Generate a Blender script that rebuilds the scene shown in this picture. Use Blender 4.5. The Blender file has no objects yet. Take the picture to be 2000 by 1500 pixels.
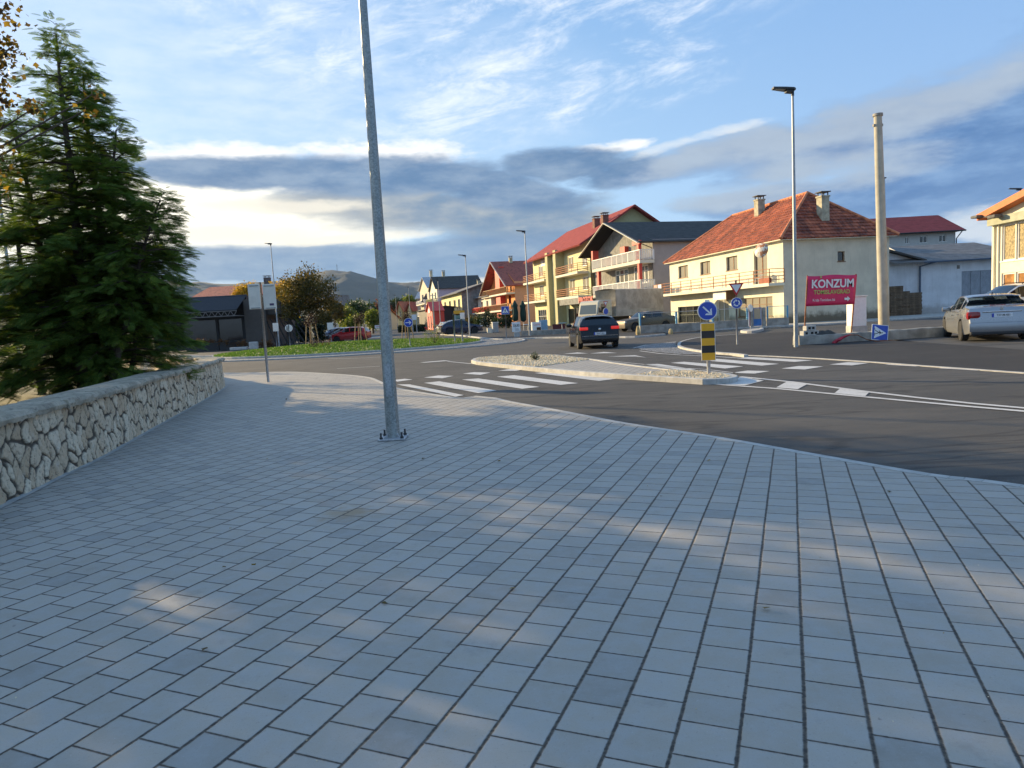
import bpy, bmesh, math, random
import numpy as np
from mathutils import Vector, Matrix
S = bpy.context.scene
COL = S.collection
R = math.radians
random.seed(7)
rng = np.random.default_rng(7)

# ------------------------------------------------------------------ camera
CAMH = 1.44
PITCH, ROLL, FPX = R(5.45), R(3.05), 1350.0      # focal length for a 2000 px wide frame
_f = Vector((0, math.cos(PITCH), -math.sin(PITCH)))
_x0 = Vector((1, 0, 0)); _u0 = _x0.cross(_f)
CX = _x0*math.cos(ROLL) - _u0*math.sin(ROLL)
CU = _x0*math.sin(ROLL) + _u0*math.cos(ROLL)
CF = _f
cam = bpy.data.cameras.new('camera'); co = bpy.data.objects.new('camera', cam); COL.objects.link(co)
cam.sensor_width = 36; cam.lens = 36*FPX/2000; cam.clip_end = 20000; cam.clip_start = 0.05
m = Matrix((CX, CU, -CF)).transposed().to_4x4(); m.translation = Vector((0, 0, CAMH)); co.matrix_world = m
S.camera = co
def ray(px, py):
    return (CX*(px-1000) - CU*(py-750) + CF*FPX)
def G(px, py, z=0.0):                       # where the sight line through a photo point meets the level z
    d = ray(px, py); t = (z-CAMH)/d.z
    return (d.x*t, d.y*t)
def ZY(px, py, Y):                          # point at forward distance Y
    d = ray(px, py); t = Y/d.y
    return Vector((d.x*t, Y, CAMH+d.z*t))
def azel(px, py):
    d = ray(px, py).normalized()
    return math.degrees(math.atan2(d.x, d.y)), math.degrees(math.asin(d.z))

# ------------------------------------------------------------------ sun, world, exposure
SUN_EL, SUN_AZ = 15.0, -53.0                # azimuth from straight ahead, left negative
sl = bpy.data.lights.new('sun', 'SUN'); sl.energy = 5.0; sl.angle = R(0.5); sl.color = (1.0, 0.76, 0.42)
so = bpy.data.objects.new('sun', sl); COL.objects.link(so)
sd = Vector((math.sin(R(SUN_AZ))*math.cos(R(SUN_EL)), math.cos(R(SUN_AZ))*math.cos(R(SUN_EL)), math.sin(R(SUN_EL))))
so.rotation_euler = sd.to_track_quat('Z', 'Y').to_euler()
S.view_settings.view_transform = 'Standard'; S.view_settings.look = 'None'
S.view_settings.exposure = 0.95; S.view_settings.gamma = 1

class NT:                                   # small writer for node trees
    def __init__(s, tree): s.t = tree
    def n(s, typ, **k):
        nd = s.t.nodes.new(typ)
        for a, b in k.items(): setattr(nd, a, b)
        return nd
    def link(s, v, sock):
        if isinstance(v, E): s.t.links.new(v.o, sock)
        elif v is not None: sock.default_value = v
    def math(s, op, a, b=None, c=None):
        nd = s.n('ShaderNodeMath', operation=op)
        for i, v in enumerate((a, b, c)):
            if v is not None: s.link(v, nd.inputs[i])
        return E(s, nd.outputs[0])
    def mix(s, f, a, b, mode='MIX'):
        nd = s.n('ShaderNodeMix', data_type='RGBA', blend_type=mode)
        s.link(f, nd.inputs[0]); s.link(c4(a), nd.inputs[6]); s.link(c4(b), nd.inputs[7])
        return E(s, nd.outputs[2])
    def comb(s, x, y, z=0.0):
        nd = s.n('ShaderNodeCombineXYZ')
        for i, v in enumerate((x, y, z)): s.link(v, nd.inputs[i])
        return E(s, nd.outputs[0])
    def sep(s, v):
        nd = s.n('ShaderNodeSeparateXYZ'); s.link(v, nd.inputs[0])
        return [E(s, o) for o in nd.outputs]
    def noise(s, vec, scale=5, detail=4, rough=.55, lac=2.0, dist=0.0, out=0):
        nd = s.n('ShaderNodeTexNoise'); s.link(vec, nd.inputs['Vector'])
        nd.inputs['Scale'].default_value = scale; nd.inputs['Detail'].default_value = detail
        nd.inputs['Roughness'].default_value = rough; nd.inputs['Lacunarity'].default_value = lac
        nd.inputs['Distortion'].default_value = dist
        return E(s, nd.outputs[out])
    def ss(s, v, a, b):                      # smoothstep
        nd = s.n('ShaderNodeMapRange', interpolation_type='SMOOTHSTEP')
        s.link(v, nd.inputs[0]); s.link(a, nd.inputs[1]); s.link(b, nd.inputs[2])
        nd.inputs[3].default_value = 0; nd.inputs[4].default_value = 1
        return E(s, nd.outputs[0])
    def wn(s, vec, out=0):
        nd = s.n('ShaderNodeTexWhiteNoise'); s.link(vec, nd.inputs['Vector']); return E(s, nd.outputs[out])
    def coord(s, which='Object'):
        return E(s, s.n('ShaderNodeTexCoord').outputs[which])
    def vscale(s, v, sx, sy, sz):
        nd = s.n('ShaderNodeMapping'); s.link(v, nd.inputs[0]); nd.inputs['Scale'].default_value = (sx, sy, sz)
        return E(s, nd.outputs[0])
def c4(c):
    if isinstance(c, (tuple, list)) and len(c) == 3: return (*c, 1.0)
    return c
class E:
    def __init__(s, nt, o): s.nt, s.o = nt, o
    def __add__(s, b): return s.nt.math('ADD', s, b)
    __radd__ = __add__
    def __sub__(s, b): return s.nt.math('SUBTRACT', s, b)
    def __rsub__(s, b): return s.nt.math('SUBTRACT', b, s)
    def __mul__(s, b): return s.nt.math('MULTIPLY', s, b)
    __rmul__ = __mul__
    def __truediv__(s, b): return s.nt.math('DIVIDE', s, b)
    def __pow__(s, b): return s.nt.math('POWER', s, b)
    def f(s, op, b=None, c=None): return s.nt.math(op, s, b, c)
    def min(s, b): return s.nt.math('MINIMUM', s, b)
    def max(s, b): return s.nt.math('MAXIMUM', s, b)
    def clamp(s): return s.nt.math('MINIMUM', s.nt.math('MAXIMUM', s, 0.0), 1.0)

def srgb(r, g, b):
    return tuple((v/255/12.92 if v/255 <= .04045 else ((v/255+.055)/1.055)**2.4) for v in (r, g, b))

W = bpy.data.worlds.new('World'); S.world = W; W.use_nodes = True
wt = W.node_tree; wt.nodes.clear(); N = NT(wt)
sky = N.n('ShaderNodeTexSky', sky_type='NISHITA'); sky.sun_disc = False
sky.sun_elevation = R(SUN_EL); sky.sun_rotation = R(SUN_AZ); sky.air_density = 1.0; sky.dust_density = 0.6; sky.ozone_density = 1.6
dirv = N.coord('Generated')
dx, dy, dz = N.sep(dirv)
az = N.math('ARCTAN2', dx, dy)*57.29578
el = dz.f('ARCSINE')*57.29578
K = 6.4                                     # colours below are display values; background strength is 0.1
def sc(r, g, b, k=1.0): return tuple(v*K*k for v in srgb(r, g, b))
# clear sky: the Nishita sky, evened out with pale blue air
hz = N.ss(el, 0.0, 34.0)
clear = N.mix(hz, sc(176, 208, 238), sc(116, 166, 220))
right = N.ss(az, -5.0, 40.0)
clear = N.mix(right*0.55, clear, sc(128, 168, 222))
left = N.ss(az*-1.0, 5.0, 34.0)
clear = N.mix(left*0.75, clear, sc(176, 206, 244))
base = N.mix(0.82, E(N, sky.outputs[0]), clear)
# warped coordinates give the clouds ragged edges
P2 = N.comb(az*0.06, el*0.17, 0.0)
n1 = N.noise(P2, 1.6, 7, .60) - 0.5
n2 = N.noise(N.comb(az*0.06+7.3, el*0.19+2.1, 0.0), 1.3, 7, .6) - 0.5
n3 = N.noise(N.comb(az*0.10+3.1, el*0.30+9.1, 0.0), 2.2, 8, .62) - 0.5
azw = az + n1*6.0; elw = el + n2*2.0
def blob(px, py, wx, wy, rot=0.0, pw=1.0):   # soft ellipse centred on a sky direction; wx, wy in degrees
    a0, e0 = azel(px, py); c, s_ = math.cos(R(rot)), math.sin(R(rot))
    da = azw - a0; de = elw - e0
    u = (da*c + de*s_)/wx; v = (de*c - da*s_)/wy
    return 1.0 - (u*u + v*v)
def union(bl):
    o = bl[0]
    for b in bl[1:]: o = o.max(b)
    return o
# high thin cirrus
wv = N.noise(N.comb(az*0.05+el*0.03, el*0.16-az*0.035, 4.0), 2.6, 10, .70, dist=.35)
wisp = N.ss(wv, 0.43, 0.78)
cz = union([blob(830, 60, 12, 5.5, -8), blob(1060, 150, 16, 3.8, 8), blob(640, 30, 10, 5), blob(1180, 30, 9, 2.5), blob(1150, 200, 10, 1.3, 4)])
cir = (N.ss(cz, -0.9, 0.7)*wisp).clamp()
sk = N.mix(cir*0.85, base, sc(246, 249, 253))
hazew = N.ss(blob(560, 190, 22, 9), -0.6, 1.0)*N.ss(n3+0.5, 0.2, 0.75)
sk = N.mix(hazew*0.45, sk, sc(228, 238, 251))
# bright break in the clouds toward the sun, low on the left
glow = N.ss(union([blob(380, 425, 13, 3.2), blob(560, 440, 11, 1.9), blob(-300, 430, 26, 5)]), -0.8, 0.9)
sk = N.mix(glow*0.95, sk, sc(255, 247, 226, 1.15))
# lower layers: soft grey belly, then a blue-grey band above the hills
low = union([blob(1000, 425, 11, 3.0, -8), blob(820, 410, 9, 2.2, 0), blob(720, 395, 10, 1.4, 0), blob(1090, 520, 9, 2.6)])
lm = N.ss(low + n3*1.1, -0.15, 0.75)
lcol = N.mix(N.ss(n1*1.1 + n3, -0.2, 0.25), sc(104, 128, 156), sc(164, 168, 170))
sk = N.mix(lm*0.9, sk, lcol)
band = union([blob(600, 516, 22, 1.75), blob(930, 505, 12, 2.2, 2), blob(380, 520, 12, 1.4)])
sk = N.mix(N.ss(band + n3*0.8, -0.05, 0.6)*0.9, sk, N.mix(N.ss(n3, -0.2, 0.25), sc(98, 130, 168), sc(140, 160, 184)))
# upper blue bank with a lit upper rim
rim = union([blob(460, 306, 10.5, 1.35, -1), blob(760, 300, 9, 1.1, 0), blob(640, 304, 8, 1.1), blob(1180, 288, 5, 0.6, 2)])
sk = N.mix(N.ss(rim + n3*3.4 + n2*1.2, 0.05, 1.05)*0.85, sk, sc(250, 248, 244))
bank = union([blob(470, 338, 10.5, 1.35, 0), blob(740, 343, 13, 1.75, 0), blob(980, 365, 8, 1.9, -12), blob(1100, 318, 6.5, 1.35, 0), blob(1225, 335, 5.0, 1.45, 2)])
bm = N.ss(bank + n3*1.3, -0.02, 0.62)
bcol = N.mix(N.ss(n3 + n1*0.5, -0.2, 0.25), sc(84, 118, 158), sc(134, 156, 182))
sk = N.mix(bm*0.95, sk, bcol)
crm = N.ss(union([blob(560, 404, 8, 0.8), blob(430, 462, 10, 0.9), blob(900, 553, 14, 0.6, 1), blob(660, 468, 9, 0.5)]) + n3*1.6, 0.0, 0.9)
sk = N.mix(crm*0.75, sk, sc(246, 238, 220))
# the long bank on the right: pale grey upper side, slate blue below
rb = union([blob(1430, 300, 10, 1.7, 7), blob(1680, 262, 13, 3.0, 9), blob(1930, 240, 12, 4.6, 12), blob(1820, 350, 13, 3.0, 4), blob(1500, 392, 8, 1.5, 0), blob(2350, 250, 22, 9, 5)])
rm = N.ss(rb + n3*1.7, -0.1, 0.85)
topl = N.ss(union([blob(1440, 290, 10, 1.7, 8), blob(1640, 240, 11, 2.0, 11), blob(1850, 190, 11, 2.0, 12), blob(1620, 330, 8, 1.6, 0), blob(1430, 385, 7, 1.2, 0)]) + n3*1.6, -0.3, 1.0)
rcol = N.mix(N.ss(n3 + n1*0.6, -0.2, 0.25), sc(66, 108, 162), sc(118, 152, 194))
rcol = N.mix(topl*0.75, rcol, sc(176, 186, 196))
sk = N.mix(rm*0.92, sk, rcol)
wl = N.ss(union([blob(1890, 430, 5, 1.2, 8), blob(1960, 450, 4, 0.8), blob(1370, 268, 6, 0.6, 9)]) + n3*2.2, 0.1, 1.0)
sk = N.mix(wl*0.7, sk, sc(222, 226, 228))
# below the horizon the world is plain ground colour
sk = N.mix(N.ss(el, -3.0, -0.5), sc(120, 122, 120), sk)
bg = N.n('ShaderNodeBackground'); bg.inputs[1].default_value = 0.1
N.link(sk, bg.inputs[0]); wo = N.n('ShaderNodeOutputWorld'); wt.links.new(bg.outputs[0], wo.inputs[0])

# ------------------------------------------------------------------ tagging
def tag(o, label=None, cat=None, group=None, kind=None):
    if label: o['label'] = label
    if cat: o['category'] = cat
    if group: o['group'] = group
    if kind: o['kind'] = kind
    return o
def empty(name, loc=(0, 0, 0), rz=0.0, label=None, cat=None, group=None):
    o = bpy.data.objects.new(name, None); COL.objects.link(o); o.empty_display_size = .2
    o.location = loc; o.rotation_euler = (0, 0, rz)
    return tag(o, label, cat, group)
def copy_tree(o, parent=None):
    c = o.copy(); COL.objects.link(c); c.parent = parent
    if parent is not None: c.matrix_parent_inverse = o.matrix_parent_inverse.copy()
    for ch in list(o.children): copy_tree(ch, c)
    return c

# ------------------------------------------------------------------ mesh writer
class MB:
    def __init__(s): s.v = []; s.f = []; s.mi = []
    def add(s, vs, fs, mi=0):
        b = len(s.v); s.v += [tuple(v) for v in vs]; s.f += [tuple(i+b for i in f) for f in fs]; s.mi += [mi]*len(fs); return s
    def quad(s, a, b, c, d, mi=0): return s.add([a, b, c, d], [(0, 1, 2, 3)], mi)
    def poly(s, pts, mi=0): return s.add(pts, [tuple(range(len(pts)))], mi)
    def box(s, x0, x1, y0, y1, z0, z1, mi=0, bev=0.0):
        if bev > 0:
            b = min(bev, (x1-x0)*.45, (y1-y0)*.45, (z1-z0)*.45)
            vs = []; fs = []
            bm_ = bmesh.new(); r_ = bmesh.ops.create_cube(bm_, size=1)
            for v in bm_.verts: v.co = Vector(((x0+x1)/2+v.co.x*(x1-x0), (y0+y1)/2+v.co.y*(y1-y0), (z0+z1)/2+v.co.z*(z1-z0)))
            bmesh.ops.bevel(bm_, geom=bm_.edges[:], offset=b, segments=2, affect='EDGES', profile=.6)
            bm_.verts.index_update(); vs = [v.co[:] for v in bm_.verts]; fs = [tuple(v.index for v in f.verts) for f in bm_.faces]
            bm_.free(); return s.add(vs, fs, mi)
        v = [(x0, y0, z0), (x1, y0, z0), (x1, y1, z0), (x0, y1, z0), (x0, y0, z1), (x1, y0, z1), (x1, y1, z1), (x0, y1, z1)]
        return s.add(v, [(3, 2, 1, 0), (4, 5, 6, 7), (0, 1, 5, 4), (1, 2, 6, 5), (2, 3, 7, 6), (3, 0, 4, 7)], mi)
    def bar(s, p, q, w, h=None, mi=0, up=(0, 0, 1)):       # rectangular bar from p to q
        p = Vector(p); q = Vector(q); h = h or w; d = (q-p).normalized(); up = Vector(up)
        if abs(d.dot(up)) > .98: up = Vector((1, 0, 0))
        a = d.cross(up).normalized()*w/2; b = a.cross(d).normalized()*h/2
        v = [p-a-b, p+a-b, p+a+b, p-a+b, q-a-b, q+a-b, q+a+b, q-a+b]
        return s.add(v, [(3, 2, 1, 0), (4, 5, 6, 7), (0, 1, 5, 4), (1, 2, 6, 5), (2, 3, 7, 6), (3, 0, 4, 7)], mi)
    def tube(s, pts, rs, n=12, mi=0, cap=True):
        pts = [Vector(p) for p in pts]
        if not isinstance(rs, (list, tuple)): rs = [rs]*len(pts)
        rings = []; ref = None
        for i, p in enumerate(pts):
            d = (pts[min(i+1, len(pts)-1)] - pts[max(i-1, 0)]).normalized()
            if ref is None: ref = Vector((0, 0, 1)) if abs(d.z) < .9 else Vector((1, 0, 0))
            a = d.cross(ref).normalized(); ref = a.cross(d).normalized()
            rings.append([p + (a*math.cos(2*math.pi*k/n) + ref*math.sin(2*math.pi*k/n))*rs[i] for k in range(n)])
        vs = [v for r_ in rings for v in r_]; fs = []
        for i in range(len(pts)-1):
            for k in range(n):
                fs.append((i*n+k, i*n+(k+1) % n, (i+1)*n+(k+1) % n, (i+1)*n+k))
        if cap: fs.append(tuple(range(n))[::-1]); fs.append(tuple((len(pts)-1)*n+k for k in range(n)))
        return s.add(vs, fs, mi)
    def lathe(s, prof, n=24, c=(0, 0, 0), axis='z', mi=0):   # prof: (radius, height)
        vs = []; fs = []
        for r_, h in prof:
            for k in range(n):
                a = 2*math.pi*k/n; x, y = r_*math.cos(a), r_*math.sin(a)
                p = {'z': (x, y, h), 'y': (x, h, y), 'x': (h, x, y)}[axis]
                vs.append((c[0]+p[0], c[1]+p[1], c[2]+p[2]))
        for i in range(len(prof)-1):
            for k in range(n): fs.append((i*n+k, i*n+(k+1) % n, (i+1)*n+(k+1) % n, (i+1)*n+k))
        if prof[0][0] > 1e-6: fs.append(tuple(range(n))[::-1])
        if prof[-1][0] > 1e-6: fs.append(tuple((len(prof)-1)*n+k for k in range(n)))
        return s.add(vs, fs, mi)
    def prism(s, poly, z0, z1, mi=0, T=None):                # poly in xy, extruded in z; T maps points
        n = len(poly); a = sum(poly[i][0]*poly[(i+1) % n][1]-poly[(i+1) % n][0]*poly[i][1] for i in range(n))
        if a < 0: poly = poly[::-1]
        vs = [(x, y, z0) for x, y in poly] + [(x, y, z1) for x, y in poly]
        if T: vs = [T(v) for v in vs]
        fs = [tuple(range(n))[::-1], tuple(range(n, 2*n))] + [(i, (i+1) % n, n+(i+1) % n, n+i) for i in range(n)]
        return s.add(vs, fs, mi)
    def build(s, name, mats, parent=None, smooth=None, loc=None):
        me = bpy.data.meshes.new(name); me.from_pydata(s.v, [], s.f); me.validate(); me.update()
        return finish(name, me, mats, parent, smooth, s.mi if len(me.polygons) == len(s.mi) else None)
def finish(name, me, mats, parent=None, smooth=None, mi=None, uv=True):
    if not isinstance(mats, (list, tuple)): mats = [mats]
    for m_ in mats: me.materials.append(m_)
    if mi and len(mats) > 1: me.polygons.foreach_set('material_index', mi)
    if smooth is not None:
        bm_ = bmesh.new(); bm_.from_mesh(me)
        bmesh.ops.remove_doubles(bm_, verts=bm_.verts, dist=1e-5)
        for f_ in bm_.faces: f_.smooth = True
        for e_ in bm_.edges:
            if len(e_.link_faces) == 2 and e_.calc_face_angle(0) > R(smooth): e_.smooth = False
        bm_.to_mesh(me); bm_.free()
    if uv: auto_uv(me)
    o = bpy.data.objects.new(name, me); COL.objects.link(o)
    if parent is not None: o.parent = parent
    return o
def auto_uv(me):                                             # metric box-like UVs: u level, v up the slope
    n = len(me.loops)
    if not n or len(me.polygons) > 60000: return
    uvl = me.uv_layers.new(name='UVMap'); lv = np.empty(n, 'i'); me.loops.foreach_get('vertex_index', lv)
    vc = np.empty(len(me.vertices)*3); me.vertices.foreach_get('co', vc); vc = vc.reshape(-1, 3)
    fn = np.empty(len(me.polygons)*3); me.polygons.foreach_get('normal', fn); fn = fn.reshape(-1, 3)
    ls = np.empty(len(me.polygons), 'i'); me.polygons.foreach_get('loop_total', ls)
    nn = np.repeat(fn, ls, axis=0); t = np.stack([-nn[:, 1], nn[:, 0], np.zeros(len(nn))], 1)
    L = np.linalg.norm(t, axis=1); fl = L < .05; t[fl] = (1, 0, 0); L[fl] = 1; t /= L[:, None]
    b = np.cross(nn, t); p = vc[lv]
    uv_ = np.stack([(p*t).sum(1), (p*b).sum(1)], 1).astype('f'); uvl.data.foreach_set('uv', uv_.ravel())
def npmesh(name, V, F, mats, parent=None, mi=None, smooth=False):   # fast mesh from arrays; F is (n,k)
    me = bpy.data.meshes.new(name); k = F.shape[1]
    me.vertices.add(len(V)); me.vertices.foreach_set('co', np.ascontiguousarray(V, 'f').ravel())
    me.loops.add(F.size); me.loops.foreach_set('vertex_index', F.astype('i').ravel())
    me.polygons.add(len(F)); me.polygons.foreach_set('loop_start', np.arange(0, F.size, k, dtype='i'))
    me.update(calc_edges=True); me.validate()
    if smooth: me.polygons.foreach_set('use_smooth', np.ones(len(F), bool))
    if not isinstance(mats, (list, tuple)): mats = [mats]
    for m_ in mats: me.materials.append(m_)
    if mi is not None: me.polygons.foreach_set('material_index', mi.astype('i'))
    o = bpy.data.objects.new(name, me); COL.objects.link(o)
    if parent is not None: o.parent = parent
    return o
def text(name, s, size, mat_, parent, M, bold=True, ext=.004, sx=1.0, off=0.0):   # lettering as mesh; M places it (text plane = xy)
    cu = bpy.data.curves.new(name, 'FONT'); cu.body = s; cu.size = size; cu.extrude = ext; cu.align_x = 'CENTER'; cu.align_y = 'CENTER'
    cu.offset = off; cu.resolution_u = 3
    ob = bpy.data.objects.new(name, cu); me = bpy.data.meshes.new_from_object(ob)
    bpy.data.objects.remove(ob); bpy.data.curves.remove(cu)
    me.transform(M @ Matrix.Diagonal((sx, 1, 1, 1))); me.materials.clear(); me.materials.append(mat_)
    o = bpy.data.objects.new(name, me); COL.objects.link(o); o.parent = parent
    return o

# ------------------------------------------------------------------ materials
def newmat(name):
    m_ = bpy.data.materials.new(name); m_.use_nodes = True; t = m_.node_tree; t.nodes.clear(); n_ = NT(t)
    b = n_.n('ShaderNodeBsdfPrincipled'); o = n_.n('ShaderNodeOutputMaterial'); t.links.new(b.outputs[0], o.inputs[0])
    return m_, n_, b, o
def bump(n_, b, h, strength=.4, dist=.01):
    bp = n_.n('ShaderNodeBump'); bp.inputs['Strength'].default_value = strength; bp.inputs['Distance'].default_value = dist
    n_.link(h, bp.inputs['Height']); n_.t.links.new(bp.outputs[0], b.inputs['Normal'])
def mat(name, col, rough=.6, metal=0.0, var=.10, scale=3.0, bmp=0.0, bscale=40, spec=.5, coat=0.0, streak=0.0, grime=0.0, emis=None):
    m_, n_, b, o = newmat(name); co_ = n_.coord('Object')
    nz = n_.noise(co_, scale, 5, .6)
    dark = tuple(c*(1-var*1.6) for c in col); lite = tuple(min(1, c*(1+var)) for c in col)
    c = n_.mix(n_.ss(nz, .3, .7), dark, lite)
    if streak: # rain streaks running down walls
        sv = n_.noise(n_.vscale(co_, 3.0, 3.0, .25), 2.5, 4, .6)
        c = n_.mix(n_.ss(sv, .52, .75)*streak, c, tuple(v*.55 for v in col))
    if grime: # splashed dirt close to the ground, ragged
        x_, y_, z_ = n_.sep(co_); gn = n_.noise(co_, 2.2, 6, .7)
        c = n_.mix((n_.ss(gn*1.1 - z_*1.0, -.35, .25)*grime).clamp(), c, (.16, .13, .085))
    n_.link(c, b.inputs['Base Color']); b.inputs['Metallic'].default_value = metal
    rr = n_.noise(co_, scale*2.3, 3, .5)*.18 + (rough-.09); n_.link(rr.clamp(), b.inputs['Roughness'])
    b.inputs['Specular IOR Level'].default_value = spec; b.inputs['Coat Weight'].default_value = coat; b.inputs['Coat Roughness'].default_value = .04
    if bmp: bump(n_, b, n_.noise(co_, bscale, 5, .65), .6, bmp)
    if emis:
        b.inputs['Emission Color'].default_value = (*emis[:3], 1); b.inputs['Emission Strength'].default_value = emis[3]
    return m_
# ------------------------------------------------------------------ special materials
def m_paving():
    m_, n_, b, o = newmat('paving_blocks'); co_ = n_.coord('Object'); x, y, z = n_.sep(co_)
    A = 0.3875; s_, c_ = math.sin(A), math.cos(A)
    wob = (n_.noise(co_, .7, 2, .5) - .5)*.02
    u = (x*s_ + y*c_)/0.1955; v = (x*c_ - y*s_ - 0.0214 + wob)/0.203
    row = v.f('FLOOR'); sh = n_.wn(n_.comb(row, 3.7, 0))
    u2 = u + row*0.5 + (sh-.5)*.10
    cell = n_.comb(u2.f('FLOOR'), row, 1.0)
    rnd = n_.wn(cell); rnd2 = n_.wn(n_.comb(row, u2.f('FLOOR'), 5.0))
    fu, fv = u2.f('FRACT'), v.f('FRACT')
    en = n_.noise(co_, 42, 4, .6); ew = (en-.5)*.030
    du = fu.min(1.0-fu) + ew*.8; dv = fv.min(1.0-fv) + ew*1.3
    wl = n_.noise(co_, 1.1, 3, .5)                                  # joints open up in places
    ju = 1.0 - n_.ss(du, .006, wl*.034+.012); jv = 1.0 - n_.ss(dv, .012, wl*.050+.018)
    j = ju.max(jv)
    fine = n_.noise(co_, 160, 3, .7); med = n_.noise(co_, 9, 5, .62); big = n_.noise(co_, .55, 4, .6)
    t = n_.mix(rnd, (.335, .298, .242), (.395, .355, .295))
    t = n_.mix(n_.ss(rnd2, .84, .98)*.5, t, (.205, .20, .18))
    t = n_.mix(n_.ss(med, .32, .72)*.38, t, (.37, .375, .38))
    t = n_.mix(n_.ss(fine, .58, .74)*.5, t, (.17, .165, .155)); sp6 = n_.noise(co_, 70, 3, .75); t = n_.mix(n_.ss(sp6, .60, .70)*.35, t, (.16, .15, .14)); t = n_.mix(n_.ss(sp6, .38, .28)*.35, t, (.52, .50, .46))
    t = n_.mix(n_.ss(fine, .40, .24)*.35, t, (.50, .50, .50))
    t = n_.mix(n_.ss(big, .50, .8)*.4, t, (.30, .275, .235)); sta = n_.noise(co_, 2.3, 7, .75); t = n_.mix(n_.ss(sta, .56, .70)*.35, t, (.20, .19, .17)); gum = n_.noise(co_, 17, 2, .5); t = n_.mix(n_.ss(gum, .76, .80)*.6, t, (.13, .125, .12))
    pale = n_.noise(co_, 6, 6, .75); t = n_.mix(n_.ss(pale, .70, .78)*.5, t, (.52, .52, .52))
    rp = G(680, 1003); rd = ((x-rp[0])*(x-rp[0])*1.0 + (y-rp[1])*(y-rp[1])*1.0).f('SQRT')   # a rust stain
    t = n_.mix((1.0 - n_.ss(rd + (med-.5)*.5, .02, .30))*.6, t, (.30, .19, .08))
    sand = n_.mix(n_.ss(en, .4, .6), (.030, .024, .018), (.085, .068, .048))
    t = n_.mix(j, t, sand); n_.link(t, b.inputs['Base Color'])
    n_.link((n_.noise(co_, 30, 4, .6)*.25+.55).clamp(), b.inputs['Roughness'])
    h = (1.0-j)*1.0 + fine*.12 + (rnd-.5)*.30*(1.0-j) + n_.ss(du.min(dv), .0, .07)*.35 + med*.2
    bump(n_, b, h, .9, .006)
    return m_
def m_asphalt(name, base=(.055, .055, .057), dust=.35, fresh=False):
    m_, n_, b, o = newmat(name); co_ = n_.coord('Object')
    sp = n_.noise(co_, 120, 3, .75); sp2 = n_.noise(co_, 55, 2, .6); big = n_.noise(co_, .35, 5, .6); mid = n_.noise(n_.vscale(co_, .5, 2.2, 1), 1.0, 6, .7)
    t = n_.mix(n_.ss(big, .3, .7), tuple(c*.82 for c in base), tuple(c*1.2 for c in base))
    t = n_.mix(n_.ss(mid, .48, .75)*dust, t, (.135, .118, .095))
    t = n_.mix(n_.ss(sp, .53, .68)*.8, t, (.20, .185, .16) if not fresh else (.09, .09, .09))
    t = n_.mix(n_.ss(sp, .45, .28)*.6, t, (.02, .02, .021))
    lit = n_.noise(co_, 14, 4, .8); t = n_.mix(n_.ss(lit, .68, .74)*.8, t, (.30, .25, .17)); seam = n_.noise(n_.vscale(co_, .25, 1.6, 1), .9, 3, .5, dist=.4); t = n_.mix((n_.ss(seam, .47, .50)*n_.ss(seam, .53, .50))*.5, t, (.02, .02, .02))
    n_.link(t, b.inputs['Base Color']); b.inputs['Roughness'].default_value = .80
    b.inputs['Specular IOR Level'].default_value = .28
    bump(n_, b, sp+sp2*.6, .8, .006)
    return m_
def m_paint(name='road_paint', col=(.60, .585, .55)):
    m_, n_, b, o = newmat(name); co_ = n_.coord('Object')
    w = n_.noise(co_, 26, 6, .75); w2 = n_.noise(co_, 2.0, 4, .6)
    t = n_.mix(n_.ss(w2, .3, .75)*.4, col, tuple(c*.72 for c in col))
    t = n_.mix(n_.ss(w, .53, .68)*.75, t, (.11, .105, .095)); t = n_.mix(n_.ss(n_.noise(n_.vscale(co_, .5, 2.5, 1), 1.6, 5, .7), .50, .72)*.45, t, (.20, .19, .17)); n_.link(t, b.inputs['Base Color'])
    b.inputs['Roughness'].default_value = .65; bump(n_, b, n_.noise(co_, 130, 3, .7), .5, .004)
    return m_
def m_tiles(name, c1, c2, tw=.28, th=.40, moss=.3):                # clay roof tiles, from metric UVs
    m_, n_, b, o = newmat(name); uv = n_.coord('UV'); u, v, _ = n_.sep(uv)
    U = u/tw; V = v/th; r_ = V.f('FLOOR'); cu_ = U.f('FLOOR'); fu = U.f('FRACT'); fv = V.f('FRACT')
    rnd = n_.wn(n_.comb(cu_, r_, 0)); big = n_.noise(uv, .8, 6, .7); sp = n_.noise(uv, 6, 4, .7)
    t = n_.mix(rnd, c1, c2)
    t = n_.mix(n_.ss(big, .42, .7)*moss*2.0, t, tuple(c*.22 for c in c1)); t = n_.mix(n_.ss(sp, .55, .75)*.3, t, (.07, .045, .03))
    t = n_.mix(n_.ss(fv, .22, .0)*.85, t, tuple(c*.16 for c in c1)); t = n_.mix(n_.ss(n_.wn(n_.comb(cu_, r_, 3)), .78, .9)*.6, t, tuple(c*.35 for c in c1))  # dark band across each course paints the shadow under the tile lap
    n_.link(t, b.inputs['Base Color']); b.inputs['Roughness'].default_value = .8
    hgt = (fu*6.2832).f('SINE')*.5 + (1.0-fv)*1.4 + rnd*.5
    bump(n_, b, hgt, 1.0, .03)
    return m_
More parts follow.
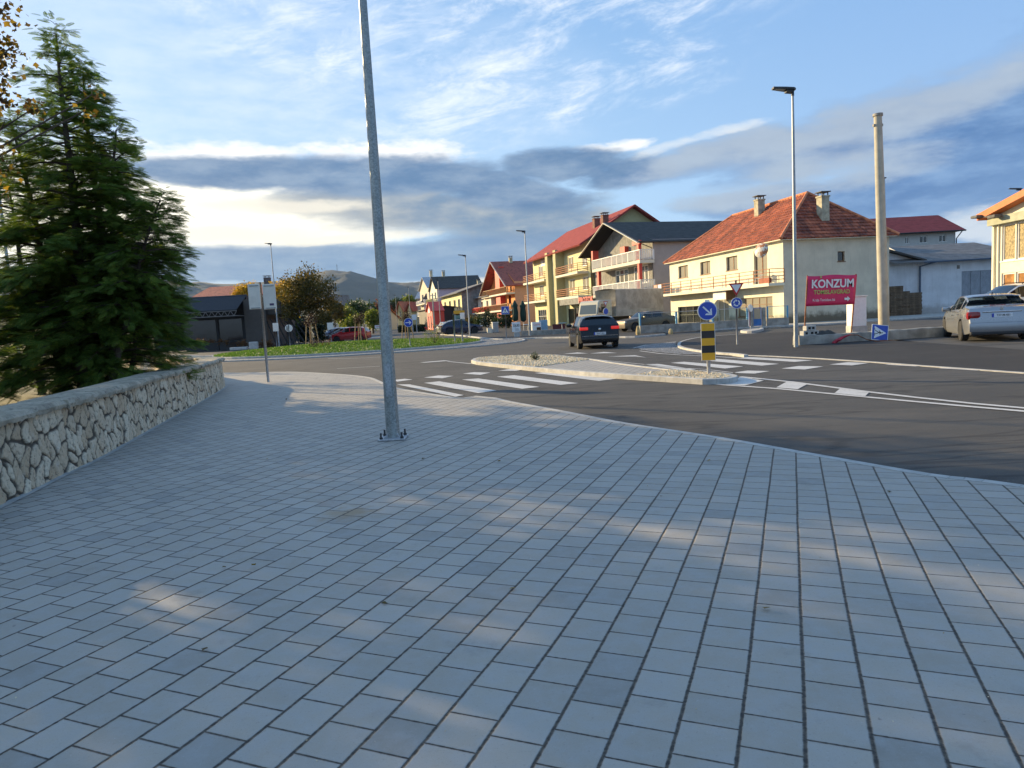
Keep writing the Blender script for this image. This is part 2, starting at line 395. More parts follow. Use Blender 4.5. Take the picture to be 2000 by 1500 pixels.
def m_metalroof(name, c, rib=.5):
    m_, n_, b, o = newmat(name); uv = n_.coord('UV'); u, v, _ = n_.sep(uv)
    fu = (u/rib).f('FRACT'); fv = (v/.35).f('FRACT'); big = n_.noise(uv, 1.5, 5, .6)
    t = n_.mix(n_.ss(big, .3, .7), tuple(k*.75 for k in c), tuple(k*1.15 for k in c))
    t = n_.mix(n_.ss(fv, .12, .0)*.45, t, tuple(k*.4 for k in c))
    n_.link(t, b.inputs['Base Color']); b.inputs['Roughness'].default_value = .85; b.inputs['Specular IOR Level'].default_value = .2
    bump(n_, b, n_.ss(fu, .0, .08)*n_.ss(fu, 1.0, .92) + fv*.8, .8, .02)
    return m_
def m_leaf(name, cols, trans=.35, rough=.55):
    m_, n_, b, o = newmat(name)
    g = n_.n('ShaderNodeNewGeometry'); rnd = E(n_, g.outputs['Random Per Island']); co_ = n_.coord('Object'); nz = n_.noise(co_, 1.3, 3, .6)
    cr = n_.n('ShaderNodeValToRGB'); els = cr.color_ramp.elements
    els[0].color = c4(cols[0]); els[1].color = c4(cols[-1])
    for i, c in enumerate(cols[1:-1]): e_ = els.new((i+1)/(len(cols)-1)); e_.color = c4(c)
    n_.link((rnd*.6 + n_.ss(nz, .25, .75)*.4).clamp(), cr.inputs[0]); c = E(n_, cr.outputs[0])
    n_.link(c, b.inputs['Base Color']); b.inputs['Roughness'].default_value = rough; b.inputs['Specular IOR Level'].default_value = .3
    tr = n_.n('ShaderNodeBsdfTranslucent'); n_.link(n_.mix(.5, c, (1, 1, .5), 'MULTIPLY'), tr.inputs[0])
    mx = n_.n('ShaderNodeMixShader'); mx.inputs[0].default_value = trans
    n_.t.links.new(b.outputs[0], mx.inputs[1]); n_.t.links.new(tr.outputs[0], mx.inputs[2]); n_.t.links.new(mx.outputs[0], o.inputs[0])
    return m_
def m_glass(name, col=(.02, .025, .03), rough=.04, trans=0.0):
    m_, n_, b, o = newmat(name); b.inputs['Base Color'].default_value = c4(col); b.inputs['Roughness'].default_value = rough
    b.inputs['Specular IOR Level'].default_value = .8; b.inputs['Transmission Weight'].default_value = trans; b.inputs['IOR'].default_value = 1.45
    if trans < .5:
        co_ = n_.coord('Object'); bump(n_, b, n_.noise(co_, .8, 2, .5), .06, .05)
    return m_
def m_carpaint(name, col, metal=.0, flake=False, rough=.35, dust=.45, coat=.6):
    m_, n_, b, o = newmat(name); co_ = n_.coord('Object'); x_, y_, z_ = n_.sep(co_)
    d = n_.ss(n_.noise(co_, 5, 6, .7)*.5 - z_*.7, -.30, .12)      # road dust on the lower flanks
    n_.link(n_.mix(d*dust, col, (.16, .14, .115)), b.inputs['Base Color']); b.inputs['Metallic'].default_value = metal
    n_.link((d*dust+rough).clamp(), b.inputs['Roughness']); n_.link(((1.0-d*dust*2)*coat).clamp(), b.inputs['Coat Weight']); b.inputs['Coat Roughness'].default_value = .03; b.inputs['Specular IOR Level'].default_value = .3
    return m_
def m_galv(name, base=(.34, .36, .37)):
    m_, n_, b, o = newmat(name); co_ = n_.coord('Object')
    v = n_.n('ShaderNodeTexVoronoi'); v.inputs['Scale'].default_value = 60; n_.link(co_, v.inputs['Vector'])
    sp = n_.sep(E(n_, v.outputs['Color']))[0]; big = n_.noise(n_.vscale(co_, 1, 1, .5), 5, 5, .65)
    t = n_.mix(sp*.6 + n_.ss(big, .3, .7)*.4, tuple(c*.62 for c in base), tuple(min(1, c*1.35) for c in base))
    n_.link(t, b.inputs['Base Color']); b.inputs['Metallic'].default_value = .55
    n_.link((big*.3+.36).clamp(), b.inputs['Roughness']); bump(n_, b, big, .25, .01)
    return m_
M = {}
M['paving'] = m_paving(); M['asphalt'] = m_asphalt('road_asphalt', (.074, .069, .062), .6); M['fresh'] = m_asphalt('fresh_asphalt', (.034, .032, .030), .15, True)
M['lot'] = m_asphalt('old_asphalt', (.085, .082, .078), .55); M['paint'] = m_paint()
M['kerb'] = mat('kerb_concrete', (.43, .42, .39), .8, var=.12, scale=5, bmp=.004, bscale=90)
M['concrete'] = mat('rough_concrete', (.30, .285, .25), .85, var=.22, scale=2.2, bmp=.01, bscale=30, streak=.3)
M['galv'] = m_galv('galvanised_steel'); M['steel'] = m_galv('zinc_steel', (.42, .43, .44))
M['black'] = mat('black_plastic', (.018, .018, .02), .5); M['rubber'] = mat('tyre_rubber', (.022, .022, .022), .85)
M['dark'] = mat('dark_interior', (.012, .012, .013), .9); M['white'] = mat('white_paint', (.72, .72, .70), .5, var=.05)
M['glass'] = m_glass('window_glass'); M['glassd'] = m_glass('shop_glass', (.008, .009, .011)); M['curtain'] = m_glass('curtained_glass', (.30, .28, .22), .12)
M['frame'] = mat('white_window_frame', (.74, .73, .69), .45, var=.04); M['brownframe'] = mat('brown_window_frame', (.22, .115, .05), .6, var=.2)
M['bark'] = mat('tree_bark', (.085, .065, .048), .9, var=.3, scale=6, bmp=.02, bscale=14)
M['stake'] = mat('wooden_stake', (.42, .25, .11), .7, var=.2, scale=6)
M['soil'] = mat('soil', (.075, .055, .038), .95, var=.3, scale=4, bmp=.03, bscale=12)

# ------------------------------------------------------------------ ground
RZ = -.08
def sheet(name, pts, z, m_, kind='structure', grid=None):
    mb = MB(); mb.poly([(x, y, z) for x, y in pts]); o = mb.build(name, m_)
    bm_ = bmesh.new(); bm_.from_mesh(o.data); bmesh.ops.triangulate(bm_, faces=bm_.faces[:]); 
    for f_ in bm_.faces:
        if f_.normal.z < 0: f_.normal_flip()
    bm_.to_mesh(o.data); bm_.free(); return tag(o, kind=kind)
def smooth(pts, n=6, closed=False):
    P_ = [np.array(p, float) for p in pts]; out = []; N_ = len(P_)
    rngi = range(N_) if closed else range(N_-1)
    for i in rngi:
        p0 = P_[(i-1) % N_] if closed or i > 0 else P_[i]; p1 = P_[i]; p2 = P_[(i+1) % N_]; p3 = P_[(i+2) % N_] if closed or i+2 < N_ else p2
        for k in range(n):
            t = k/n; out.append(tuple(.5*((2*p1)+(p2-p0)*t+(2*p0-5*p1+4*p2-p3)*t*t+(3*p1-p0-3*p2+p3)*t**3)))
    if not closed: out.append(tuple(P_[-1]))
    return out
def offset(path, d, closed=False):
    n = len(path); out = []
    for i in range(n):
        a = np.array(path[(i-1) % n] if closed or i else path[i]); b_ = np.array(path[(i+1) % n] if closed or i < n-1 else path[i])
        t = b_-a; t = t/(np.linalg.norm(t)+1e-9); out.append((path[i][0]+t[1]*-d, path[i][1]+t[0]*d))
    return out
def kerbstrip(name, path, w, z1, z0, m_=None, closed=False, joint=1.0, parent=None):
    """kerb stones along a path: top at z1, foot at z0, w to the left of the path; small gaps as joints"""
    m_ = m_ or M['kerb']; inn = offset(path, w, closed); mb = MB(); acc = 0; n = len(path)
    segs = [(i, (i+1) % n) for i in range(n if closed else n-1)]
    for i, j in segs:
        a, b_ = np.array(path[i]), np.array(path[j]); c, d = np.array(inn[i]), np.array(inn[j]); L = np.linalg.norm(b_-a)
        k = max(1, round(L/joint)); g = .006/max(L/k, .05)
        for q in range(k):
            t0 = (q+g/2)/k; t1 = (q+1-g/2)/k
            A, B, C, D = a+(b_-a)*t0, a+(b_-a)*t1, c+(d-c)*t1, c+(d-c)*t0
            ch = .012
            def v(p, z, s=0.0): return (p[0], p[1], z)
            A2, B2 = A+(D-A)*.1, B+(C-B)*.1
            mb.add([v(A, z0), v(B, z0), v(C, z0), v(D, z0), v(A, z1-ch), v(B, z1-ch), v(B2, z1), v(A2, z1), v(C, z1), v(D, z1)],
                   [(0, 1, 5, 4), (4, 5, 6, 7), (7, 6, 8, 9), (1, 2, 8, 6, 5), (3, 0, 4, 7, 9), (2, 3, 9, 8)])
    o = mb.build(name, m_, parent)
    bm_ = bmesh.new(); bm_.from_mesh(o.data); bmesh.ops.recalc_face_normals(bm_, faces=bm_.faces[:]); bm_.to_mesh(o.data); bm_.free()
    return o

# far ground, one sheet to the horizon
gm, gn, gb, go_ = newmat('far_ground'); cx_ = gn.coord('Object')
gt = gn.mix(gn.ss(gn.noise(cx_, .02, 6, .6), .35, .65), (.10, .11, .045), (.19, .16, .10)); gt = gn.mix(gn.ss(gn.noise(cx_, .3, 6, .7), .4, .7)*.4, gt, (.22, .20, .16))
gn.link(gt, gb.inputs['Base Color']); gb.inputs['Roughness'].default_value = .95
sheet('ground', [(-9000, -600), (9000, -600), (9000, 12000), (-9000, 12000)], -.10, gm)
# road surface and the worn yards around it
sheet('road', [(-70, -30), (75, -30), (75, 60), (22, 60), (17, 80), (-2, 170), (-60, 240), (-75, 235), (-40, 140), (-26, 100), (-40, 62), (-70, 56)], RZ-.004, M['asphalt'])
# footway of concrete blocks in front
kb = [G(439, 728), G(560, 726), G(652, 730), G(718, 736), G(745, 745), G(775, 757), G(892, 776.5)]
kb = [(-30, 38.5), (-22, 35.0), (-15.5, 30.3)] + kb
kerbA = smooth(kb, 5)
kerbB = [G(905, 777), G(930, 773), G(970, 777)] + smooth([G(1000, 784), G(1100, 802), G(1220, 825), G(1410, 854), G(1615, 890), G(1820, 925), G(2000, 947), (4.9, 3.2), (6.2, 0.5), (8.0, -3.5)], 4)
kerb_path = kerbA + kerbB
sheet('sidewalk', kerb_path + [(8.0, -12), (-16, -12), (-30, 20)], 0.0, M['paving'])
tag(kerbstrip('kerb', kerb_path, -.10, .004, -.12), kind='structure')
# crossing sheet edge: fine tarmac joint along the kerb
# fresh black footway on the far side, with its kerb
fa = [G(1453, 694, -.02), G(1430, 690, 0), G(1395, 687.5, 0), G(1350, 682, 0), G(1326, 676.5, 0), G(1323, 671, 0), G(1330, 666, 0), G(1350, 661, 0), G(1375, 657.5, 0), G(1420, 654, 0), G(1475, 651, 0)]
fas = smooth(fa, 4)
flush = [G(2050, 735, -.07), G(2000, 728.5, -.07), G(1900, 721.5, -.07), G(1800, 714.5, -.07), G(1700, 707, -.07), G(1600, 700.5, -.07), G(1500, 695.5, -.07), G(1456, 694, -.07)]
far_e = [G(1540, 648, 0), G(1620, 655, 0), G(1720, 663, 0), G(1840, 671, 0), G(2100, 690, 0)]
def zfresh(p): return .0
mb = MB(); top = [(x, y, -.004) for x, y in fas] + [(x, y, -.004) for x, y in far_e]
low_ = [(x, y, -.072) for x, y in flush]
mb.poly(top+low_); o = mb.build('footway', M['fresh'])
bm_ = bmesh.new(); bm_.from_mesh(o.data); bmesh.ops.triangulate(bm_, faces=bm_.faces[:])
for f_ in bm_.faces:
    if f_.normal.z < 0: f_.normal_flip()
bm_.to_mesh(o.data); bm_.free(); tag(o, kind='structure')
tag(kerbstrip('kerb', fas[::-1], .13, .0, -.12, joint=.8), kind='structure')
tag(kerbstrip('kerb', flush[::-1], .11, -.066, -.12, joint=1.0), kind='structure')
# parking yard on the right and the street behind the low wall
sheet('parking_yard', [G(1840, 671.5, -.02), G(2200, 700, -.02), (34, 20), (34, 33), (19.5, 33.3), G(1700, 655, 0)], -.05, M['lot'])
# town pavements on the far side
def band(name, pts, w, z, m_):
    p = smooth(pts, 4); sheet(name, p + offset(p, w)[::-1], z, m_)
tk = smooth([G(1300, 652, 0), G(1240, 657, 0), G(1160, 657.5, 0), G(1060, 659, 0), G(1000, 661, 0), G(960, 661.5, 0), G(900, 655, 0), G(860, 653, 0)], 4)
M['lightpave'] = mat('pale_concrete_paving', (.40, .375, .33), .85, var=.15, scale=1.5, bmp=.006, bscale=50)
tag(kerbstrip('kerb', tk, -.18, .015, -.12, joint=1.2), kind='structure')
tk_in = offset(tk, -.18)
sheet('sidewalk', tk_in + [(-9, 108), (-2, 110), (9, 96), (14.8, 72.5), (16.6, 60), (12, 52)], .0, M['fresh'])
tk2 = smooth([(12.6, 44.6), (16, 46.2), (20.2, 45.0), (30, 47.6), (48, 51)], 5)
sheet('sidewalk', tk2 + [(48, 66), (17, 62), (12.2, 50.5)], .0, M['lightpave'])
tag(kerbstrip('kerb', tk2, .14, .01, -.12, joint=1.2), kind='structure')
# cobbled overrun corner, ring lines
cm, cn, cb, _ = newmat('granite_setts'); cc = cn.coord('Object')
vo = cn.n('ShaderNodeTexVoronoi', feature='DISTANCE_TO_EDGE'); vo.inputs['Scale'].default_value = 8.5; cn.link(cc, vo.inputs['Vector'])
vc_ = cn.n('ShaderNodeTexVoronoi'); vc_.inputs['Scale'].default_value = 8.5; cn.link(cc, vc_.inputs['Vector'])
ed = cn.ss(E(cn, vo.outputs[0]), .03, .12); rr_ = cn.sep(E(cn, vc_.outputs['Color']))[0]
ct = cn.mix(rr_, (.16, .165, .17), (.34, .34, .34)); ct = cn.mix(1.0-ed, ct, (.06, .055, .045)); cn.link(ct, cb.inputs['Base Color']); cb.inputs['Roughness'].default_value = .7
bump(cn, cb, ed, 1.0, .02); M['cobble'] = cm
cob = [G(1243, 679, RZ), G(1262, 674.5, RZ), G(1292, 670.5, RZ), G(1320, 668, RZ), G(1319, 674, RZ), G(1330, 679.5, RZ), G(1360, 685.5, RZ), G(1405, 690.5, RZ), G(1440, 695.5, RZ), G(1380, 693.5, RZ), G(1325, 692, RZ), G(1280, 688, RZ), G(1252, 683.5, RZ)]
sheet('cobbled_apron', cob, RZ+.012, M['cobble'])
# roundabout
RC = (-10.5, 46.2); RG = 8.7; RA = 10.7
ring = [(RC[0]+math.cos(a)*RA*(1.08 if math.cos(a) > 0 else 1), RC[1]+math.sin(a)*RA*.96) for a in np.linspace(0, 2*math.pi, 49)[:-1]]
inner = [(RC[0]+math.cos(a)*RG, RC[1]+math.sin(a)*RG) for a in np.linspace(0, 2*math.pi, 49)[:-1]]
sheet('cobbled_apron', ring, -.03, M['cobble'])
tag(kerbstrip('kerb', ring, .14, -.02, -.12, closed=True), kind='structure')
tag(kerbstrip('kerb', inner, .12, .07, -.05, closed=True), kind='structure')
grm, gn2, gb2, _ = newmat('lawn'); gc = gn2.coord('Object')
gtt = gn2.mix(gn2.ss(gn2.noise(gc, 1.2, 6, .7), .3, .7), (.07, .15, .02), (.15, .24, .03)); gtt = gn2.mix(gn2.ss(gn2.noise(gc, 25, 3, .8), .35, .65)*.5, gtt, (.035, .085, .012))
gn2.link(gtt, gb2.inputs['Base Color']); gb2.inputs['Roughness'].default_value = .8; bump(gn2, gb2, gn2.noise(gc, 60, 3, .8), 1.0, .05)
mb = MB(); rings = 8; prev = None
def gz(r_): return .06 + .34*(1-(r_/RG)**2)
for k in range(rings+1):
    r_ = (RG-.12)*(1-k/rings); mb.v += [(RC[0]+math.cos(a)*r_, RC[1]+math.sin(a)*r_, gz(r_)) for a in np.linspace(0, 2*math.pi, 49)[:-1]]
for k in range(rings):
    for q in range(48): mb.f.append((k*48+q, k*48+(q+1) % 48, (k+1)*48+(q+1) % 48, (k+1)*48+q)); mb.mi.append(0)
tag(mb.build('lawn_mound', grm, smooth=80), kind='structure')
nb = 26000; rr2 = np.sqrt(rng.random(nb))*(RG-.15); aa = rng.random(nb)*2*np.pi; bx = RC[0]+np.cos(aa)*rr2; by = RC[1]+np.sin(aa)*rr2; bz = .05+.34*(1-(rr2/RG)**2)
hh = .05+rng.random(nb)*.07; an = rng.random(nb)*np.pi; w_ = .03
V = np.stack([np.stack([bx-np.cos(an)*w_, by-np.sin(an)*w_, bz], 1), np.stack([bx+np.cos(an)*w_, by+np.sin(an)*w_, bz], 1), np.stack([bx+rng.normal(0, .03, nb), by+rng.normal(0, .03, nb), bz+hh], 1)], 1).reshape(-1, 3)
M['grass'] = m_leaf('grass_blades', [(.045, .10, .014), (.09, .18, .022), (.13, .22, .03)], .4)
tag(npmesh('grass', V, np.arange(nb*3).reshape(-1, 3), M['grass']), kind='stuff')

# road markings: thin sheets
def mark(pts, name='road_marking', dz=.0, m_=None):
    P_ = [G(x, y, RZ) for x, y in pts]; return sheet(name, P_, RZ+.004+dz, m_ or M['paint'])
def line(pts, w, name='road_marking', dz=.0):
    P_ = [G(x, y, RZ) for x, y in pts]; a = offset(P_, w/2); b_ = offset(P_, -w/2); return sheet(name, a+b_[::-1], RZ+.004+dz, M['paint'])
for q in [[(775, 751), (800, 751), (906, 772), (890, 775.2)], [(828, 748), (858, 745), (970, 763), (934, 768)], [(902, 741.6), (934, 739.4), (1054, 756), (1020, 759.6)],
          [(970, 736), (1004, 733), (1130, 748.7), (1095, 752)], [(1044, 728.7), (1067, 727), (1204, 740), (1170, 744.3)], [(904, 730), (926, 727), (958, 728), (938, 732.4)],
          [(828, 737.6), (856, 733.6), (886, 734.4), (864, 739)], [(768, 742.5), (790, 740), (806, 741.4), (776, 745.6)], [(973, 724.4), (996, 720.8), (1024, 721.6), (1008, 724.4)],
          [(1254, 712), (1286, 711), (1360, 722), (1334, 723.5)], [(1310, 708.8), (1336, 706.8), (1452, 716), (1416, 720)], [(1374, 704), (1400, 701), (1522, 711), (1488, 714.4)],
          [(1440, 700), (1462, 697.6), (1588, 704), (1552, 707)], [(1428, 728.5), (1460, 724), (1504, 725), (1474, 730)], [(1526, 720), (1560, 715), (1608, 716), (1572, 722)],
          [(1620, 712), (1656, 707.6), (1698, 709.4), (1664, 714)],
          [(1416, 751), (1454, 753.2), (1492, 743.5), (1446, 736)], [(1516, 757), (1536, 746), (1578, 750), (1558, 760.5)], [(1630, 768), (1641, 759), (1698, 766), (1690, 774)]]: mark(q)
line([(874, 706), (950, 713.5), (1028, 720.2), (1075, 724.6), (1170, 732.8), (1240, 739.3), (1310, 744), (1370, 748), (1416, 752.2)], .10)
line([(1416, 752.2), (1520, 759.5), (1620, 769), (1700, 776.5), (1790, 785), (1900, 795), (2040, 807)], .12, dz=.001)
line([(1446, 736), (1544, 746), (1694, 765.5), (1792, 777), (1900, 788.5), (2040, 801)], .12, dz=.0015)
line([(1160, 702), (1240, 710), (1310, 717.5), (1380, 721.8), (1440, 729)], .06)
line([(1250, 685.5), (1290, 690.8), (1330, 693.6), (1390, 696), (1456, 700.5)], .10, dz=.001)
line([(1237, 680), (1262, 673.5), (1322, 667.2)], .08)
line([(1732, 712), (1792, 715.5)], .12); line([(1836, 719), (1912, 723.5)], .12)
line([(658, 720), (742, 715.4)], .09); line([(500, 729), (565, 726.3)], .07)
for q in [[(1099, 691.5), (1128, 688.6), (1150, 690.4)], [(1152, 690.5), (1180, 687.6), (1206, 689.6)], [(1186, 696.5), (1240, 694), (1262, 698.4), (1242, 696.4)], [(820, 708), (868, 704), (880, 704.6), (830, 708.4)]]: mark(q)
for q in [[(700, 660.5), (760, 656), (764, 656.6), (704, 661.2)], [(1500, 659), (1580, 655.6), (1582, 656.2), (1502, 659.8)]]: mark(q)
line([(640, 700.5), (700, 699.5), (742, 697.6)], .10)

# splitter island
isl = [(920, 703), (924, 700), (936, 697.3), (980, 694.6), (1040, 692.3), (1087, 692.6), (1140, 698.6), (1175, 702.6), (1192, 706), (1250, 713.5), (1317, 721), (1375, 723.4), (1425, 728.5), (1441, 732.6), (1440, 735.6), (1425, 738.6), (1400, 739.8), (1372, 740.2), (1300, 736), (1240, 732.5), (1150, 726.5), (1070, 720), (1010, 714.4), (960, 709.4), (930, 706)]
islw = [G(x, y, .03) for x, y in isl]
def inset(P_, d):
    c = np.mean(P_, axis=0); o = offset(P_, d, True)
    # choose the side that shrinks
    def area(q): return abs(sum(q[i][0]*q[(i+1) % len(q)][1]-q[(i+1) % len(q)][0]*q[i][1] for i in range(len(q))))/2
    return o if area(o) < area(P_) else offset(P_, -d, True)
a_ = sum(islw[i][0]*islw[(i+1) % len(islw)][1]-islw[(i+1) % len(islw)][0]*islw[i][1] for i in range(len(islw)))
if a_ < 0: islw = islw[::-1]
tag(kerbstrip('kerb', islw, .15, .03, -.12, closed=True, joint=.75), kind='structure')
ii = inset(islw, .15)
sheet('traffic_island', ii, .006, M['lightpave'])
def clip(poly, a, b_, keep):     # cut polygon by the line a-b
    out = []; n = len(poly)
    sd_ = lambda p: ((b_[0]-a[0])*(p[1]-a[1])-(b_[1]-a[1])*(p[0]-a[0]))*keep
    for i in range(n):
        p, q = poly[i], poly[(i+1) % n]; s1, s2 = sd_(p), sd_(q)
        if s1 >= 0: out.append(p)
        if s1*s2 < 0: t = s1/(s1-s2); out.append((p[0]+(q[0]-p[0])*t, p[1]+(q[1]-p[1])*t))
    return out
cA, cB = G(1160, 702, .0), G(1050, 717, .0); dA, dB = G(1325, 722, .0), G(1236, 734, .0)
gl = clip(ii, cA, cB, 1); 
if np.mean(gl, axis=0)[0] > (cA[0]+cB[0])/2: gl = clip(ii, cA, cB, -1)
gr_ = clip(ii, dA, dB, -1)
if np.mean(gr_, axis=0)[0] < (dA[0]+dB[0])/2: gr_ = clip(ii, dA, dB, 1)
M['pave2'] = M['paving']
midp = clip(clip(ii, cA, cB, -1 if gl is not None else 1), dA, dB, 1)
sheet('sidewalk', ii, .012, M['pave2'])
M['gravel'] = mat('gravel_bed', (.50, .40, .25), .9, var=.3, scale=20, bmp=.03, bscale=40)
sheet('gravel_bed', gl, .018, M['gravel']); sheet('gravel_bed', gr_, .018, M['gravel'])
def inside(p, poly):
    c = False; n = len(poly)
    for i in range(n):
        a, b_ = poly[i], poly[(i+1) % n]
        if (a[1] > p[1]) != (b_[1] > p[1]) and p[0] < (b_[0]-a[0])*(p[1]-a[1])/(b_[1]-a[1])+a[0]: c = not c
    return c
def pebbles(name, poly, n, s0, s1, z):
    xs = [p[0] for p in poly]; ys = [p[1] for p in poly]; pts = []
    while len(pts) < n:
        p = (random.uniform(min(xs), max(xs)), random.uniform(min(ys), max(ys)))
        if inside(p, poly): pts.append(p)
    P_ = np.array(pts); k = len(P_); s_ = s0+(s1-s0)*rng.random((k, 1)); base = np.array([(1, 0, 0), (0, 1, 0), (-1, 0, 0), (0, -1, 0), (0, 0, .8), (.6, .6, .55), (-.6, -.5, .6)])[:6]
    base = np.array([(1, .1, 0), (.2, 1, .05), (-1, .2, 0), (-.1, -1, 0), (.3, .2, .75), (-.35, -.25, .65)])
    an = rng.random(k)*2*np.pi; ca, sa = np.cos(an), np.sin(an); j = 1+rng.normal(0, .2, (k, 6, 3)); B = base[None]*j*s_[:, :, None]
    V = np.empty((k, 6, 3)); V[:, :, 0] = B[:, :, 0]*ca[:, None]-B[:, :, 1]*sa[:, None]+P_[:, 0:1]; V[:, :, 1] = B[:, :, 0]*sa[:, None]+B[:, :, 1]*ca[:, None]+P_[:, 1:2]; V[:, :, 2] = B[:, :, 2]+z
    F0 = np.array([(0, 1, 4), (1, 2, 5), (1, 5, 4), (2, 3, 5), (3, 0, 4), (3, 4, 5)]); F = (np.arange(k)[:, None, None]*6+F0[None]).reshape(-1, 3)
    return tag(npmesh(name, V.reshape(-1, 3), F, M['pebble']), kind='stuff')
M['pebble'] = m_leaf('pebbles', [(.26, .18, .10), (.55, .42, .25), (.72, .62, .44), (.58, .44, .26)], 0.0, .8)
pebbles('gravel', gl, 5200, .018, .045, .018); pebbles('gravel', gr_, 2600, .014, .04, .018)

# hills: real ridges kilometres away
def ridge(name, prof, D0, depth, m_, seed, rough=1.0):
    r2 = np.random.default_rng(seed); xs = np.array([azel(p[0], p[1])[0] for p in prof]); es = np.array([azel(p[0], p[1])[1] for p in prof])
    a = np.linspace(xs.min(), xs.max(), 260); e_ = np.interp(a, xs, es); k = 26; V = []
    for j in range(k):
        t = j/(k-1); D = D0 + depth*t
        hgt = np.tan(np.radians(e_))*(D0+depth)*(np.sin(t*np.pi/2)**1.3) 
        nz_ = np.zeros_like(a)
        for o_ in range(1, 6): nz_ += np.sin(a*o_*1.9+r2.random()*9+t*7*o_)*np.cos(a*o_*1.1-t*5*o_+r2.random()*9)/o_
        hgt = hgt*(1+.05*rough*nz_*np.sin(t*np.pi)) 
        V.append(np.stack([np.sin(np.radians(a))*D, np.cos(np.radians(a))*D, hgt], 1))
    V = np.concatenate(V); n = len(a); F = np.array([(j*n+i, j*n+i+1, (j+1)*n+i+1, (j+1)*n+i) for j in range(k-1) for i in range(n-1)])
    return tag(npmesh(name, V, F, m_, smooth=True), kind='structure')
def m_hill(name, c1, c2, s):
    m_, n_, b, o = newmat(name); co_ = n_.coord('Object')
    t = n_.mix(n_.ss(n_.noise(co_, s, 8, .68), .35, .65), c1, c2); n_.link(t, b.inputs['Base Color']); b.inputs['Roughness'].default_value = 1.0; return m_
hm = m_hill('cloud_shaded_scrub', (.018, .026, .030), (.052, .050, .044), .004); hm2 = m_hill('wooded_hill', (.030, .045, .020), (.075, .085, .035), .02)  # mountain colours darkened to stand in for cloud shade over it
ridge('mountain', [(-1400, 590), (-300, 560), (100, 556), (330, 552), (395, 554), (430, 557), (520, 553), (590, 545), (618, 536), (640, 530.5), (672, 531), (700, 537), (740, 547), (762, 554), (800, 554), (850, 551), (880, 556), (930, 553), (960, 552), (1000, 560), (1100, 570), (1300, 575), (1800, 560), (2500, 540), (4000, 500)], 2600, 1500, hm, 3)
ridge('hill', [(-1200, 640), (300, 600), (420, 596), (560, 600), (640, 600), (660, 589), (700, 586), (720, 588), (760, 600), (900, 598), (1200, 590), (2200, 560)], 800, 500, hm2, 5)
# ------------------------------------------------------------------ rubble wall on the left
def vor(s, z, sx, sz, seed):
    """anisotropic voronoi: edge gap (F2-F1) and cell id for arrays s,z"""
    def hsh(i, j, k):
        v_ = np.sin(i*127.1+j*311.7+k*74.7+seed*13.3)*43758.5453; return v_-np.floor(v_)
    u, v_ = s/sx, z/sz; iu, iv = np.floor(u), np.floor(v_); f1 = np.full(u.shape, 9.); f2 = f1.copy(); cid = np.zeros(u.shape)
    for di in (-2, -1, 0, 1, 2):
        for dj in (-2, -1, 0, 1, 2):
            ci, cj = iu+di, iv+dj; px_ = ci+hsh(ci, cj, 1)*.9+.05; py_ = cj+hsh(ci, cj, 2)*.9+.05
            tilt = (hsh(ci, cj, 4)-.5)*1.0
            du_, dv_ = px_-u, py_-v_; du_ = du_+dv_*tilt*.5; d = np.sqrt(du_**2+dv_**2)*(0.85+.4*hsh(ci, cj, 5)); idn = hsh(ci, cj, 3)
            m1 = d < f1; f2 = np.where(m1, f1, np.minimum(f2, d)); cid = np.where(m1, idn, cid); f1 = np.where(m1, d, f1)
    return f2-f1, cid
wm, wn_, wb, _ = newmat('rubble_limestone'); at_ = wn_.n('ShaderNodeAttribute', attribute_name='stone'); r_, g_, b__ = wn_.sep(E(wn_, at_.outputs['Color'])); wc = wn_.coord('Object')
st = wn_.mix(g_, (.56, .42, .27), (.80, .68, .50)); st = wn_.mix(wn_.ss(wn_.noise(wc, 22, 5, .7), .50, .68)*.7, st, (.20, .15, .11)); st = wn_.mix(wn_.ss(wn_.noise(wc, 5, 4, .7), .55, .75)*.5, st, (.62, .58, .50))
st = wn_.mix(wn_.ss(r_, .07, .20), (.11, .09, .068), st); wn_.link(st, wb.inputs['Base Color']); wb.inputs['Roughness'].default_value = .9; bump(wn_, wb, wn_.noise(wc, 45, 6, .7), .9, .02)
M['rubble'] = wm
capm, cn3, cb3, _ = newmat('weathered_coping'); cc3 = cn3.coord('Object')
ct3 = cn3.mix(cn3.ss(cn3.noise(cc3, 3, 6, .7), .3, .7), (.32, .28, .21), (.64, .55, .41)); ct3 = cn3.mix(cn3.ss(cn3.noise(cc3, 14, 5, .75), .52, .68)*.7, ct3, (.10, .10, .09)); ct3 = cn3.mix(cn3.ss(cn3.noise(cc3, 9, 5, .7), .66, .72)*.8, ct3, (.6, .58, .52))
cn3.link(ct3, cb3.inputs['Base Color']); cb3.inputs['Roughness'].default_value = .92; bump(cn3, cb3, cn3.noise(cc3, 30, 6, .75), 1.0, .03)
M['coping'] = capm
wall = empty('stone_wall', (-5.2, 8.5, 0), label='low rubble stone wall with grey coping curving along the block footway', cat='wall')
wp = [(-3.6, -3.0), (-4.0, 1.0), (-4.4, 4.2), (-4.71, 6.19), (-4.95, 7.33), (-5.18, 8.54), (-5.80, 10.98), (-6.88, 15.33), (-7.68, 18.3), (-8.05, 19.15), (-8.75, 20.1), (-11.1, 23.4), (-15.9, 30.4), (-20.5, 36.5)]
def resample(p, ds):
    p = np.array(smooth(p, 8)); L = np.r_[0, np.cumsum(np.linalg.norm(np.diff(p, axis=0), axis=1))]; s_ = np.arange(0, L[-1], ds)
    return s_, np.stack([np.interp(s_, L, p[:, 0]), np.interp(s_, L, p[:, 1])], 1)
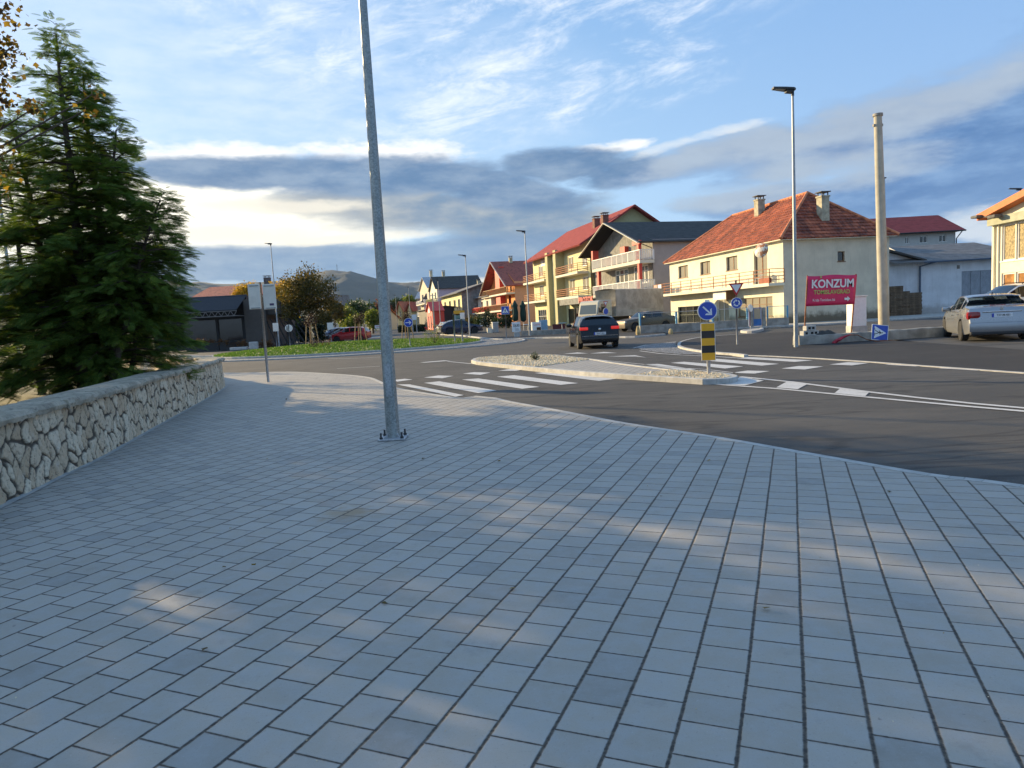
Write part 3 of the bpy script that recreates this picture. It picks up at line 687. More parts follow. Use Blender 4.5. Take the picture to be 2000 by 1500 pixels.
def wallface(path, ds, z0, z1, nz, side, seed, sx=.155, sz=.24):
    s_, P_ = resample(path, ds); t = np.gradient(P_, axis=0); t /= np.linalg.norm(t, axis=1)[:, None]; nrm = np.stack([t[:, 1], -t[:, 0]], 1)*side
    zz = np.linspace(z0, z1, nz); Sg, Zg = np.meshgrid(s_, zz, indexing='ij')
    wob = .03*np.sin(Sg*9+Zg*7)+.02*np.sin(Zg*23-Sg*5); gap, cid = vor(Sg+wob, Zg+.03*np.sin(Sg*11), sx, sz, seed)
    e = np.clip((gap-.03)/.16, 0, 1); e = e*e*(3-2*e)
    h = e*.030+(cid-.5)*.016*e+.006*np.sin(Sg*61+cid*40)*np.sin(Zg*53)*e; batter = (z1-Zg)*.05
    X = P_[:, None, 0]+nrm[:, None, 0]*(h+batter-.03); Y = P_[:, None, 1]+nrm[:, None, 1]*(h+batter-.03)
    V = np.stack([X, Y, Zg], 2).reshape(-1, 3); n, k = len(s_), nz
    i, j = np.meshgrid(np.arange(n-1), np.arange(k-1), indexing='ij'); a = (i*k+j).ravel()
    F = np.stack([a, a+k, a+k+1, a+1], 1) if side > 0 else np.stack([a, a+1, a+k+1, a+k], 1)
    o = npmesh('stonework', V-np.array([-5.2, 8.5, 0]), F, M['rubble'], wall, smooth=True)
    ca = o.data.color_attributes.new('stone', 'FLOAT_COLOR', 'POINT'); ca.data.foreach_set('color', np.stack([gap.ravel(), cid.ravel(), gap.ravel()*0, gap.ravel()*0+1], 1).astype('f').ravel())
    return o
wallface(wp, .017, -.06, .71, 54, 1, 1.0)
wpi = offset(smooth(wp, 4), .42)
wallface(wpi[::3][3:], .05, .0, .71, 16, -1, 2.0)
def coping(path, w0, w1, z0, z1):
    s_, P_ = resample(path, .05); t = np.gradient(P_, axis=0); t /= np.linalg.norm(t, axis=1)[:, None]; nr = np.stack([t[:, 1], -t[:, 0]], 1)
    rr = np.random.default_rng(5); n = len(s_); mb = MB(); i = 0
    while i < n-3:
        k = min(n-1, i+int(rr.integers(14, 26))); dz = rr.normal(0, .006); do_ = rr.normal(0, .012); ring = []
        for q in range(i, k+1):
            p, m_ = P_[q], nr[q]; endc = .012 if q in (i, k) else 0
            j1, j2, j3 = rr.normal(0, .008, 3); jb = rr.normal(0, .006)
            pts = [(w0+do_, z0+jb), (w0+do_+.012+j1-endc, (z0+z1)/2), (w0+do_-.005+j2-endc, z1-.022+dz), (w0+do_-.03+j3, z1+dz-endc), ((w0+w1)/2, z1+dz+.004+j1*.5-endc), (w1+.02, z1+dz-endc), (w1, z1-.03), (w1+.01, z0)]
            sh = (-1 if q == k else (1 if q == i else 0))*.011
            ring.append([(p[0]+m_[0]*a+t[q][0]*sh+5.2, p[1]+m_[1]*a+t[q][1]*sh-8.5, b_) for a, b_ in pts])
        vs = [v for r_ in ring for v in r_]; m8 = 8; fs = []
        for a in range(len(ring)-1):
            for b_ in range(m8): fs.append((a*m8+b_, (a+1)*m8+b_, (a+1)*m8+(b_+1) % m8, a*m8+(b_+1) % m8))
        fs.append(tuple(range(m8))); fs.append(tuple((len(ring)-1)*m8+b_ for b_ in range(m8))[::-1]); mb.add(vs, fs); i = k
    return mb.build('coping', M['coping'], wall, smooth=28)
coping(wp, .065, -.48, .712, .80)
# pale mortar toe at the wall foot
tp = [p for p in offset(smooth(wp, 4), -.10)]; tag(sheet('wall_toe', tp + offset(smooth(wp, 4), .02)[::-1], .006, M['kerb']), kind='structure')
sheet('garden_soil', [(p[0], p[1]) for p in wpi] + [(-60, 52), (-60, -6)], .05, mat('garden_ground', (.075, .075, .035), .95, var=.35, scale=.9, bmp=.03, bscale=10))

# ------------------------------------------------------------------ foliage
def frond_template():
    V = []; F = []
    def leaf(p, d, L, w, z):
        d = np.array(d)/np.linalg.norm(d); n_ = np.array([-d[1], d[0]]); b = len(V)
        for a, c in ((0, 0), (.4, w), (1, 0), (.4, -w)): V.append((p[0]+d[0]*L*a+n_[0]*c, p[1]+d[1]*L*a+n_[1]*c, z-.12*(a*L)**2))
        F.append((b, b+1, b+2, b+3))
    leaf((0, 0), (1, 0), 1.05, .018, 0)
    for i, t in enumerate(np.linspace(.06, .94, 10)):
        L = .50*(1-t*.62)*(0.7+.3*math.sin(t*3.1)); leaf((t, 0), (1, .85), L, .030, -.10*t*t); leaf((t+.04, 0), (1, -.85), L, .030, -.10*t*t)
    V = np.array(V); return V, np.array(F)
FV, FF = frond_template()
def place(tv, tf, P_, X, Zd, sc_):
    """stamp a template at points P_ with x axis X and up Zd"""
    X = X/np.linalg.norm(X, axis=1)[:, None]; Y = np.cross(Zd, X); Y /= np.linalg.norm(Y, axis=1)[:, None]+1e-9; Z = np.cross(X, Y)
    V = P_[:, None, :] + sc_[:, None, None]*(tv[None, :, 0:1]*X[:, None, :]+tv[None, :, 1:2]*Y[:, None, :]+tv[None, :, 2:3]*Z[:, None, :])
    F = (np.arange(len(P_))[:, None, None]*len(tv)+tf[None]).reshape(-1, tf.shape[1]); return V.reshape(-1, 3), F
M['cypress'] = m_leaf('cypress_fronds', [(.052, .105, .024), (.10, .18, .034), (.17, .25, .045), (.34, .34, .06)], .48, .6)
M['cypress2'] = m_leaf('cypress_fronds_pale', [(.05, .09, .025), (.11, .17, .035), (.26, .27, .05)], .4, .6)
def conifer(name, base, stems, label, m_, fr=26, dens=44, fs=.25, seed=1, group=None):
    r2 = np.random.default_rng(seed); t = empty(name, (*base, .05), label=label, cat='conifer tree', group=group); wood = MB(); P_, X_, U_, S_ = [], [], [], []
    for (dx_, dy_, H_, lx, ly, rad, h0) in stems:          # foot offset, height, lean of the top, crown radius, lowest branch
        foot = np.array([dx_, dy_, 0.]); topp = np.array([lx, ly, H_])
        cv = lambda q: foot+(topp-foot)*q+np.array([.10*math.sin(q*5+dx_*3), .08*math.sin(q*4+1), 0])*q
        wood.tube([cv(q) for q in np.linspace(0, .97, 9)], [.11*(1-q)**.8*H_/7+.008 for q in np.linspace(0, .97, 9)], 8)
        nb_ = int(dens*H_*.5)
        for b_ in range(nb_):
            q = (h0/H_)+(1-h0/H_)*((b_+r2.random())/nb_)**.92; a = b_*2.4+r2.normal(0, .5); rel = (q-h0/H_)/(1-h0/H_)
            L = rad*((1-rel)**.72*(1-.48*math.exp(-rel*5.5)))*(.50+.72*r2.random()**.8)+.14; p0 = cv(q); up0 = .45-.2*(1-rel)+r2.normal(0, .12)
            d = np.array([math.cos(a), math.sin(a), 0]); pts = []
            for k in range(6):
                w_ = k/5; pts.append(p0+d*L*w_+np.array([0, 0, L*(up0*w_-.62*w_*w_+.20*w_**3)]))
            wood.tube(pts, [.022*(1-k/5.5)*min(1, L)+.003 for k in range(6)], 4, cap=False)
            pa = np.array(pts); n_ = max(6, int(fr*L**.9)); w_ = r2.random(n_)**.62*.98+.02; seg = np.minimum((w_*5).astype(int), 4); fr_ = w_*5-seg
            pp = pa[seg]*(1-fr_[:, None])+pa[seg+1]*fr_[:, None]; tang = pa[seg+1]-pa[seg]; tang /= np.linalg.norm(tang, axis=1)[:, None]
            side = np.stack([-tang[:, 1], tang[:, 0], 0*tang[:, 0]], 1)*np.where(r2.random(n_) < .5, -1, 1)[:, None]
            xd = tang*(.45+.75*w_[:, None])+side*(1.1-.7*w_[:, None])*(.4+.9*r2.random((n_, 1)))+r2.normal(0, .20, (n_, 3)); xd[:, 2] += .08
            P_.append(pp+r2.normal(0, .045, (n_, 3))); X_.append(xd); U_.append(np.array([0, 0, 1.])+r2.normal(0, .38, (n_, 3))); S_.append(fs*(.6+.6*r2.random(n_))*min(1.15, .55+L*.4))
        k = 16; q = .80+.2*r2.random(k); P_.append(np.array([cv(z_) for z_ in q])); X_.append(r2.normal(0, .6, (k, 3))+np.array([0, 0, .9])); U_.append(r2.normal(0, 1, (k, 3))); S_.append(fs*.6*(.4+.6*r2.random(k)))
    wood.build('trunk', M['bark'], t, smooth=60)
    V, F = place(FV, FF, np.concatenate(P_), np.concatenate(X_), np.concatenate(U_), np.concatenate(S_))
    npmesh('crown', V, F, m_, t); return t
def _ct(px, py, dy, fx, fy, rad, h0): p = ZY(px, py, 13+dy); return (fx, fy, p.z-.05, p.x+8.1, dy, rad, h0)
ctops = [_ct(124, 46, 0, 0, 0, 1.75, .45), _ct(236, 238, .1, .35, .2, 1.6, .4), _ct(322, 378, -.2, .45, -.3, 1.15, 1.7), _ct(24, 215, .2, -.5, .3, 1.6, .4), _ct(172, 120, .6, .2, .7, 1.6, .4), _ct(300, 480, .5, .5, .4, 1.1, 1.5)]
cA_ = conifer('conifer_tree', (-8.1, 13.0), ctops,
              'tall dark green cypress with several leaning tops directly behind the rubble wall', M['cypress'], fr=56, dens=42, seed=3)
cB_ = conifer('conifer_tree', (-10.7, 12.2), [(0, 0, 5.6, -.3, 0, 1.6, .3), (.5, -.4, 4.4, .9, -.3, 1.2, .2)], 'paler yellow-green cypress at the left edge of the photo', M['cypress2'], fr=26, dens=40, seed=5)
cC = conifer('conifer_tree', (-11.9, 18.5), [(0, 0, 7.0, .2, 0, 1.9, .4), (-.9, .3, 6.0, -1.2, .3, 1.7, .3)], 'dark cypress half hidden behind the tall one in the walled garden', M['cypress'], fr=24, dens=36, seed=8)
for x, y, s_, a in ((-14.6, 24.5, .60, 1.2), (-11.3, 9.9, 1.15, 2.2), (-13.7, 15.9, .95, 4.0), (-12.9, 12.3, 1.1, 5.0), (-15.5, 14.5, 1.1, 3.3), (-18.5, 31, .55, .7)):  # copies beyond the left edge are unseen, added to shade the footway
    o = copy_tree(cC); o.location = (x, y, .05); o.scale = (s_, s_, s_); o.rotation_euler.z = a
    o['label'] = {-14.6: 'cypress deep in the garden, farthest one before the road bends', -12.9: 'unseen cypress added outside the left edge to shade a sun patch, behind the pale one', -13.7: 'unseen cypress added outside the left edge to dapple the sun, between the two broad ones', -11.3: 'unseen cypress added outside the left edge for shade, beside the near end of the wall', -15.5: 'unseen broad cypress added outside the left edge for shade, middle of the garden', -18.5: 'cypress at the far left end of the garden wall'}[x]

def leaf_quad():   # folded leaf
    return np.array([(0, 0, 0), (.5, .36, .08), (1.05, 0, 0), (.5, -.36, .08)]), np.array([(0, 1, 2), (0, 2, 3)])
def leaf_maple():
    p = [(0, 0), (.25, -.28), (.5, -.55), (.62, -.25), (1.1, -.05), (.66, .22), (.55, .52), (.2, .30)]
    return np.array([(x, y, .10*abs(y)) for x, y in p]), np.array([(0, 1, 3), (1, 2, 3), (0, 3, 5), (3, 4, 5), (0, 5, 7), (5, 6, 7)])
LQ, LM = leaf_quad(), leaf_maple()
def leafcloud(blobs, n, size, r2, tmpl=LQ, shell=.5, clump=.22, up=.3):
    vol = np.array([b[3]**2.2 for b in blobs]); vol = vol/vol.sum(); P_ = []
    for b_, v_ in zip(blobs, vol):
        k = max(3, int(n*v_)); nc = max(6, k//26); d = r2.normal(0, 1, (nc, 3)); d /= np.linalg.norm(d, axis=1)[:, None]; rad = (shell+(1-shell)*r2.random((nc, 1)))**.6
        c = np.array(b_[:3])+d*rad*b_[3]*np.array([1, 1, .9]); P_.append(c[r2.integers(0, nc, k)]+r2.normal(0, clump*b_[3]**.5*.8, (k, 3)))
    P_ = np.concatenate(P_); k = len(P_); X = r2.normal(0, 1, (k, 3)); X[:, 2] -= .3
    return place(tmpl[0], tmpl[1], P_, X, np.array([0, 0, 1.])*up+r2.normal(0, .7, (k, 3)), size*(.6+.7*r2.random(k)))
def leaftree(name, label, base, blobs, n, size, m_, tr=.14, seed=1, cat='tree', group=None, tmpl=LQ, shell=.5, clump=.22, fork=.45, z0=0.0, parent=None, tops=None):
    """base (x,y); blobs in world coordinates"""
    r2 = np.random.default_rng(seed); t = empty(name, (base[0], base[1], z0), label=label, cat=cat, group=group)
    B = [(b[0]-base[0], b[1]-base[1], b[2]-z0, b[3]) for b in blobs]; wood = MB()
    cz_ = min(b[2]-b[3]*.4 for b in B); f = np.array([0, 0, max(.2, cz_*fork*1.6)]); mean = np.mean([b[:3] for b in B], axis=0)
    f[0], f[1] = mean[0]*.25, mean[1]*.25; wood.tube([(0, 0, -.1), (f[0]*.4, f[1]*.4, f[2]*.5), tuple(f)], [tr*1.25, tr, tr*.8], 8)
    for b_ in B:
        e = np.array(b_[:3]); mid = f*.5+e*.5+np.array([0, 0, .1*b_[3]]); wood.tube([f, mid, e, e+np.array([0, 0, b_[3]*.5])], [tr*.6, tr*.4, tr*.2, tr*.06], 5, cap=False)
        for k in range(7):
            d = r2.normal(0, 1, 3); d[2] = abs(d[2])*.6; d /= np.linalg.norm(d); q = r2.random(); st = mid*(1-q)+e*q; wood.tube([st, st+d*b_[3]*.5, st+d*b_[3]*.95+np.array([0, 0, .05])], [tr*.2, tr*.10, tr*.03], 4, cap=False)
    wood.build('trunk', M['bark'], t, smooth=60); V, F = leafcloud(B, n, size, r2, tmpl, shell, clump); npmesh('crown', V, F, m_, t); return t
def PB(l, Y):     # blobs from photo places at forward distance Y: (px,py,radius px[,dY])
    out = []
    for b in l: p = ZY(b[0], b[1], Y+(b[3] if len(b) > 3 else 0)); out.append((p.x, p.y, p.z, b[2]*p.y/FPX))
    return out
M['autumn'] = m_leaf('autumn_maple', [(.04, .024, .012), (.08, .05, .016), (.16, .11, .02), (.42, .27, .03), (.08, .08, .02)], .42)
M['olive'] = m_leaf('olive_leaves', [(.03, .035, .010), (.075, .07, .015), (.16, .11, .02), (.32, .18, .03)], .38)
M['yellowleaf'] = m_leaf('yellow_leaves', [(.22, .14, .015), (.50, .30, .02), (.62, .40, .03), (.30, .13, .015)], .4)
M['lime'] = m_leaf('lime_leaves', [(.06, .09, .015), (.16, .20, .025), (.30, .30, .04)], .4)
M['green'] = m_leaf('green_leaves', [(.02, .045, .012), (.045, .075, .018), (.08, .11, .02)], .3)
M['rust'] = m_leaf('rust_leaves', [(.06, .018, .010), (.14, .035, .015), (.24, .075, .02)], .3)
M['purple'] = m_leaf('purple_leaves', [(.018, .010, .010), (.05, .02, .014), (.09, .05, .016)], .2)
# autumn maple whose boughs reach in at the top left
leaftree('maple_tree', 'autumn maple with yellow and brown leaves reaching in at the top left', (-9.6, 8.6), PB([(-170, 60, 180), (-90, 130, 85, .3), (18, 95, 32, .5), (-5, 190, 34, .6), (-120, 300, 110), (12, 12, 14, .2), (180, 185, 17, 1.0), (60, 215, 24, .8), (168, 215, 14, .9), (-90, -60, 70)], 9.0), 4300, .07, M['autumn'], .045, seed=4, tmpl=LM, shell=.25, clump=.16)
mb = MB()
# trees beyond the roundabout
leaftree('broadleaf_tree', 'rounded olive-brown tree with forked trunk beyond the lawn of the roundabout', G(612, 668)[0:1]+(66.0,), PB([(578, 560, 26), (606, 548, 26, 1), (632, 566, 22, -1), (590, 592, 28), (618, 600, 26, 1), (566, 606, 20, -1), (642, 588, 18), (600, 570, 30), (556, 585, 14)], 66), 9500, .19, M['olive'], .20, seed=6, shell=.2, clump=.42, fork=.7)
leaftree('broadleaf_tree', 'orange-yellow tree crown behind the back of the double signboard', ZY(546, 655, 80)[:2], PB([(545, 572, 14), (556, 592, 18), (538, 600, 12), (562, 560, 10)], 80), 5200, .24, M['yellowleaf'], .2, seed=7, clump=.5)
leaftree('broadleaf_tree', 'golden tree standing behind the flat dark restaurant roof', ZY(480, 660, 92)[:2], PB([(478, 572, 12), (466, 578, 8), (490, 566, 9)], 92), 2600, .26, M['yellowleaf'], .15, seed=9, clump=.5)
for i, (px, py, r_, Y, mm, lab, nl) in enumerate([
    (676, 612, 15, 150, 'lime', 'lime-green tree left of the pair, behind the parked cars', 3000), (696, 600, 16, 165, 'green', 'darker green round tree rising behind the lime tree', 3000),
    (655, 600, 12, 140, 'olive', 'brownish tree right beside the big rounded olive tree', 2500), (729, 618, 11, 130, 'lime', 'small yellow-green tree left of the galvanised near pole', 2600),
    (748, 600, 14, 230, 'rust', 'rust-red tree left of the near galvanised pole', 2600), (722, 604, 12, 200, 'green', 'mid green tree between lime tree and rust-red tree', 2200),
    (800, 590, 14, 260, 'lime', 'yellow-green tree rising behind the far houses', 2600), (776, 592, 9, 250, 'green', 'dark narrow tree just right of the near pole', 1800), (690, 628, 12, 120, 'lime', 'low yellow-green bushy tree above the roof of the red car', 2200),
    (765, 598, 10, 240, 'green', 'dark green tree hidden partly by the near pole', 1500), (632, 620, 14, 110, 'olive', 'olive bushy tree under the crown of the rounded tree', 2200), (580, 628, 16, 95, 'green', 'dark bushy tree below the orange-yellow crown', 2400)]):
    b = ZY(px, 650, Y)
    leaftree('broadleaf_tree', lab, (b.x, b.y), PB([(px, py, r_*.8), (px-r_*.6, py+r_*.5, r_*.6), (px+r_*.6, py+r_*.5, r_*.6), (px, py+r_*1.1, r_*.7)], Y), nl, .0030*Y, M[mm], .18, seed=20+i, clump=.55, group='trees beyond the roundabout')
# small staked trees on the roundabout
def staked(px, Y, crown_py, lab):
    b = ZY(px, 660, Y); z = gz(min(RG, math.hypot(b.x-RC[0], b.y-RC[1]))); t = empty('staked_tree', (b.x, b.y, z), label=lab, cat='young tree', group='young trees staked on the roundabout')
    w = MB(); w.tube([(0, 0, 0), (.02, 0, 1.0), (0, .02, 1.5)], [.03, .025, .015], 6); w.build('trunk', M['bark'], t)
    for dx_, dy_ in ((-.42, -.1), (-.18, .25), (.12, -.3), (.45, .1)):
        s_ = MB(); s_.tube([(dx_, dy_, -.05), (dx_*.62, dy_*.62, 1.45)], [.035, .033], 8); s_.build('stake', M['stake'], t)
    r2 = np.random.default_rng(int(px)); V, F = leafcloud([(0, 0, 1.75, .36), (.12, 0, 1.5, .26), (-.15, .05, 1.55, .24)], 900, .07, r2); npmesh('crown', V, F, M['purple'], t)
staked(609, 46.5, 0, 'staked young tree in front of the big rounded tree, leftmost on the roundabout')
staked(704, 50.5, 0, 'staked young purple tree in front of the red car')
staked(796, 51.5, 0, 'staked young tree behind the round blue arrow sign')
def bush(name, lab, px, Y, r_, n, m_, sz=.05, z=None, cat='shrub', group=None, flowers=None, hgt=.8):
    b = ZY(px, 660, Y); z = 0.0 if z is None else z; r2 = np.random.default_rng(int(px*7)); t = empty(name, (b.x, b.y, z), label=lab, cat=cat, group=group)
    w = MB()
    for k in range(9):
        a = k*2.4; w.tube([(0, 0, -.03), (math.cos(a)*r_*.35, math.sin(a)*r_*.35, r_*hgt*.7), (math.cos(a)*r_*.7, math.sin(a)*r_*.7, r_*hgt*(1.2+.3*r2.random()))], [.012, .008, .004], 4, cap=False)
    w.build('stem', M['bark'], t); V, F = leafcloud([(0, 0, r_*hgt, r_*.75), (r_*.4, 0, r_*hgt*.8, r_*.5), (-r_*.4, 0, r_*hgt*.8, r_*.5)], n, sz, r2, clump=.16); npmesh('foliage', V, F, m_, t)
    if flowers:
        V, F = leafcloud([(0, 0, r_*hgt*1.3, r_*.7)], 26, .09, r2, clump=.05, shell=.8); npmesh('blossom', V, F, flowers, t)
    return t
M['rose'] = m_leaf('rose_petals', [(.35, .02, .03), (.55, .03, .05)], .2)
bush('rose_bush', 'sparse rose bush with red blossoms on the roundabout lawn', 849, 41.0, .75, 420, M['lime'], .06, .22, flowers=M['rose'])
bush('shrub', 'small dark withered shrub at the left of the roundabout lawn', 613, 42, .42, 300, M['purple'], .05, .25, group='withered shrubs on the roundabout')
bush('shrub', 'small reddish withered shrub right of the dark one on the lawn', 637, 43, .38, 150, M['rust'], .05, .25, group='withered shrubs on the roundabout')
bush('shrub', 'tiny green shrub in the gravel of the traffic island', 1043, 22.6, .16, 420, M['green'], .03, .03)
for i, (px, Y, r_) in enumerate([(532, 62, .6), (480, 60, .8), (940, 75, 1.3)]):
    pass

# a few fallen leaves and bits of grit on the blocks
r2 = np.random.default_rng(77); k = 90; P_ = np.stack([r2.random(k)*9-5, r2.random(k)**.8*15+2.2, np.full(k, .012)], 1); P_ = P_[[i for i in range(k) if inside((P_[i, 0], P_[i, 1]), kerb_path + [(8.0, -12), (-4, -12), (-4.6, 6), (-6, 12), (-7.5, 18)])]]; k = len(P_)
V, F = place(LM[0], LM[1], P_, np.concatenate([r2.normal(0, 1, (k, 2)), r2.normal(0, .1, (k, 1))], 1), np.array([0, 0, 1.])+r2.normal(0, .2, (k, 3)), .022+.022*r2.random(k)); tag(npmesh('fallen_leaves', V, F, M['autumn']), kind='stuff')
k = 900; P_ = np.stack([r2.random(k)*12-6, r2.random(k)*13+2, np.full(k, .004)], 1); P_ = P_[[i for i in range(k) if inside((P_[i, 0], P_[i, 1]), kerb_path + [(8.0, -12), (-4, -12), (-4.6, 6), (-6, 12), (-7.5, 18)])]]; k = len(P_)
V, F = place(LQ[0], LQ[1], P_, np.concatenate([r2.normal(0, 1, (k, 2)), r2.normal(0, .3, (k, 1))], 1), r2.normal(0, 1, (k, 3)), .004+.007*r2.random(k)); tag(npmesh('grit', V, F, M['pebble']), kind='stuff')
# ------------------------------------------------------------------ buildings
class Fr:
    """local frame of a building: x runs along the street front away from the camera, y outward to the street, z up"""
    def __init__(s, O, azd): s.O = Vector((O[0], O[1], 0)); a = R(azd); s.u = Vector((math.sin(a), math.cos(a), 0)); s.n = Vector((-math.cos(a), math.sin(a), 0)); s.rz = R(90-azd)
    def front(s, px, py, y=0.0):
        d = ray(px, py); C = Vector((0, 0, CAMH)); t = (y-(C-s.O).dot(s.n))/d.dot(s.n); p = C+d*t-s.O; return (p.dot(s.u), p.z)
    def side(s, px, py, x=0.0):
        d = ray(px, py); C = Vector((0, 0, CAMH)); t = (x-(C-s.O).dot(s.u))/d.dot(s.u); p = C+d*t-s.O; return (p.dot(s.n), p.z)
    def root(s, name, label, cat, group=None): return empty(name, s.O, s.rz, label, cat, group)
def V3(*a): return Vector(a)
def wall_panel(mb, O, U, Nn, L, z0, z1, holes, t=.18, mi=0, poly=None):
    """outer face O + U*a + z, with holes (a0,a1,b0,b1) and reveals going inward"""
    O, U, Nn = Vector(O), Vector(U), Vector(Nn)
    xs = sorted({0.0, L, *[h[0] for h in holes], *[h[1] for h in holes]}); zs = sorted({z0, z1, *[h[2] for h in holes], *[h[3] for h in holes]})
    def P(a, b, d=0.0): return O+U*a+V3(0, 0, b)-Nn*d
    ccw = U.cross(V3(0, 0, 1)).dot(Nn) > 0
    def q(a, b, c, d_):
        mb.quad(*( (a, b, c, d_) if ccw else (d_, c, b, a)), mi)
    for i in range(len(xs)-1):
        for j in range(len(zs)-1):
            cx_, cz_ = (xs[i]+xs[i+1])/2, (zs[j]+zs[j+1])/2
            if any(h[0] < cx_ < h[1] and h[2] < cz_ < h[3] for h in holes): continue
            q(P(xs[i], zs[j]), P(xs[i+1], zs[j]), P(xs[i+1], zs[j+1]), P(xs[i], zs[j+1]))
    for a0, a1, b0, b1 in holes:
        for A, B in (((a0, b0), (a1, b0)), ((a1, b0), (a1, b1)), ((a1, b1), (a0, b1)), ((a0, b1), (a0, b0))):
            q(P(*B), P(*A), P(*A, t), P(*B, t))
def window(parent, O, U, Nn, a0, a1, b0, b1, nx=2, nz=1, fm=None, pm=None, d=.12, fw=.06, name='window', sill=True, hbar=None, lab=None):
    """casement set back d into its hole; pane is its sub-part"""
    O, U, Nn = Vector(O), Vector(U), Vector(Nn); fm = fm or M['frame']; pm = pm or M['glass']; mb = MB(); up = V3(0, 0, 1)
    def P(a, b, dd): return O+U*a+up*b-Nn*dd
    def rect(x0, x1, z0_, z1_):
        p = [P(x0, z0_, d), P(x1, z0_, d), P(x1, z1_, d), P(x0, z1_, d)]; b_ = [v+Nn*.05 for v in p]
        mb.add(p+b_, [(4, 5, 6, 7), (7, 6, 5, 4), (0, 1, 5, 4), (1, 2, 6, 5), (2, 3, 7, 6), (3, 0, 4, 7)][0:1]+[(0, 1, 5, 4), (1, 2, 6, 5), (2, 3, 7, 6), (3, 0, 4, 7)])
    rect(a0, a1, b0, b0+fw); rect(a0, a1, b1-fw, b1); rect(a0, a0+fw, b0+fw, b1-fw); rect(a1-fw, a1, b0+fw, b1-fw)
    for i in range(1, nx): c = a0+(a1-a0)*i/nx; rect(c-fw*.6, c+fw*.6, b0+fw, b1-fw)
    for j in (range(1, nz) if hbar is None else [0]):
        c = b0+(b1-b0)*(j/nz if hbar is None else hbar); rect(a0+fw, a1-fw, c-fw*.4, c+fw*.4)
    if sill:
        p = [P(a0-.06, b0-.05, -.05), P(a1+.06, b0-.05, -.05), P(a1+.06, b0, -.05), P(a0-.06, b0, -.05)]; b_ = [v-Nn*(.05+d) for v in p]
        mb.add(p+b_, [(0, 1, 2, 3), (3, 2, 6, 7), (0, 4, 5, 1), (0, 3, 7, 4), (1, 5, 6, 2)])
    w = mb.build(name, fm, parent)
    bm_ = bmesh.new(); bm_.from_mesh(w.data); bmesh.ops.recalc_face_normals(bm_, faces=bm_.faces[:]); bm_.to_mesh(w.data); bm_.free()
    if lab: w['label'] = lab
    MB().quad(P(a0+.01, b0+.01, d-.012), P(a1-.01, b0+.01, d-.012), P(a1-.01, b1-.01, d-.012), P(a0+.01, b1-.01, d-.012)).build('pane', pm, w); return w
def slab_roof(mb, pts, th, mi=0):           # a roof plane with thickness downward
    p = [Vector(q) for q in pts]; n_ = (p[1]-p[0]).cross(p[2]-p[0]).normalized()
    if n_.z < 0: p = p[::-1]; n_ = -n_
    b_ = [v-n_*th for v in p]; k = len(p)
    mb.add(p+b_, [tuple(range(k)), tuple(range(k, 2*k))[::-1]]+[(i, k+i, k+(i+1) % k, (i+1) % k) for i in range(k)], mi)
def chimney(parent, x, y, z0, z1, w, m_, cap=True, name='chimney'):
    mb = MB(); mb.box(x-w/2, x+w/2, y-w/2, y+w/2, z0, z1, 0); mb.box(x-w/2-.05, x+w/2+.05, y-w/2-.05, y+w/2+.05, z1, z1+.10, 0)
    if cap:
        for sx in (-1, 1):
            for sy in (-1, 1): mb.box(x+sx*w*.38-.03, x+sx*w*.38+.03, y+sy*w*.38-.03, y+sy*w*.38+.03, z1+.10, z1+.34, 1)
        mb.box(x-w/2-.09, x+w/2+.09, y-w/2-.09, y+w/2+.09, z1+.34, z1+.40, 1)
    return mb.build(name, [m_, M['concrete_d']], parent)
def rails(parent, pts, z0, z1, m_, post=1.6, bars=4, bw=.03, vert=None, name='railing', pw=.05):
    """railing along local points; horizontal bars, or vertical ones at a spacing"""
    mb = MB()
    for a, b in zip(pts[:-1], pts[1:]):
        a, b = Vector((*a, 0)), Vector((*b, 0)); L = (b-a).length; k = max(1, round(L/post))
        for i in range(k+1): p = a+(b-a)*i/k; mb.bar(p+V3(0, 0, z0), p+V3(0, 0, z1), pw)
        for j in range(bars): z = z0+(z1-z0)*(j+1)/bars; mb.bar(a+V3(0, 0, z), b+V3(0, 0, z), bw, bw*1.6)
        if vert:
            kk = max(1, round(L/vert[0]))
            for i in range(kk): p = a+(b-a)*(i+.5)/kk; d = (b-a).normalized()*vert[1]/2; mb.bar(p+V3(0, 0, z0+.06), p+V3(0, 0, z1-.08), vert[1], .02)
    return mb.build(name, m_, parent)
M['greyglass'] = m_glass('grey_reflecting_glass', (.16, .17, .16), .08)
M['concrete_d'] = mat('dark_concrete', (.11, .105, .10), .85, var=.25, bmp=.01)
M['cream'] = mat('cream_render', (.72, .68, .52), .85, var=.05, scale=1.2, bmp=.004, bscale=60, streak=.12, grime=.8)
M['creamdirty'] = mat('stained_cream_render', (.64, .565, .42), .88, var=.08, scale=.7, bmp=.005, bscale=50, streak=.3, grime=1.0)
M['tile'] = m_tiles('clay_tiles', (.25, .055, .026), (.50, .135, .055), moss=.45); M['tile2'] = m_tiles('red_tiles', (.34, .075, .045), (.42, .10, .055), moss=.05)
M['tile3'] = m_tiles('orange_tiles', (.50, .15, .06), (.60, .20, .08), moss=.08); M['redmetal'] = m_metalroof('wine_red_sheet_roof', (.30, .055, .05), .25)
M['darkroof'] = m_metalroof('charcoal_roof', (.075, .070, .064), .6); M['greyroof'] = m_metalroof('grey_fibre_roof', (.20, .195, .19), .18)
M['navyroof'] = m_metalroof('navy_roof', (.025, .03, .055), .4); M['paleroof'] = m_metalroof('pale_roof', (.42, .43, .45), .4)
M['rust'+'iron'] = mat('rusty_iron', (.28, .10, .035), .7, var=.35, scale=9, metal=.2)
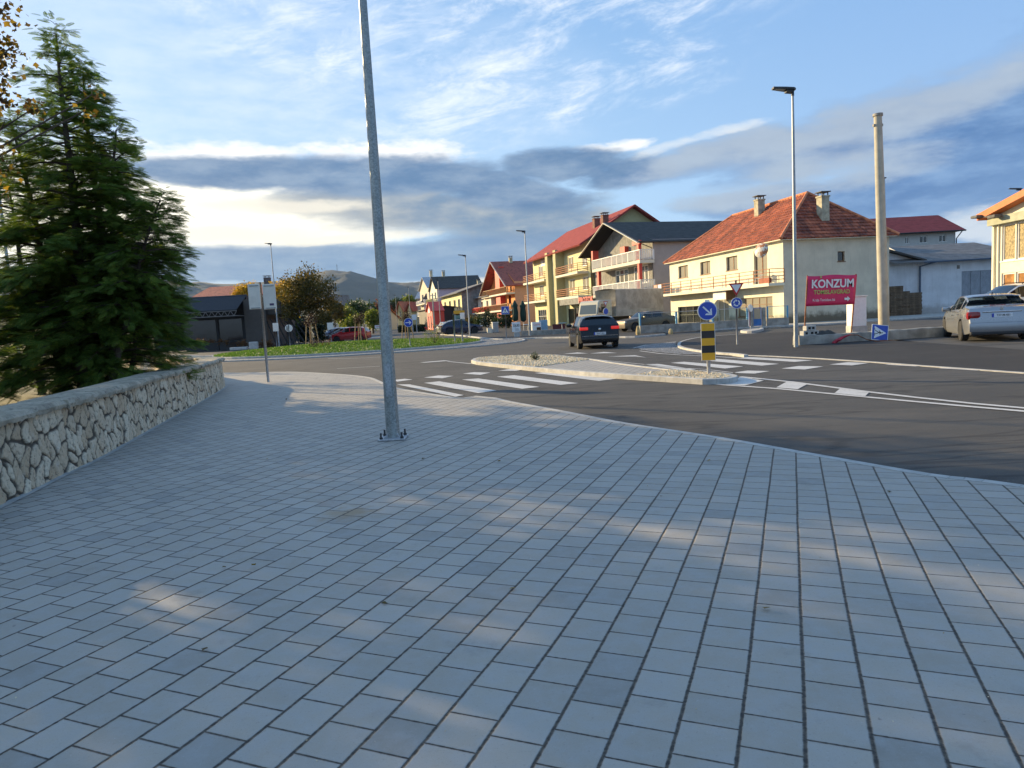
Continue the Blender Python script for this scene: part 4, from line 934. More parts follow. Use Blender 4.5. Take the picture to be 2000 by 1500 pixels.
M['yellowwall'] = mat('yellow_render', (.68, .62, .34), .85, var=.05, scale=1.0, streak=.1); M['palewall'] = mat('pale_render', (.66, .62, .50), .85, var=.05, streak=.1)
M['greenwall'] = mat('olive_render', (.46, .42, .22), .85, var=.05); M['greywall'] = mat('grey_stone_render', (.24, .235, .21), .9, var=.18, scale=2, bmp=.008, bscale=20)
M['taupe'] = mat('taupe_render', (.36, .32, .29), .85, var=.05, scale=1); M['redpaint'] = mat('red_paint', (.60, .06, .04), .6, var=.08)
M['whitewall'] = mat('whitewashed_wall', (.60, .62, .64), .85, var=.08, scale=.8, bmp=.004, bscale=40, streak=.35, grime=.5)
M['orangewall'] = mat('orange_render', (.70, .26, .07), .85, var=.05); M['peach'] = mat('peach_render', (.52, .30, .20), .85, var=.05)
M['charcoal'] = mat('charcoal_cladding', (.013, .013, .014), .6, var=.15); M['brownclad'] = mat('brown_grey_cladding', (.075, .062, .052), .7, var=.06)

# --- the cream corner house with the clay tiled hipped roof
H1 = Fr((19.7, 49.6), -11.0); r = H1.root('corner_house', 'cream two-storey house with orange clay hipped roof and long rusty balcony', 'house')
L1 = H1.front(1309, 560)[0]; D1 = 8.6; EZ = H1.front(1524, 466)[1]
U, Nf = V3(1, 0, 0), V3(0, 1, 0); O0 = V3(0, 0, 0)
def rc(fr, x0, y0, x1, y1, y=0.0):      # hole from photo corners (top left, bottom right) on the street front
    a, b = fr.front(x0, y0, y), fr.front(x1, y1, y); c, d = fr.front(x0, y1, y), fr.front(x1, y0, y)
    return (min(a[0], b[0]), max(a[0], b[0]), (b[1]+c[1])/2, (a[1]+d[1])/2)
def fix(h, z0=None, z1=None): return (h[0], h[1], h[2] if z0 is None else z0, h[3] if z1 is None else z1)
BZ = 2.92                                  # balcony floor
up = [rc(H1, 1324.7, 519, 1344, 541), rc(H1, 1367.3, 510.5, 1387.7, 536.5), rc(H1, 1418, 500.5, 1440.7, 529)]
wz0 = np.mean([h[2] for h in up]); wz1 = np.mean([h[3] for h in up]); up = [fix(h, wz0, wz1) for h in up]
door = fix(rc(H1, 1472, 492, 1499, 540), BZ+.02, wz1+.05)
gar = rc(H1, 1324, 598, 1381, 632); gar = fix(gar, .1, gar[3]); dr = fix(rc(H1, 1400, 590, 1424, 630), .05, 2.25); shp = rc(H1, 1441, 581, 1509.5, 626); shp = fix(shp, .55, shp[3])
mb = MB(); wall_panel(mb, O0, U, Nf, L1, 0, EZ, up+[door, gar, dr, shp], .22)
mb.quad((0, -D1, 0), (0, 0, 0), (0, 0, EZ), (0, -D1, EZ)) ; mb.v = mb.v; sidew = H1.side(1636, 491), H1.side(1650, 510)
mb2 = MB(); wall_panel(mb2, V3(0, -D1, 0), V3(0, 1, 0), V3(-1, 0, 0), D1, 0, EZ, [(D1+sidew[0][0] if sidew[0][0] < sidew[1][0] else D1+sidew[1][0], D1+max(sidew[0][0], sidew[1][0]), sidew[1][1], sidew[0][1])], .2)
mb.v = mb.v[:-4]; mb.f = mb.f[:-1]; mb.mi = mb.mi[:-1]
mb.quad((L1, 0, 0), (L1, -D1, 0), (L1, -D1, EZ), (L1, 0, EZ)); mb.quad((L1, -D1, 0), (0, -D1, 0), (0, -D1, EZ), (L1, -D1, EZ))
mb.build('front_wall', M['cream'], r); mb2.build('side_wall', M['creamdirty'], r)
for h in up: window(r, O0, U, Nf, *h, nx=2, pm=M['curtain'], fm=M['brownframe'], d=.2)
window(r, O0, U, Nf, *door, nx=2, pm=M['curtain'], fm=M['brownframe'], d=.2, sill=False, name='balcony_door')
window(r, O0, U, Nf, *gar, nx=4, nz=2, pm=M['glassd'], fm=M['black'], d=.20, sill=False, name='garage_opening')
window(r, O0, U, Nf, *dr, nx=2, pm=M['curtain'], fm=M['frame'], d=.18, sill=False, name='shop_door')
window(r, O0, U, Nf, *shp, nx=5, hbar=.62, nz=2, pm=M['curtain'], fm=M['brownframe'], d=.15, name='shop_window')
sw = (D1+min(sidew[0][0], sidew[1][0]), D1+max(sidew[0][0], sidew[1][0]), sidew[1][1], sidew[0][1])
window(r, V3(0, -D1, 0), V3(0, 1, 0), V3(-1, 0, 0), *sw, nx=1, pm=M['glassd'], fm=M['brownframe'], d=.16)
# roof: hipped, ridge runs along the house
ov = .45; ax = H1.side(1544, 378, 3.4)
RX0, RX1, RZh, RY = 3.4, L1-4.6, ax[1], -D1/2
E4 = [(-ov, ov, EZ-.08), (L1+ov, ov, EZ-.08), (L1+ov, -D1-ov, EZ-.08), (-ov, -D1-ov, EZ-.08)]; A1, A2 = (RX0, RY, RZh), (RX1, RY, RZh)
def courses(mb, a, b, c, d, step=.36, lift=.055):      # overlapping tile courses, each lapping the one below
    a, b, c, d = map(Vector, (a, b, c, d)); n_ = (b-a).cross(d-a).normalized()
    if n_.z < 0: n_ = -n_
    k = int(((c+d)/2-(a+b)/2).length/step)
    for i in range(k):
        t0, t1 = i/k, (i+1)/k; p0, p1, q0, q1 = a+(d-a)*t0, b+(c-b)*t0, a+(d-a)*t1, b+(c-b)*t1; m_ = max(1, int((p1-p0).length/.9)); up_ = []
        for j in range(m_+1): up_.append((p0+(p1-p0)*j/m_+n_*(lift+rng.normal(0, .008)), q0+(q1-q0)*j/m_+n_*.008, p0+(p1-p0)*j/m_))
        for j in range(m_): mb.quad(up_[j][0], up_[j+1][0], up_[j+1][1], up_[j][1]); mb.quad(up_[j][2], up_[j+1][2], up_[j+1][0], up_[j][0])
mb = MB(); slab_roof(mb, [E4[0], E4[1], A2, A1], .10); slab_roof(mb, [E4[2], E4[3], A1, A2], .10); slab_roof(mb, [E4[3], E4[0], A1], .10); slab_roof(mb, [E4[1], E4[2], A2], .10)
courses(mb, E4[1], E4[0], A1, A2); courses(mb, E4[0], E4[3], A1, A1)
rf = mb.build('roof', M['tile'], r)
mb = MB()
for a, b in ((A1, A2), (E4[0], A1), (E4[1], A2), (E4[3], A1), (E4[2], A2)):
    a, b = Vector(a), Vector(b); k = int((b-a).length/.38)
    for i in range(k): p, q = a+(b-a)*i/k, a+(b-a)*(i+1.08)/k; mb.tube([p+V3(0, 0, .03), q+V3(0, 0, .06)], [.12, .10], 8)
M['ridge'] = mat('ridge_tiles', (.56, .20, .09), .8, var=.2); mb.build('ridge_tiles', M['ridge'], rf)
mb = MB(); mb.box(-ov+.05, L1+ov-.05, .02, ov-.02, EZ-.16, EZ-.10); mb.box(-ov+.05, -.02, -D1-ov+.05, ov-.05, EZ-.165, EZ-.105); mb.build('eaves_soffit', M['cream'], r)
M['chim'] = mat('chimney_render', (.42, .38, .27), .9, var=.2)
c1 = H1.side(1482, 392, 8.6); chimney(rf, 8.6, RY+.9, RZh-1.3, c1[1], .62, M['chim'])
cy, cz_ = H1.side(1607, 376, 1.2); chimney(rf, 1.2, cy, H1.side(1608, 446, 1.2)[1]-.4, cz_-.35, .62, M['chim'])
# balcony
bl, br = L1+1.2, -.15; mb = MB(); mb.box(br, bl, .0, 1.25, BZ-.18, BZ); mb.box(br, bl, 1.25, 1.27, BZ-.2, BZ+.02); mb.build('balcony_slab', M['cream'], r)
rl = rails(r, [(br, .05), (br, 1.2), (bl, 1.2), (bl, .05)], BZ, BZ+1.0, M['rustiron'], post=2.0, bars=4, bw=.028, name='balcony_railing')
mb = MB(); mb.box(br+.02, br+1.3, 1.0, 1.22, BZ+.02, BZ+.40); mb.build('planter', mat('clay_planter', (.34, .10, .05), .8), r)
# disused satellite dish, painted
dc = H1.front(1487, 489, 1.3); mb = MB(); prof = [(0.001, .16), (.2, .14), (.38, .09), (.52, .02), (.54, .0), (.52, -.01), (.3, .07), (.001, .13)]
mb.lathe(prof, 28); dish = mb.build('satellite_dish', None or [mat('rusty_dish', (.62, .55, .42), .6, var=.1)], None, smooth=40)
dm, dn, db, _ = newmat('flaking_white_dish'); dcx = dn.coord('Object'); dn.link(dn.mix(dn.ss(dn.noise(dcx, 2.6, 5, .7), .50, .55), (.66, .62, .52), (.40, .15, .05)), db.inputs['Base Color']); dish.data.materials.clear(); dish.data.materials.append(dm)
P_ = H1.O+H1.u*dc[0]+H1.n*1.3+V3(0, 0, dc[1]); dish.location = P_; dish.rotation_euler = Vector((-.75, -.62, .25)).to_track_quat('Z', 'Y').to_euler()
tag(dish, 'round white satellite dish with rust patches on the rusty balcony of the cream house', 'satellite dish')
mb = MB(); mb.tube([(dc[0], 1.2, BZ), (dc[0], 1.22, dc[1]-.1)], .03, 8); mb.build('dish_mast', M['rustiron'], r)
# illuminated sign box over the shop door
sb = rc(H1, 1392, 567, 1419, 587, .9); mb = MB(); mb.box(sb[0], sb[1], .02, .9, sb[2]+.05, sb[3], bev=.03); mb.build('sign_box', M['frame'], r)
mb = MB(); mb.box(sb[0]-.05, sb[0]+.02, .0, .95, sb[2], sb[3]+.04); mb.build('sign_box_end', M['brownframe'], r)
# chair on the balcony: own thing
def plastic_chair(loc, rz, lab):
    t = empty('garden_chair', loc, rz, lab, 'chair'); m_ = M['white']
    mb = MB(); mb.box(-.22, .22, -.22, .22, .42, .45, bev=.01); mb.build('seat', m_, t); mb = MB(); mb.box(-.22, .22, .19, .22, .46, .85, bev=.01); mb.build('backrest', m_, t)
    for a in (-1, 1):
        for b in (-1, 1): mb = MB(); mb.bar((a*.19, b*.19, .42), (a*.23, b*.23, 0), .035); mb.build('leg', m_, t)
dch = H1.front(1483, 545, .7); p = H1.O+H1.u*dch[0]+H1.n*.7; plastic_chair((p.x, p.y, BZ), H1.rz+2.0, 'white garden chair standing on the balcony of the cream house')
# washing on the far end of the railing
mb = MB(); mb.box(bl-.9, bl-.1, 1.22, 1.25, BZ+.25, BZ+.98); mb.box(bl-1.9, bl-1.1, 1.22, 1.25, BZ+.3, BZ+.98, 1); cloth = mb.build('hung_cloth', [mat('patterned_cloth', (.62, .40, .32), .9, var=.3, scale=8), M['white']], r)

# --- red and grey house with the deep open gable
H2 = Fr((15.6, 74.0), -16.0); r = H2.root('gabled_house', 'grey and red gabled house with two white balconies and charcoal roof', 'house')
L2 = H2.front(1163, 560)[0]; E2 = H2.front(1257, 463, 1.6)[1]-.1; AP = H2.front(1205, 427, 1.6)
D2 = 15.0; gx = L2/2+.1; ridge = AP[1]
mb = MB(); w1 = rc(H2, 1202, 526, 1228, 556, .0); w2 = rc(H2, 1238, 520, 1267, 550, .0); zlo, zhi = w1[2]-.15, w1[3]; w1, w2 = fix(w1, zlo, zhi), fix(w2, zlo, zhi)
u1 = rc(H2, 1212, 472, 1221, 489, .0); B2 = H2.front(1256, 504, 1.7)[1]-.1; u1 = fix(u1, B2+.05, B2+2.2)
wall_panel(mb, O0, U, Nf, L2, 0, E2, [w1, w2, (u1[0], u1[1], u1[2], min(u1[3], E2-.05))], .2); mb.poly([(0, 0, E2), (gx, 0, ridge-.25), (L2, 0, E2)][::-1]); mb.build('front_wall', M['greywall'], r)
mb = MB(); mb.quad((0, 0, 0), (0, -D2, 0), (0, -D2, E2), (0, 0, E2)); mb.build('side_wall', M['taupe'], r)
mb = MB(); mb.quad((L2, 0, 0), (L2, -D2, 0), (L2, -D2, E2), (L2, 0, E2)); mb.quad((0, -D2, 0), (L2, -D2, 0), (L2, -D2, E2), (0, -D2, E2)); mb.build('rear_wall', M['taupe'], r)
window(r, O0, U, Nf, *w1, nx=3, hbar=.68, nz=2, pm=M['greyglass'], fw=.12, d=.06); window(r, O0, U, Nf, *w2, nx=4, hbar=.68, nz=2, pm=M['greyglass'], fw=.12, d=.06); window(r, O0, U, Nf, u1[0], u1[1], u1[2], min(u1[3], E2-.05), nx=2, pm=M['glass'], name='balcony_door', sill=False)
f_ = 1.9; mb = MB(); slab_roof(mb, [(-.5, f_, E2-.25), (-.5, -D2, E2-.25), (gx, -D2, ridge), (gx, f_, ridge)], .16); slab_roof(mb, [(L2+.5, f_, E2-.25), (L2+.5, -D2, E2-.25), (gx, -D2, ridge), (gx, f_, ridge)], .16); rf = mb.build('roof', M['darkroof'], r)
mb = MB(); mb.bar((-.55, f_+.03, E2-.38), (gx, f_+.03, ridge-.10), .08, .30, up=(0, 1, 0)); mb.bar((L2+.55, f_+.03, E2-.38), (gx, f_+.03, ridge-.10), .08, .30, up=(0, 1, 0)); mb.build('bargeboard', M['palewall'], rf)
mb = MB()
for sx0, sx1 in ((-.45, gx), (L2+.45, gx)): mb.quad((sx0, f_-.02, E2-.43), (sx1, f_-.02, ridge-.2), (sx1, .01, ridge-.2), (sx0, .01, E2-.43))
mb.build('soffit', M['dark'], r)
for k, z in enumerate((B2, 3.65)):
    x0 = -.3; x1 = L2*.80; mb = MB(); mb.box(x0, x1, 0, 1.7, z-.35, z); mb.build('balcony_slab', M['palewall'], r)
    rails(r, [(x0, .05), (x0, 1.65), (x1, 1.65), (x1, .05)], z, z+1.05, M['frame'], post=1.4, bars=1, bw=.05, vert=(.22, .13) if k == 0 else (.22, .13), name='balcony_railing', pw=.09)
for bx_ in ((-.02, .34, 1.3, 1.66, 3.65, E2-.3), (L2*.70-.25, L2*.70+.25, 1.3, 1.66, 3.65, B2-.35), (gx-2.2, gx-1.0, .0, .5, B2, ridge-3.0), (L2*.78, L2*.78+.45, .9, 1.66, B2+1.1, E2+.1), (-.3, 1.4, 1.4, 1.68, E2-.5, E2-.1)):
    mb = MB(); mb.box(*bx_); mb.build('red_pier', M['redpaint'], r)
mb = MB(); mb.tube([(-.12, 1.5, E2-.4), (-.12, .2, E2-.9), (-.12, .12, E2-1.6), (-.12, .12, 0)], .05, 8); mb.build('downpipe', M['concrete_d'], r); mb = MB(); mb.tube([(L2+.1, 1.5, E2-.4), (L2+.1, .12, E2-1.0), (L2+.1, .12, 0)], .05, 8); mb.build('downpipe', M['concrete_d'], r)

# --- long yellow apartment block
H3 = Fr((33.4-.25*90.5-.15, 90.5), -14.3); r = H3.root('apartment_block', 'long yellow three-storey block with rust-coloured slatted balconies and wine red roof', 'apartment block')
L3 = H3.front(1043, 560)[0]; E3 = H3.front(1157, 467)[1]; D3 = 13.0; xr = H3.side(1252, 405, 2)[1]
s0 = H3.front(1104, 560)[0]; s1 = H3.front(1083, 560)[0]       # stair tower span
holes = []; spec = []
for (x0, y0, x1, y1) in [(1137, 500.5, 1147.5, 519), (1110, 508, 1121, 530), (1138, 546, 1151, 568), (1112, 554, 1124, 578), (1052, 528, 1061, 543), (1075, 520, 1080, 536), (1054, 566, 1063, 584), (1075, 562, 1081, 578)]:
    h = rc(H3, x0, y0, x1, y1); holes.append(h)
fl1, fl2 = 3.9, 7.0
for i, h in enumerate(holes): up_ = i in (0, 1, 4, 5); holes[i] = (h[0], h[1], (fl2 if up_ else fl1)+.75, (fl2 if up_ else fl1)+2.45)
sh = fix(rc(H3, 1051, 602, 1068, 625), .4, 2.5); sh2 = fix(rc(H3, 1126-16, 612, 1158, 640), .2, 2.3)
mb = MB(); wall_panel(mb, O0, U, Nf, L3, 0, E3, holes+[sh, sh2], .2); mb.quad((L3, 0, 0), (L3, -D3, 0), (L3, -D3, E3), (L3, 0, E3)); mb.quad((0, -D3, 0), (L3, -D3, 0), (L3, -D3, E3), (0, -D3, E3)); mb.build('front_wall', M['yellowwall'], r)
ridge3 = H3.side(1255, 408, 3)[1]; ymid = -D3/2
mb = MB(); mb.poly([(0, 0, 0), (0, 0, E3), (0, ymid, ridge3-.3), (0, -D3, E3), (0, -D3, 0)]); mb.build('gable_wall', M['greenwall'], r); mb = MB(); mb.poly([(L3, 0, E3), (L3, ymid, ridge3-.3), (L3, -D3, E3)]); mb.build('gable_wall', M['greenwall'], r)
for h in holes: window(r, O0, U, Nf, *h, nx=2, pm=M['curtain'], fw=.11, d=.10)
window(r, O0, U, Nf, *sh, nx=4, nz=2, name='shop_window'); window(r, O0, U, Nf, *sh2, nx=4, nz=1, pm=M['glassd'], fm=M['charcoal'], name='shop_window')
mb = MB(); mb.box(s0, s0+1.1, 0, 1.3, 0, E3-.1); mb.box(s1-1.1, s1, 0, 1.3, 0, E3-.1); mb.box(s0+1.1, s1-1.1, 0, .6, 0, E3-.1); mb.build('stair_tower', M['greenwall'], r)
for z in (4.2, 7.3, 9.2): window(r, V3(0, .6, 0), U, Nf, (s0+s1)/2-.5, (s0+s1)/2+.5, z, z+1.4, nx=1, d=-.06)
mb = MB(); slab_roof(mb, [(-.9, 1.4, E3-.45), (L3+.9, 1.4, E3-.45), (L3+.9, ymid, ridge3), (-.9, ymid, ridge3)], .22); slab_roof(mb, [(-.9, -D3-1, E3-.45), (L3+.9, -D3-1, E3-.45), (L3+.9, ymid, ridge3), (-.9, ymid, ridge3)], .22); rf = mb.build('roof', M['redmetal'], r)
mb = MB(); mb.box(-.95, -.85, -D3-.9, 1.45, E3-1.2, E3-.9) if False else None
for px, py in ((1164, 424), (1180.5, 417)):
    x_, z_ = H3.front(px, py, -3.2); chimney(rf, x_, -3.2, z_-2.6, z_-.3, .8, mat('brick_chimney', (.20, .10, .07), .9, var=.2))
x_, z_ = H3.front(1238, 413, -1.5); 
for k, z in enumerate((fl1, fl2)):
    for a, b in ((-.0, s0-.3), (s1+.3, L3+1.2)):
        mb = MB(); mb.box(a, b, 0, 1.5, z-.3, z); mb.build('balcony_slab', M['palewall'], r)
        rails(r, [(a, .05), (a, 1.45), (b, 1.45), (b, .05)], z, z+1.05, M['rustiron'], post=2.2, bars=4, bw=.05, name='balcony_railing')
a, b = H3.front(1160, 600, .3)[0], H3.front(1110, 600, .3)[0]; z1_ = H3.front(1110, 583, .3)[1]; z0_ = H3.front(1110, 600, .3)[1]
mb = MB(); mb.box(-.3, b, .02, 1.58, 2.8, 3.59); fas_ = mb.build('shop_fascia', M['greywall'], r)
text('lettering', 'PROTOK', .95, M['redpaint'], r, Matrix.Translation((H3.front(1144, 590, 1.6)[0], 1.60, 3.2)) @ Matrix(((-1, 0, 0), (0, 0, 1), (0, 1, 0))).to_4x4(), off=.03, sx=1.35)
si = rc(H3, 1056, 506, 1072, 519, .05); mb = MB(); mb.box(si[0], si[1], .01, .07, si[2], si[3]); sgn = mb.build('name_board', M['frame'], r); text('lettering', 'FLERK', (si[3]-si[2])*.6, M['greywall'], r, Matrix.Translation(((si[0]+si[1])/2, .075, (si[2]+si[3])/2)) @ Matrix(((-1, 0, 0), (0, 0, 1), (0, 1, 0))).to_4x4())

# --- orange gabled house
H4 = Fr(ZY(1007, 600, 124)[:2], -14.5); r = H4.root('orange_house', 'orange gabled house with wooden balconies and brown-red steep roof', 'house')
L4 = H4.front(958, 600)[0]; E4z = H4.front(1006, 549)[1]; r4 = H4.front(981, 503, 1.5)[1]; D4 = 11.0
mb = MB(); hs = [fix(rc(H4, 975, 548, 979, 568), E4z-1.6, E4z-.2), fix(rc(H4, 973, 580, 980, 594), 4.0, 5.6), fix(rc(H4, 968, 612, 976, 628), .2, 2.4), fix(rc(H4, 996, 545, 1000, 568), E4z-1.6, E4z-.2), fix(rc(H4, 993, 580, 999, 594), 4.0, 5.6), fix(rc(H4, 990, 612, 998, 628), .2, 2.4)]
wall_panel(mb, O0, U, Nf, L4, 0, E4z, hs, .2); mb.poly([(0, 0, E4z), (L4/2, 0, r4-.3), (L4, 0, E4z)]); mb.build('front_wall', M['orangewall'], r)
for h in hs: window(r, O0, U, Nf, *h, nx=1, pm=M['glassd'], fm=M['brownframe'])
mb = MB(); mb.box(L4*.35, L4*.52, 0, 1.0, 0, r4-1.2); mb.build('red_pier', M['redpaint'], r)
mb = MB(); mb.quad((0, 0, 0), (0, -D4, 0), (0, -D4, E4z), (0, 0, E4z)); mb.build('side_wall', M['peach'], r); mb = MB(); mb.quad((L4, 0, 0), (L4, -D4, 0), (L4, -D4, E4z), (L4, 0, E4z)); mb.build('side_wall', M['peach'], r)
mb = MB(); slab_roof(mb, [(-.7, 1.8, E4z-.7), (-.7, -D4, E4z-.7), (L4/2, -D4, r4), (L4/2, 1.8, r4)], .18); slab_roof(mb, [(L4+1.4, 1.8, E4z-1.5), (L4+1.4, -D4, E4z-1.5), (L4/2, -D4, r4), (L4/2, 1.8, r4)], .18); rf = mb.build('roof', M['tile2'], r)
mb = MB(); mb.bar((-.75, 1.84, E4z-.82), (L4/2, 1.84, r4-.1), .07, .26, up=(0, 1, 0)); mb.bar((L4+1.45, 1.84, E4z-1.62), (L4/2, 1.84, r4-.1), .07, .26, up=(0, 1, 0)); mb.build('bargeboard', M['palewall'], rf)
chimney(rf, L4/2-.6, -2, r4-.8, r4+.5, .6, M['chim'])
for z in (3.0, 6.0):
    mb = MB(); mb.box(-.1, L4+.8, 0, 1.6, z-.3, z); mb.build('balcony_slab', M['palewall'], r)
    rails(r, [(-.1, .05), (-.1, 1.55), (L4+.8, 1.55), (L4+.8, .05)], z, z+1.05, M['stake'], post=1.8, bars=2, bw=.05, vert=(.45, .22), name='balcony_railing')

# --- generic gabled or hipped house for the distance
def house(name, label, fr, L, D, E_, Rg, wm, rm, axis='x', wins=(), swins=(), balc=(), ov=.5, sidem=None, hip=0.0, cat='house', group=None, ch=None, fmat=None, pmat=None, bm_=None):
    r = fr.root(name, label, cat, group); sidem = sidem or wm; mb = MB(); ms = MB()
    holes = [fix(h) for h in wins]; wall_panel(mb, O0, U, Nf, L, 0, E_, holes, .15)
    wall_panel(ms, V3(0, -D, 0), V3(0, 1, 0), V3(-1, 0, 0), D, 0, E_, list(swins), .15); ms.quad((L, 0, 0), (L, -D, 0), (L, -D, E_), (L, 0, E_)); ms.quad((0, -D, 0), (L, -D, 0), (L, -D, E_), (0, -D, E_))
    if axis == 'x':
        if not hip: ms.poly([(0, 0, E_), (0, -D/2, Rg-.15), (0, -D, E_)]); ms.poly([(L, 0, E_), (L, -D/2, Rg-.15), (L, -D, E_)])
        e = [(-ov, ov, E_-.15), (L+ov, ov, E_-.15), (L+ov, -D-ov, E_-.15), (-ov, -D-ov, E_-.15)]; A = (hip-ov if hip else -ov, -D/2, Rg); B = (L+ov-hip if hip else L+ov, -D/2, Rg)
    else:
        if not hip: mb.poly([(0, 0, E_), (L/2, 0, Rg-.15), (L, 0, E_)])
        e = [(-ov, -D-ov, E_-.15), (-ov, ov, E_-.15), (L+ov, ov, E_-.15), (L+ov, -D-ov, E_-.15)]; A = (L/2, -D-ov+hip, Rg); B = (L/2, ov-hip, Rg)
    mb.build('front_wall', wm, r); ms.build('side_wall', sidem, r)
    q = MB(); slab_roof(q, [e[0], e[1], B, A], .14); slab_roof(q, [e[2], e[3], A, B], .14)
    if hip: slab_roof(q, [e[3], e[0], A], .14); slab_roof(q, [e[1], e[2], B], .14)
    rf = q.build('roof', rm, r)
    for h in holes: window(r, O0, U, Nf, *h, nx=2, fm=fmat, pm=pmat, sill=False)
    for h in swins: window(r, V3(0, -D, 0), V3(0, 1, 0), V3(-1, 0, 0), *h, nx=2, fm=fmat, pm=pmat, sill=False)
    for (a, b, z) in balc:
        k = MB(); k.box(a, b, 0, 1.4, z-.25, z); k.build('balcony_slab', M['palewall'], r); rails(r, [(a, .05), (a, 1.35), (b, 1.35), (b, .05)], z, z+1.0, bm_ or M['frame'], post=1.8, bars=2, bw=.05, vert=(.5, .25), name='balcony_railing')
    for c in (ch or []): chimney(rf, *c, M['chim'])
    return r
def hfrom(px0, px1, pyE, pyR, Y, azd=-14.5):      # street front between two photo columns at distance Y
    fr = Fr(ZY(px1, 640, Y)[:2], azd); L = fr.front(px0, 600)[0]; return fr, L, ZY(px1, pyE, Y).z, ZY(px1, pyR, Y).z
fr, L, E_, Rg = hfrom(863, 905, 578, 565, 150); hs = []
for k in (.12, .32, .55, .8): hs.append((L*(k-.05), L*(k+.05), 4.2, 6.2))
for k in (.15, .45, .7): hs.append((L*(k-.07), L*(k+.07), .4, 2.6))
E_ = 7.6; house('yellow_house', 'yellow two-storey house with long balcony and grey side wall beyond the black cars', fr, L, 14, E_, 10.0, M['yellowwall'], M['brownroof'] if 'brownroof' in M else M['greyroof'], wins=hs, balc=[(.2, L, 3.3)], sidem=M['greywall'], ov=1.1, bm_=M['yellowwall'], ch=[(L*.35, -6, 8.8, 10.3, .6)])
b = ZY(890, 617, 146); 
fr, L, E_, Rg = hfrom(934, 962, 596, 583, 138); house('small_house', 'small cream house with pale low roof between yellow and orange houses', fr, L, 12, 6.2, 9.2, M['palewall'], M['greyroof'], wins=[(L*.2, L*.35, 3.6, 5.2), (L*.6, L*.75, 3.6, 5.2)], balc=[(0, L, 2.9)], hip=4, ov=.9, bm_=M['redpaint'])
fr, L, E_, Rg = hfrom(842, 858, 600, 580, 182); house('white_house', 'cream three-storey house with small turret gable and green balcony', fr, L, 12, 10.2, 13.6, M['palewall'], M['darkroof'], axis='y', wins=[(L*.15, L*.35, 7.4, 9.3), (L*.6, L*.8, 7.4, 9.3), (L*.2, L*.4, 4.2, 6), (L*.65, L*.85, 4.2, 6)], balc=[(0, L, 6.6)], sidem=mat('lilac_render', (.52, .40, .46), .85, var=.05), bm_=M['greenwall'], ch=[(L*.5, -3, 12, 14.8, .7)])
fr, L, E_, Rg = hfrom(822, 842, 600, 580, 200); house('tall_house', 'greyish cream three-storey house left of the turreted one', fr, L, 14, 11.5, 15.0, mat('sand_render', (.50, .44, .34), .85, var=.08), M['paleroof'], axis='y', wins=[(L*.2, L*.4, 8, 10), (L*.6, L*.8, 8, 10), (L*.2, L*.4, 4.6, 6.6)], balc=[(0, L, 7.0), (0, L, 3.6)], ch=[(L*.7, -3, 13.4, 17, .8)])
fr = Fr(ZY(934, 640, 200)[:2], -84); L = 15.5; house('long_hall', 'big hall with dark navy roof and chimneys rising behind the yellow house', fr, L, 16, 7.6, 10.6, mat('lilac_render2', (.50, .40, .45), .85, var=.05), M['navyroof'], ov=.6, ch=[(5.6, -5, 9, 11.6, .6), (13.2, -5, 9, 12, .6)], cat='hall')
fr = Fr(ZY(926, 640, 222)[:2], -84); house('long_hall', 'farther hall whose pale grey roof strip shows above the navy roof', fr, 18.0, 14, 9.4, 12.6, M['taupe'], M['paleroof'], ov=.6, ch=[(14, -5, 11, 14.6, .7), (7, -5, 11, 14, .5)], cat='hall')
fr, L, E_, Rg = hfrom(796, 806, 600, 590, 235, -70); house('village_house', 'yellow house with steep brick-red roof left of the greyish cream one', fr, L, 12, 5.6, 8.6, M['yellowwall'], M['tile2'], axis='y', wins=[(L*.3, L*.6, 4, 6)], group='red-roofed village houses', ov=.9)
fr, L, E_, Rg = hfrom(776, 788, 600, 590, 235, -70); house('village_house', 'yellow house with orange roof just right of the near galvanised pole', fr, L, 12, 5.6, 9.0, M['yellowwall'], M['tile3'], axis='y', wins=[(L*.3, L*.6, 4, 6)], group='red-roofed village houses', ov=.9)
fr, L, E_, Rg = hfrom(728, 742, 600, 590, 215, -70); house('village_house', 'low pale house with orange roof just left of the near galvanised pole', fr, L, 12, 3.4, 6.6, M['palewall'], M['tile3'], axis='x', wins=[(L*.3, L*.6, 1.2, 3)], group='red-roofed village houses', ov=.7)
fr, L, E_, Rg = hfrom(672, 682, 600, 590, 170, -70); house('village_house', 'small cream gabled hut behind the red car', fr, L, 6, 3.4, 5.6, M['palewall'], M['greyroof'], axis='y', group='red-roofed village houses')
fr, L, E_, Rg = hfrom(636, 648, 600, 590, 190, -70); house('village_house', 'weathered white gabled house half hidden by the dark hedge', fr, L, 10, 6.0, 10.4, M['palewall'], M['greyroof'], axis='y', group='red-roofed village houses')
fr = Fr(ZY(846, 640, 128)[:2], -14.5); r = fr.root('red_kiosk', 'small bright red gabled shop with white sign beside the yellow house', 'kiosk'); L = fr.front(826, 640)[0]*.55
r_ = house('shop_annex', 'black and red flat shop front left of the red gabled shop', Fr(ZY(836, 640, 150)[:2], -14.5), 14, 8, 4.4, 4.9, M['charcoal'], M['charcoal'], cat='shop')
mb = MB(); LK = 7.0; wall_panel(mb, O0, U, Nf, LK, 0, 3.6, [(1.2, 2.6, .3, 2.6), (4.2, 5.6, .3, 2.6)], .15); mb.poly([(0, 0, 3.6), (LK/2, 0, 5.2), (LK, 0, 3.6)]); mb.quad((0, 0, 0), (0, -2.2, 0), (0, -2.2, 3.6), (0, 0, 3.6)); mb.quad((LK, 0, 0), (LK, -2.2, 0), (LK, -2.2, 3.6), (LK, 0, 3.6)); mb.build('wall', M['redpaint'], r)
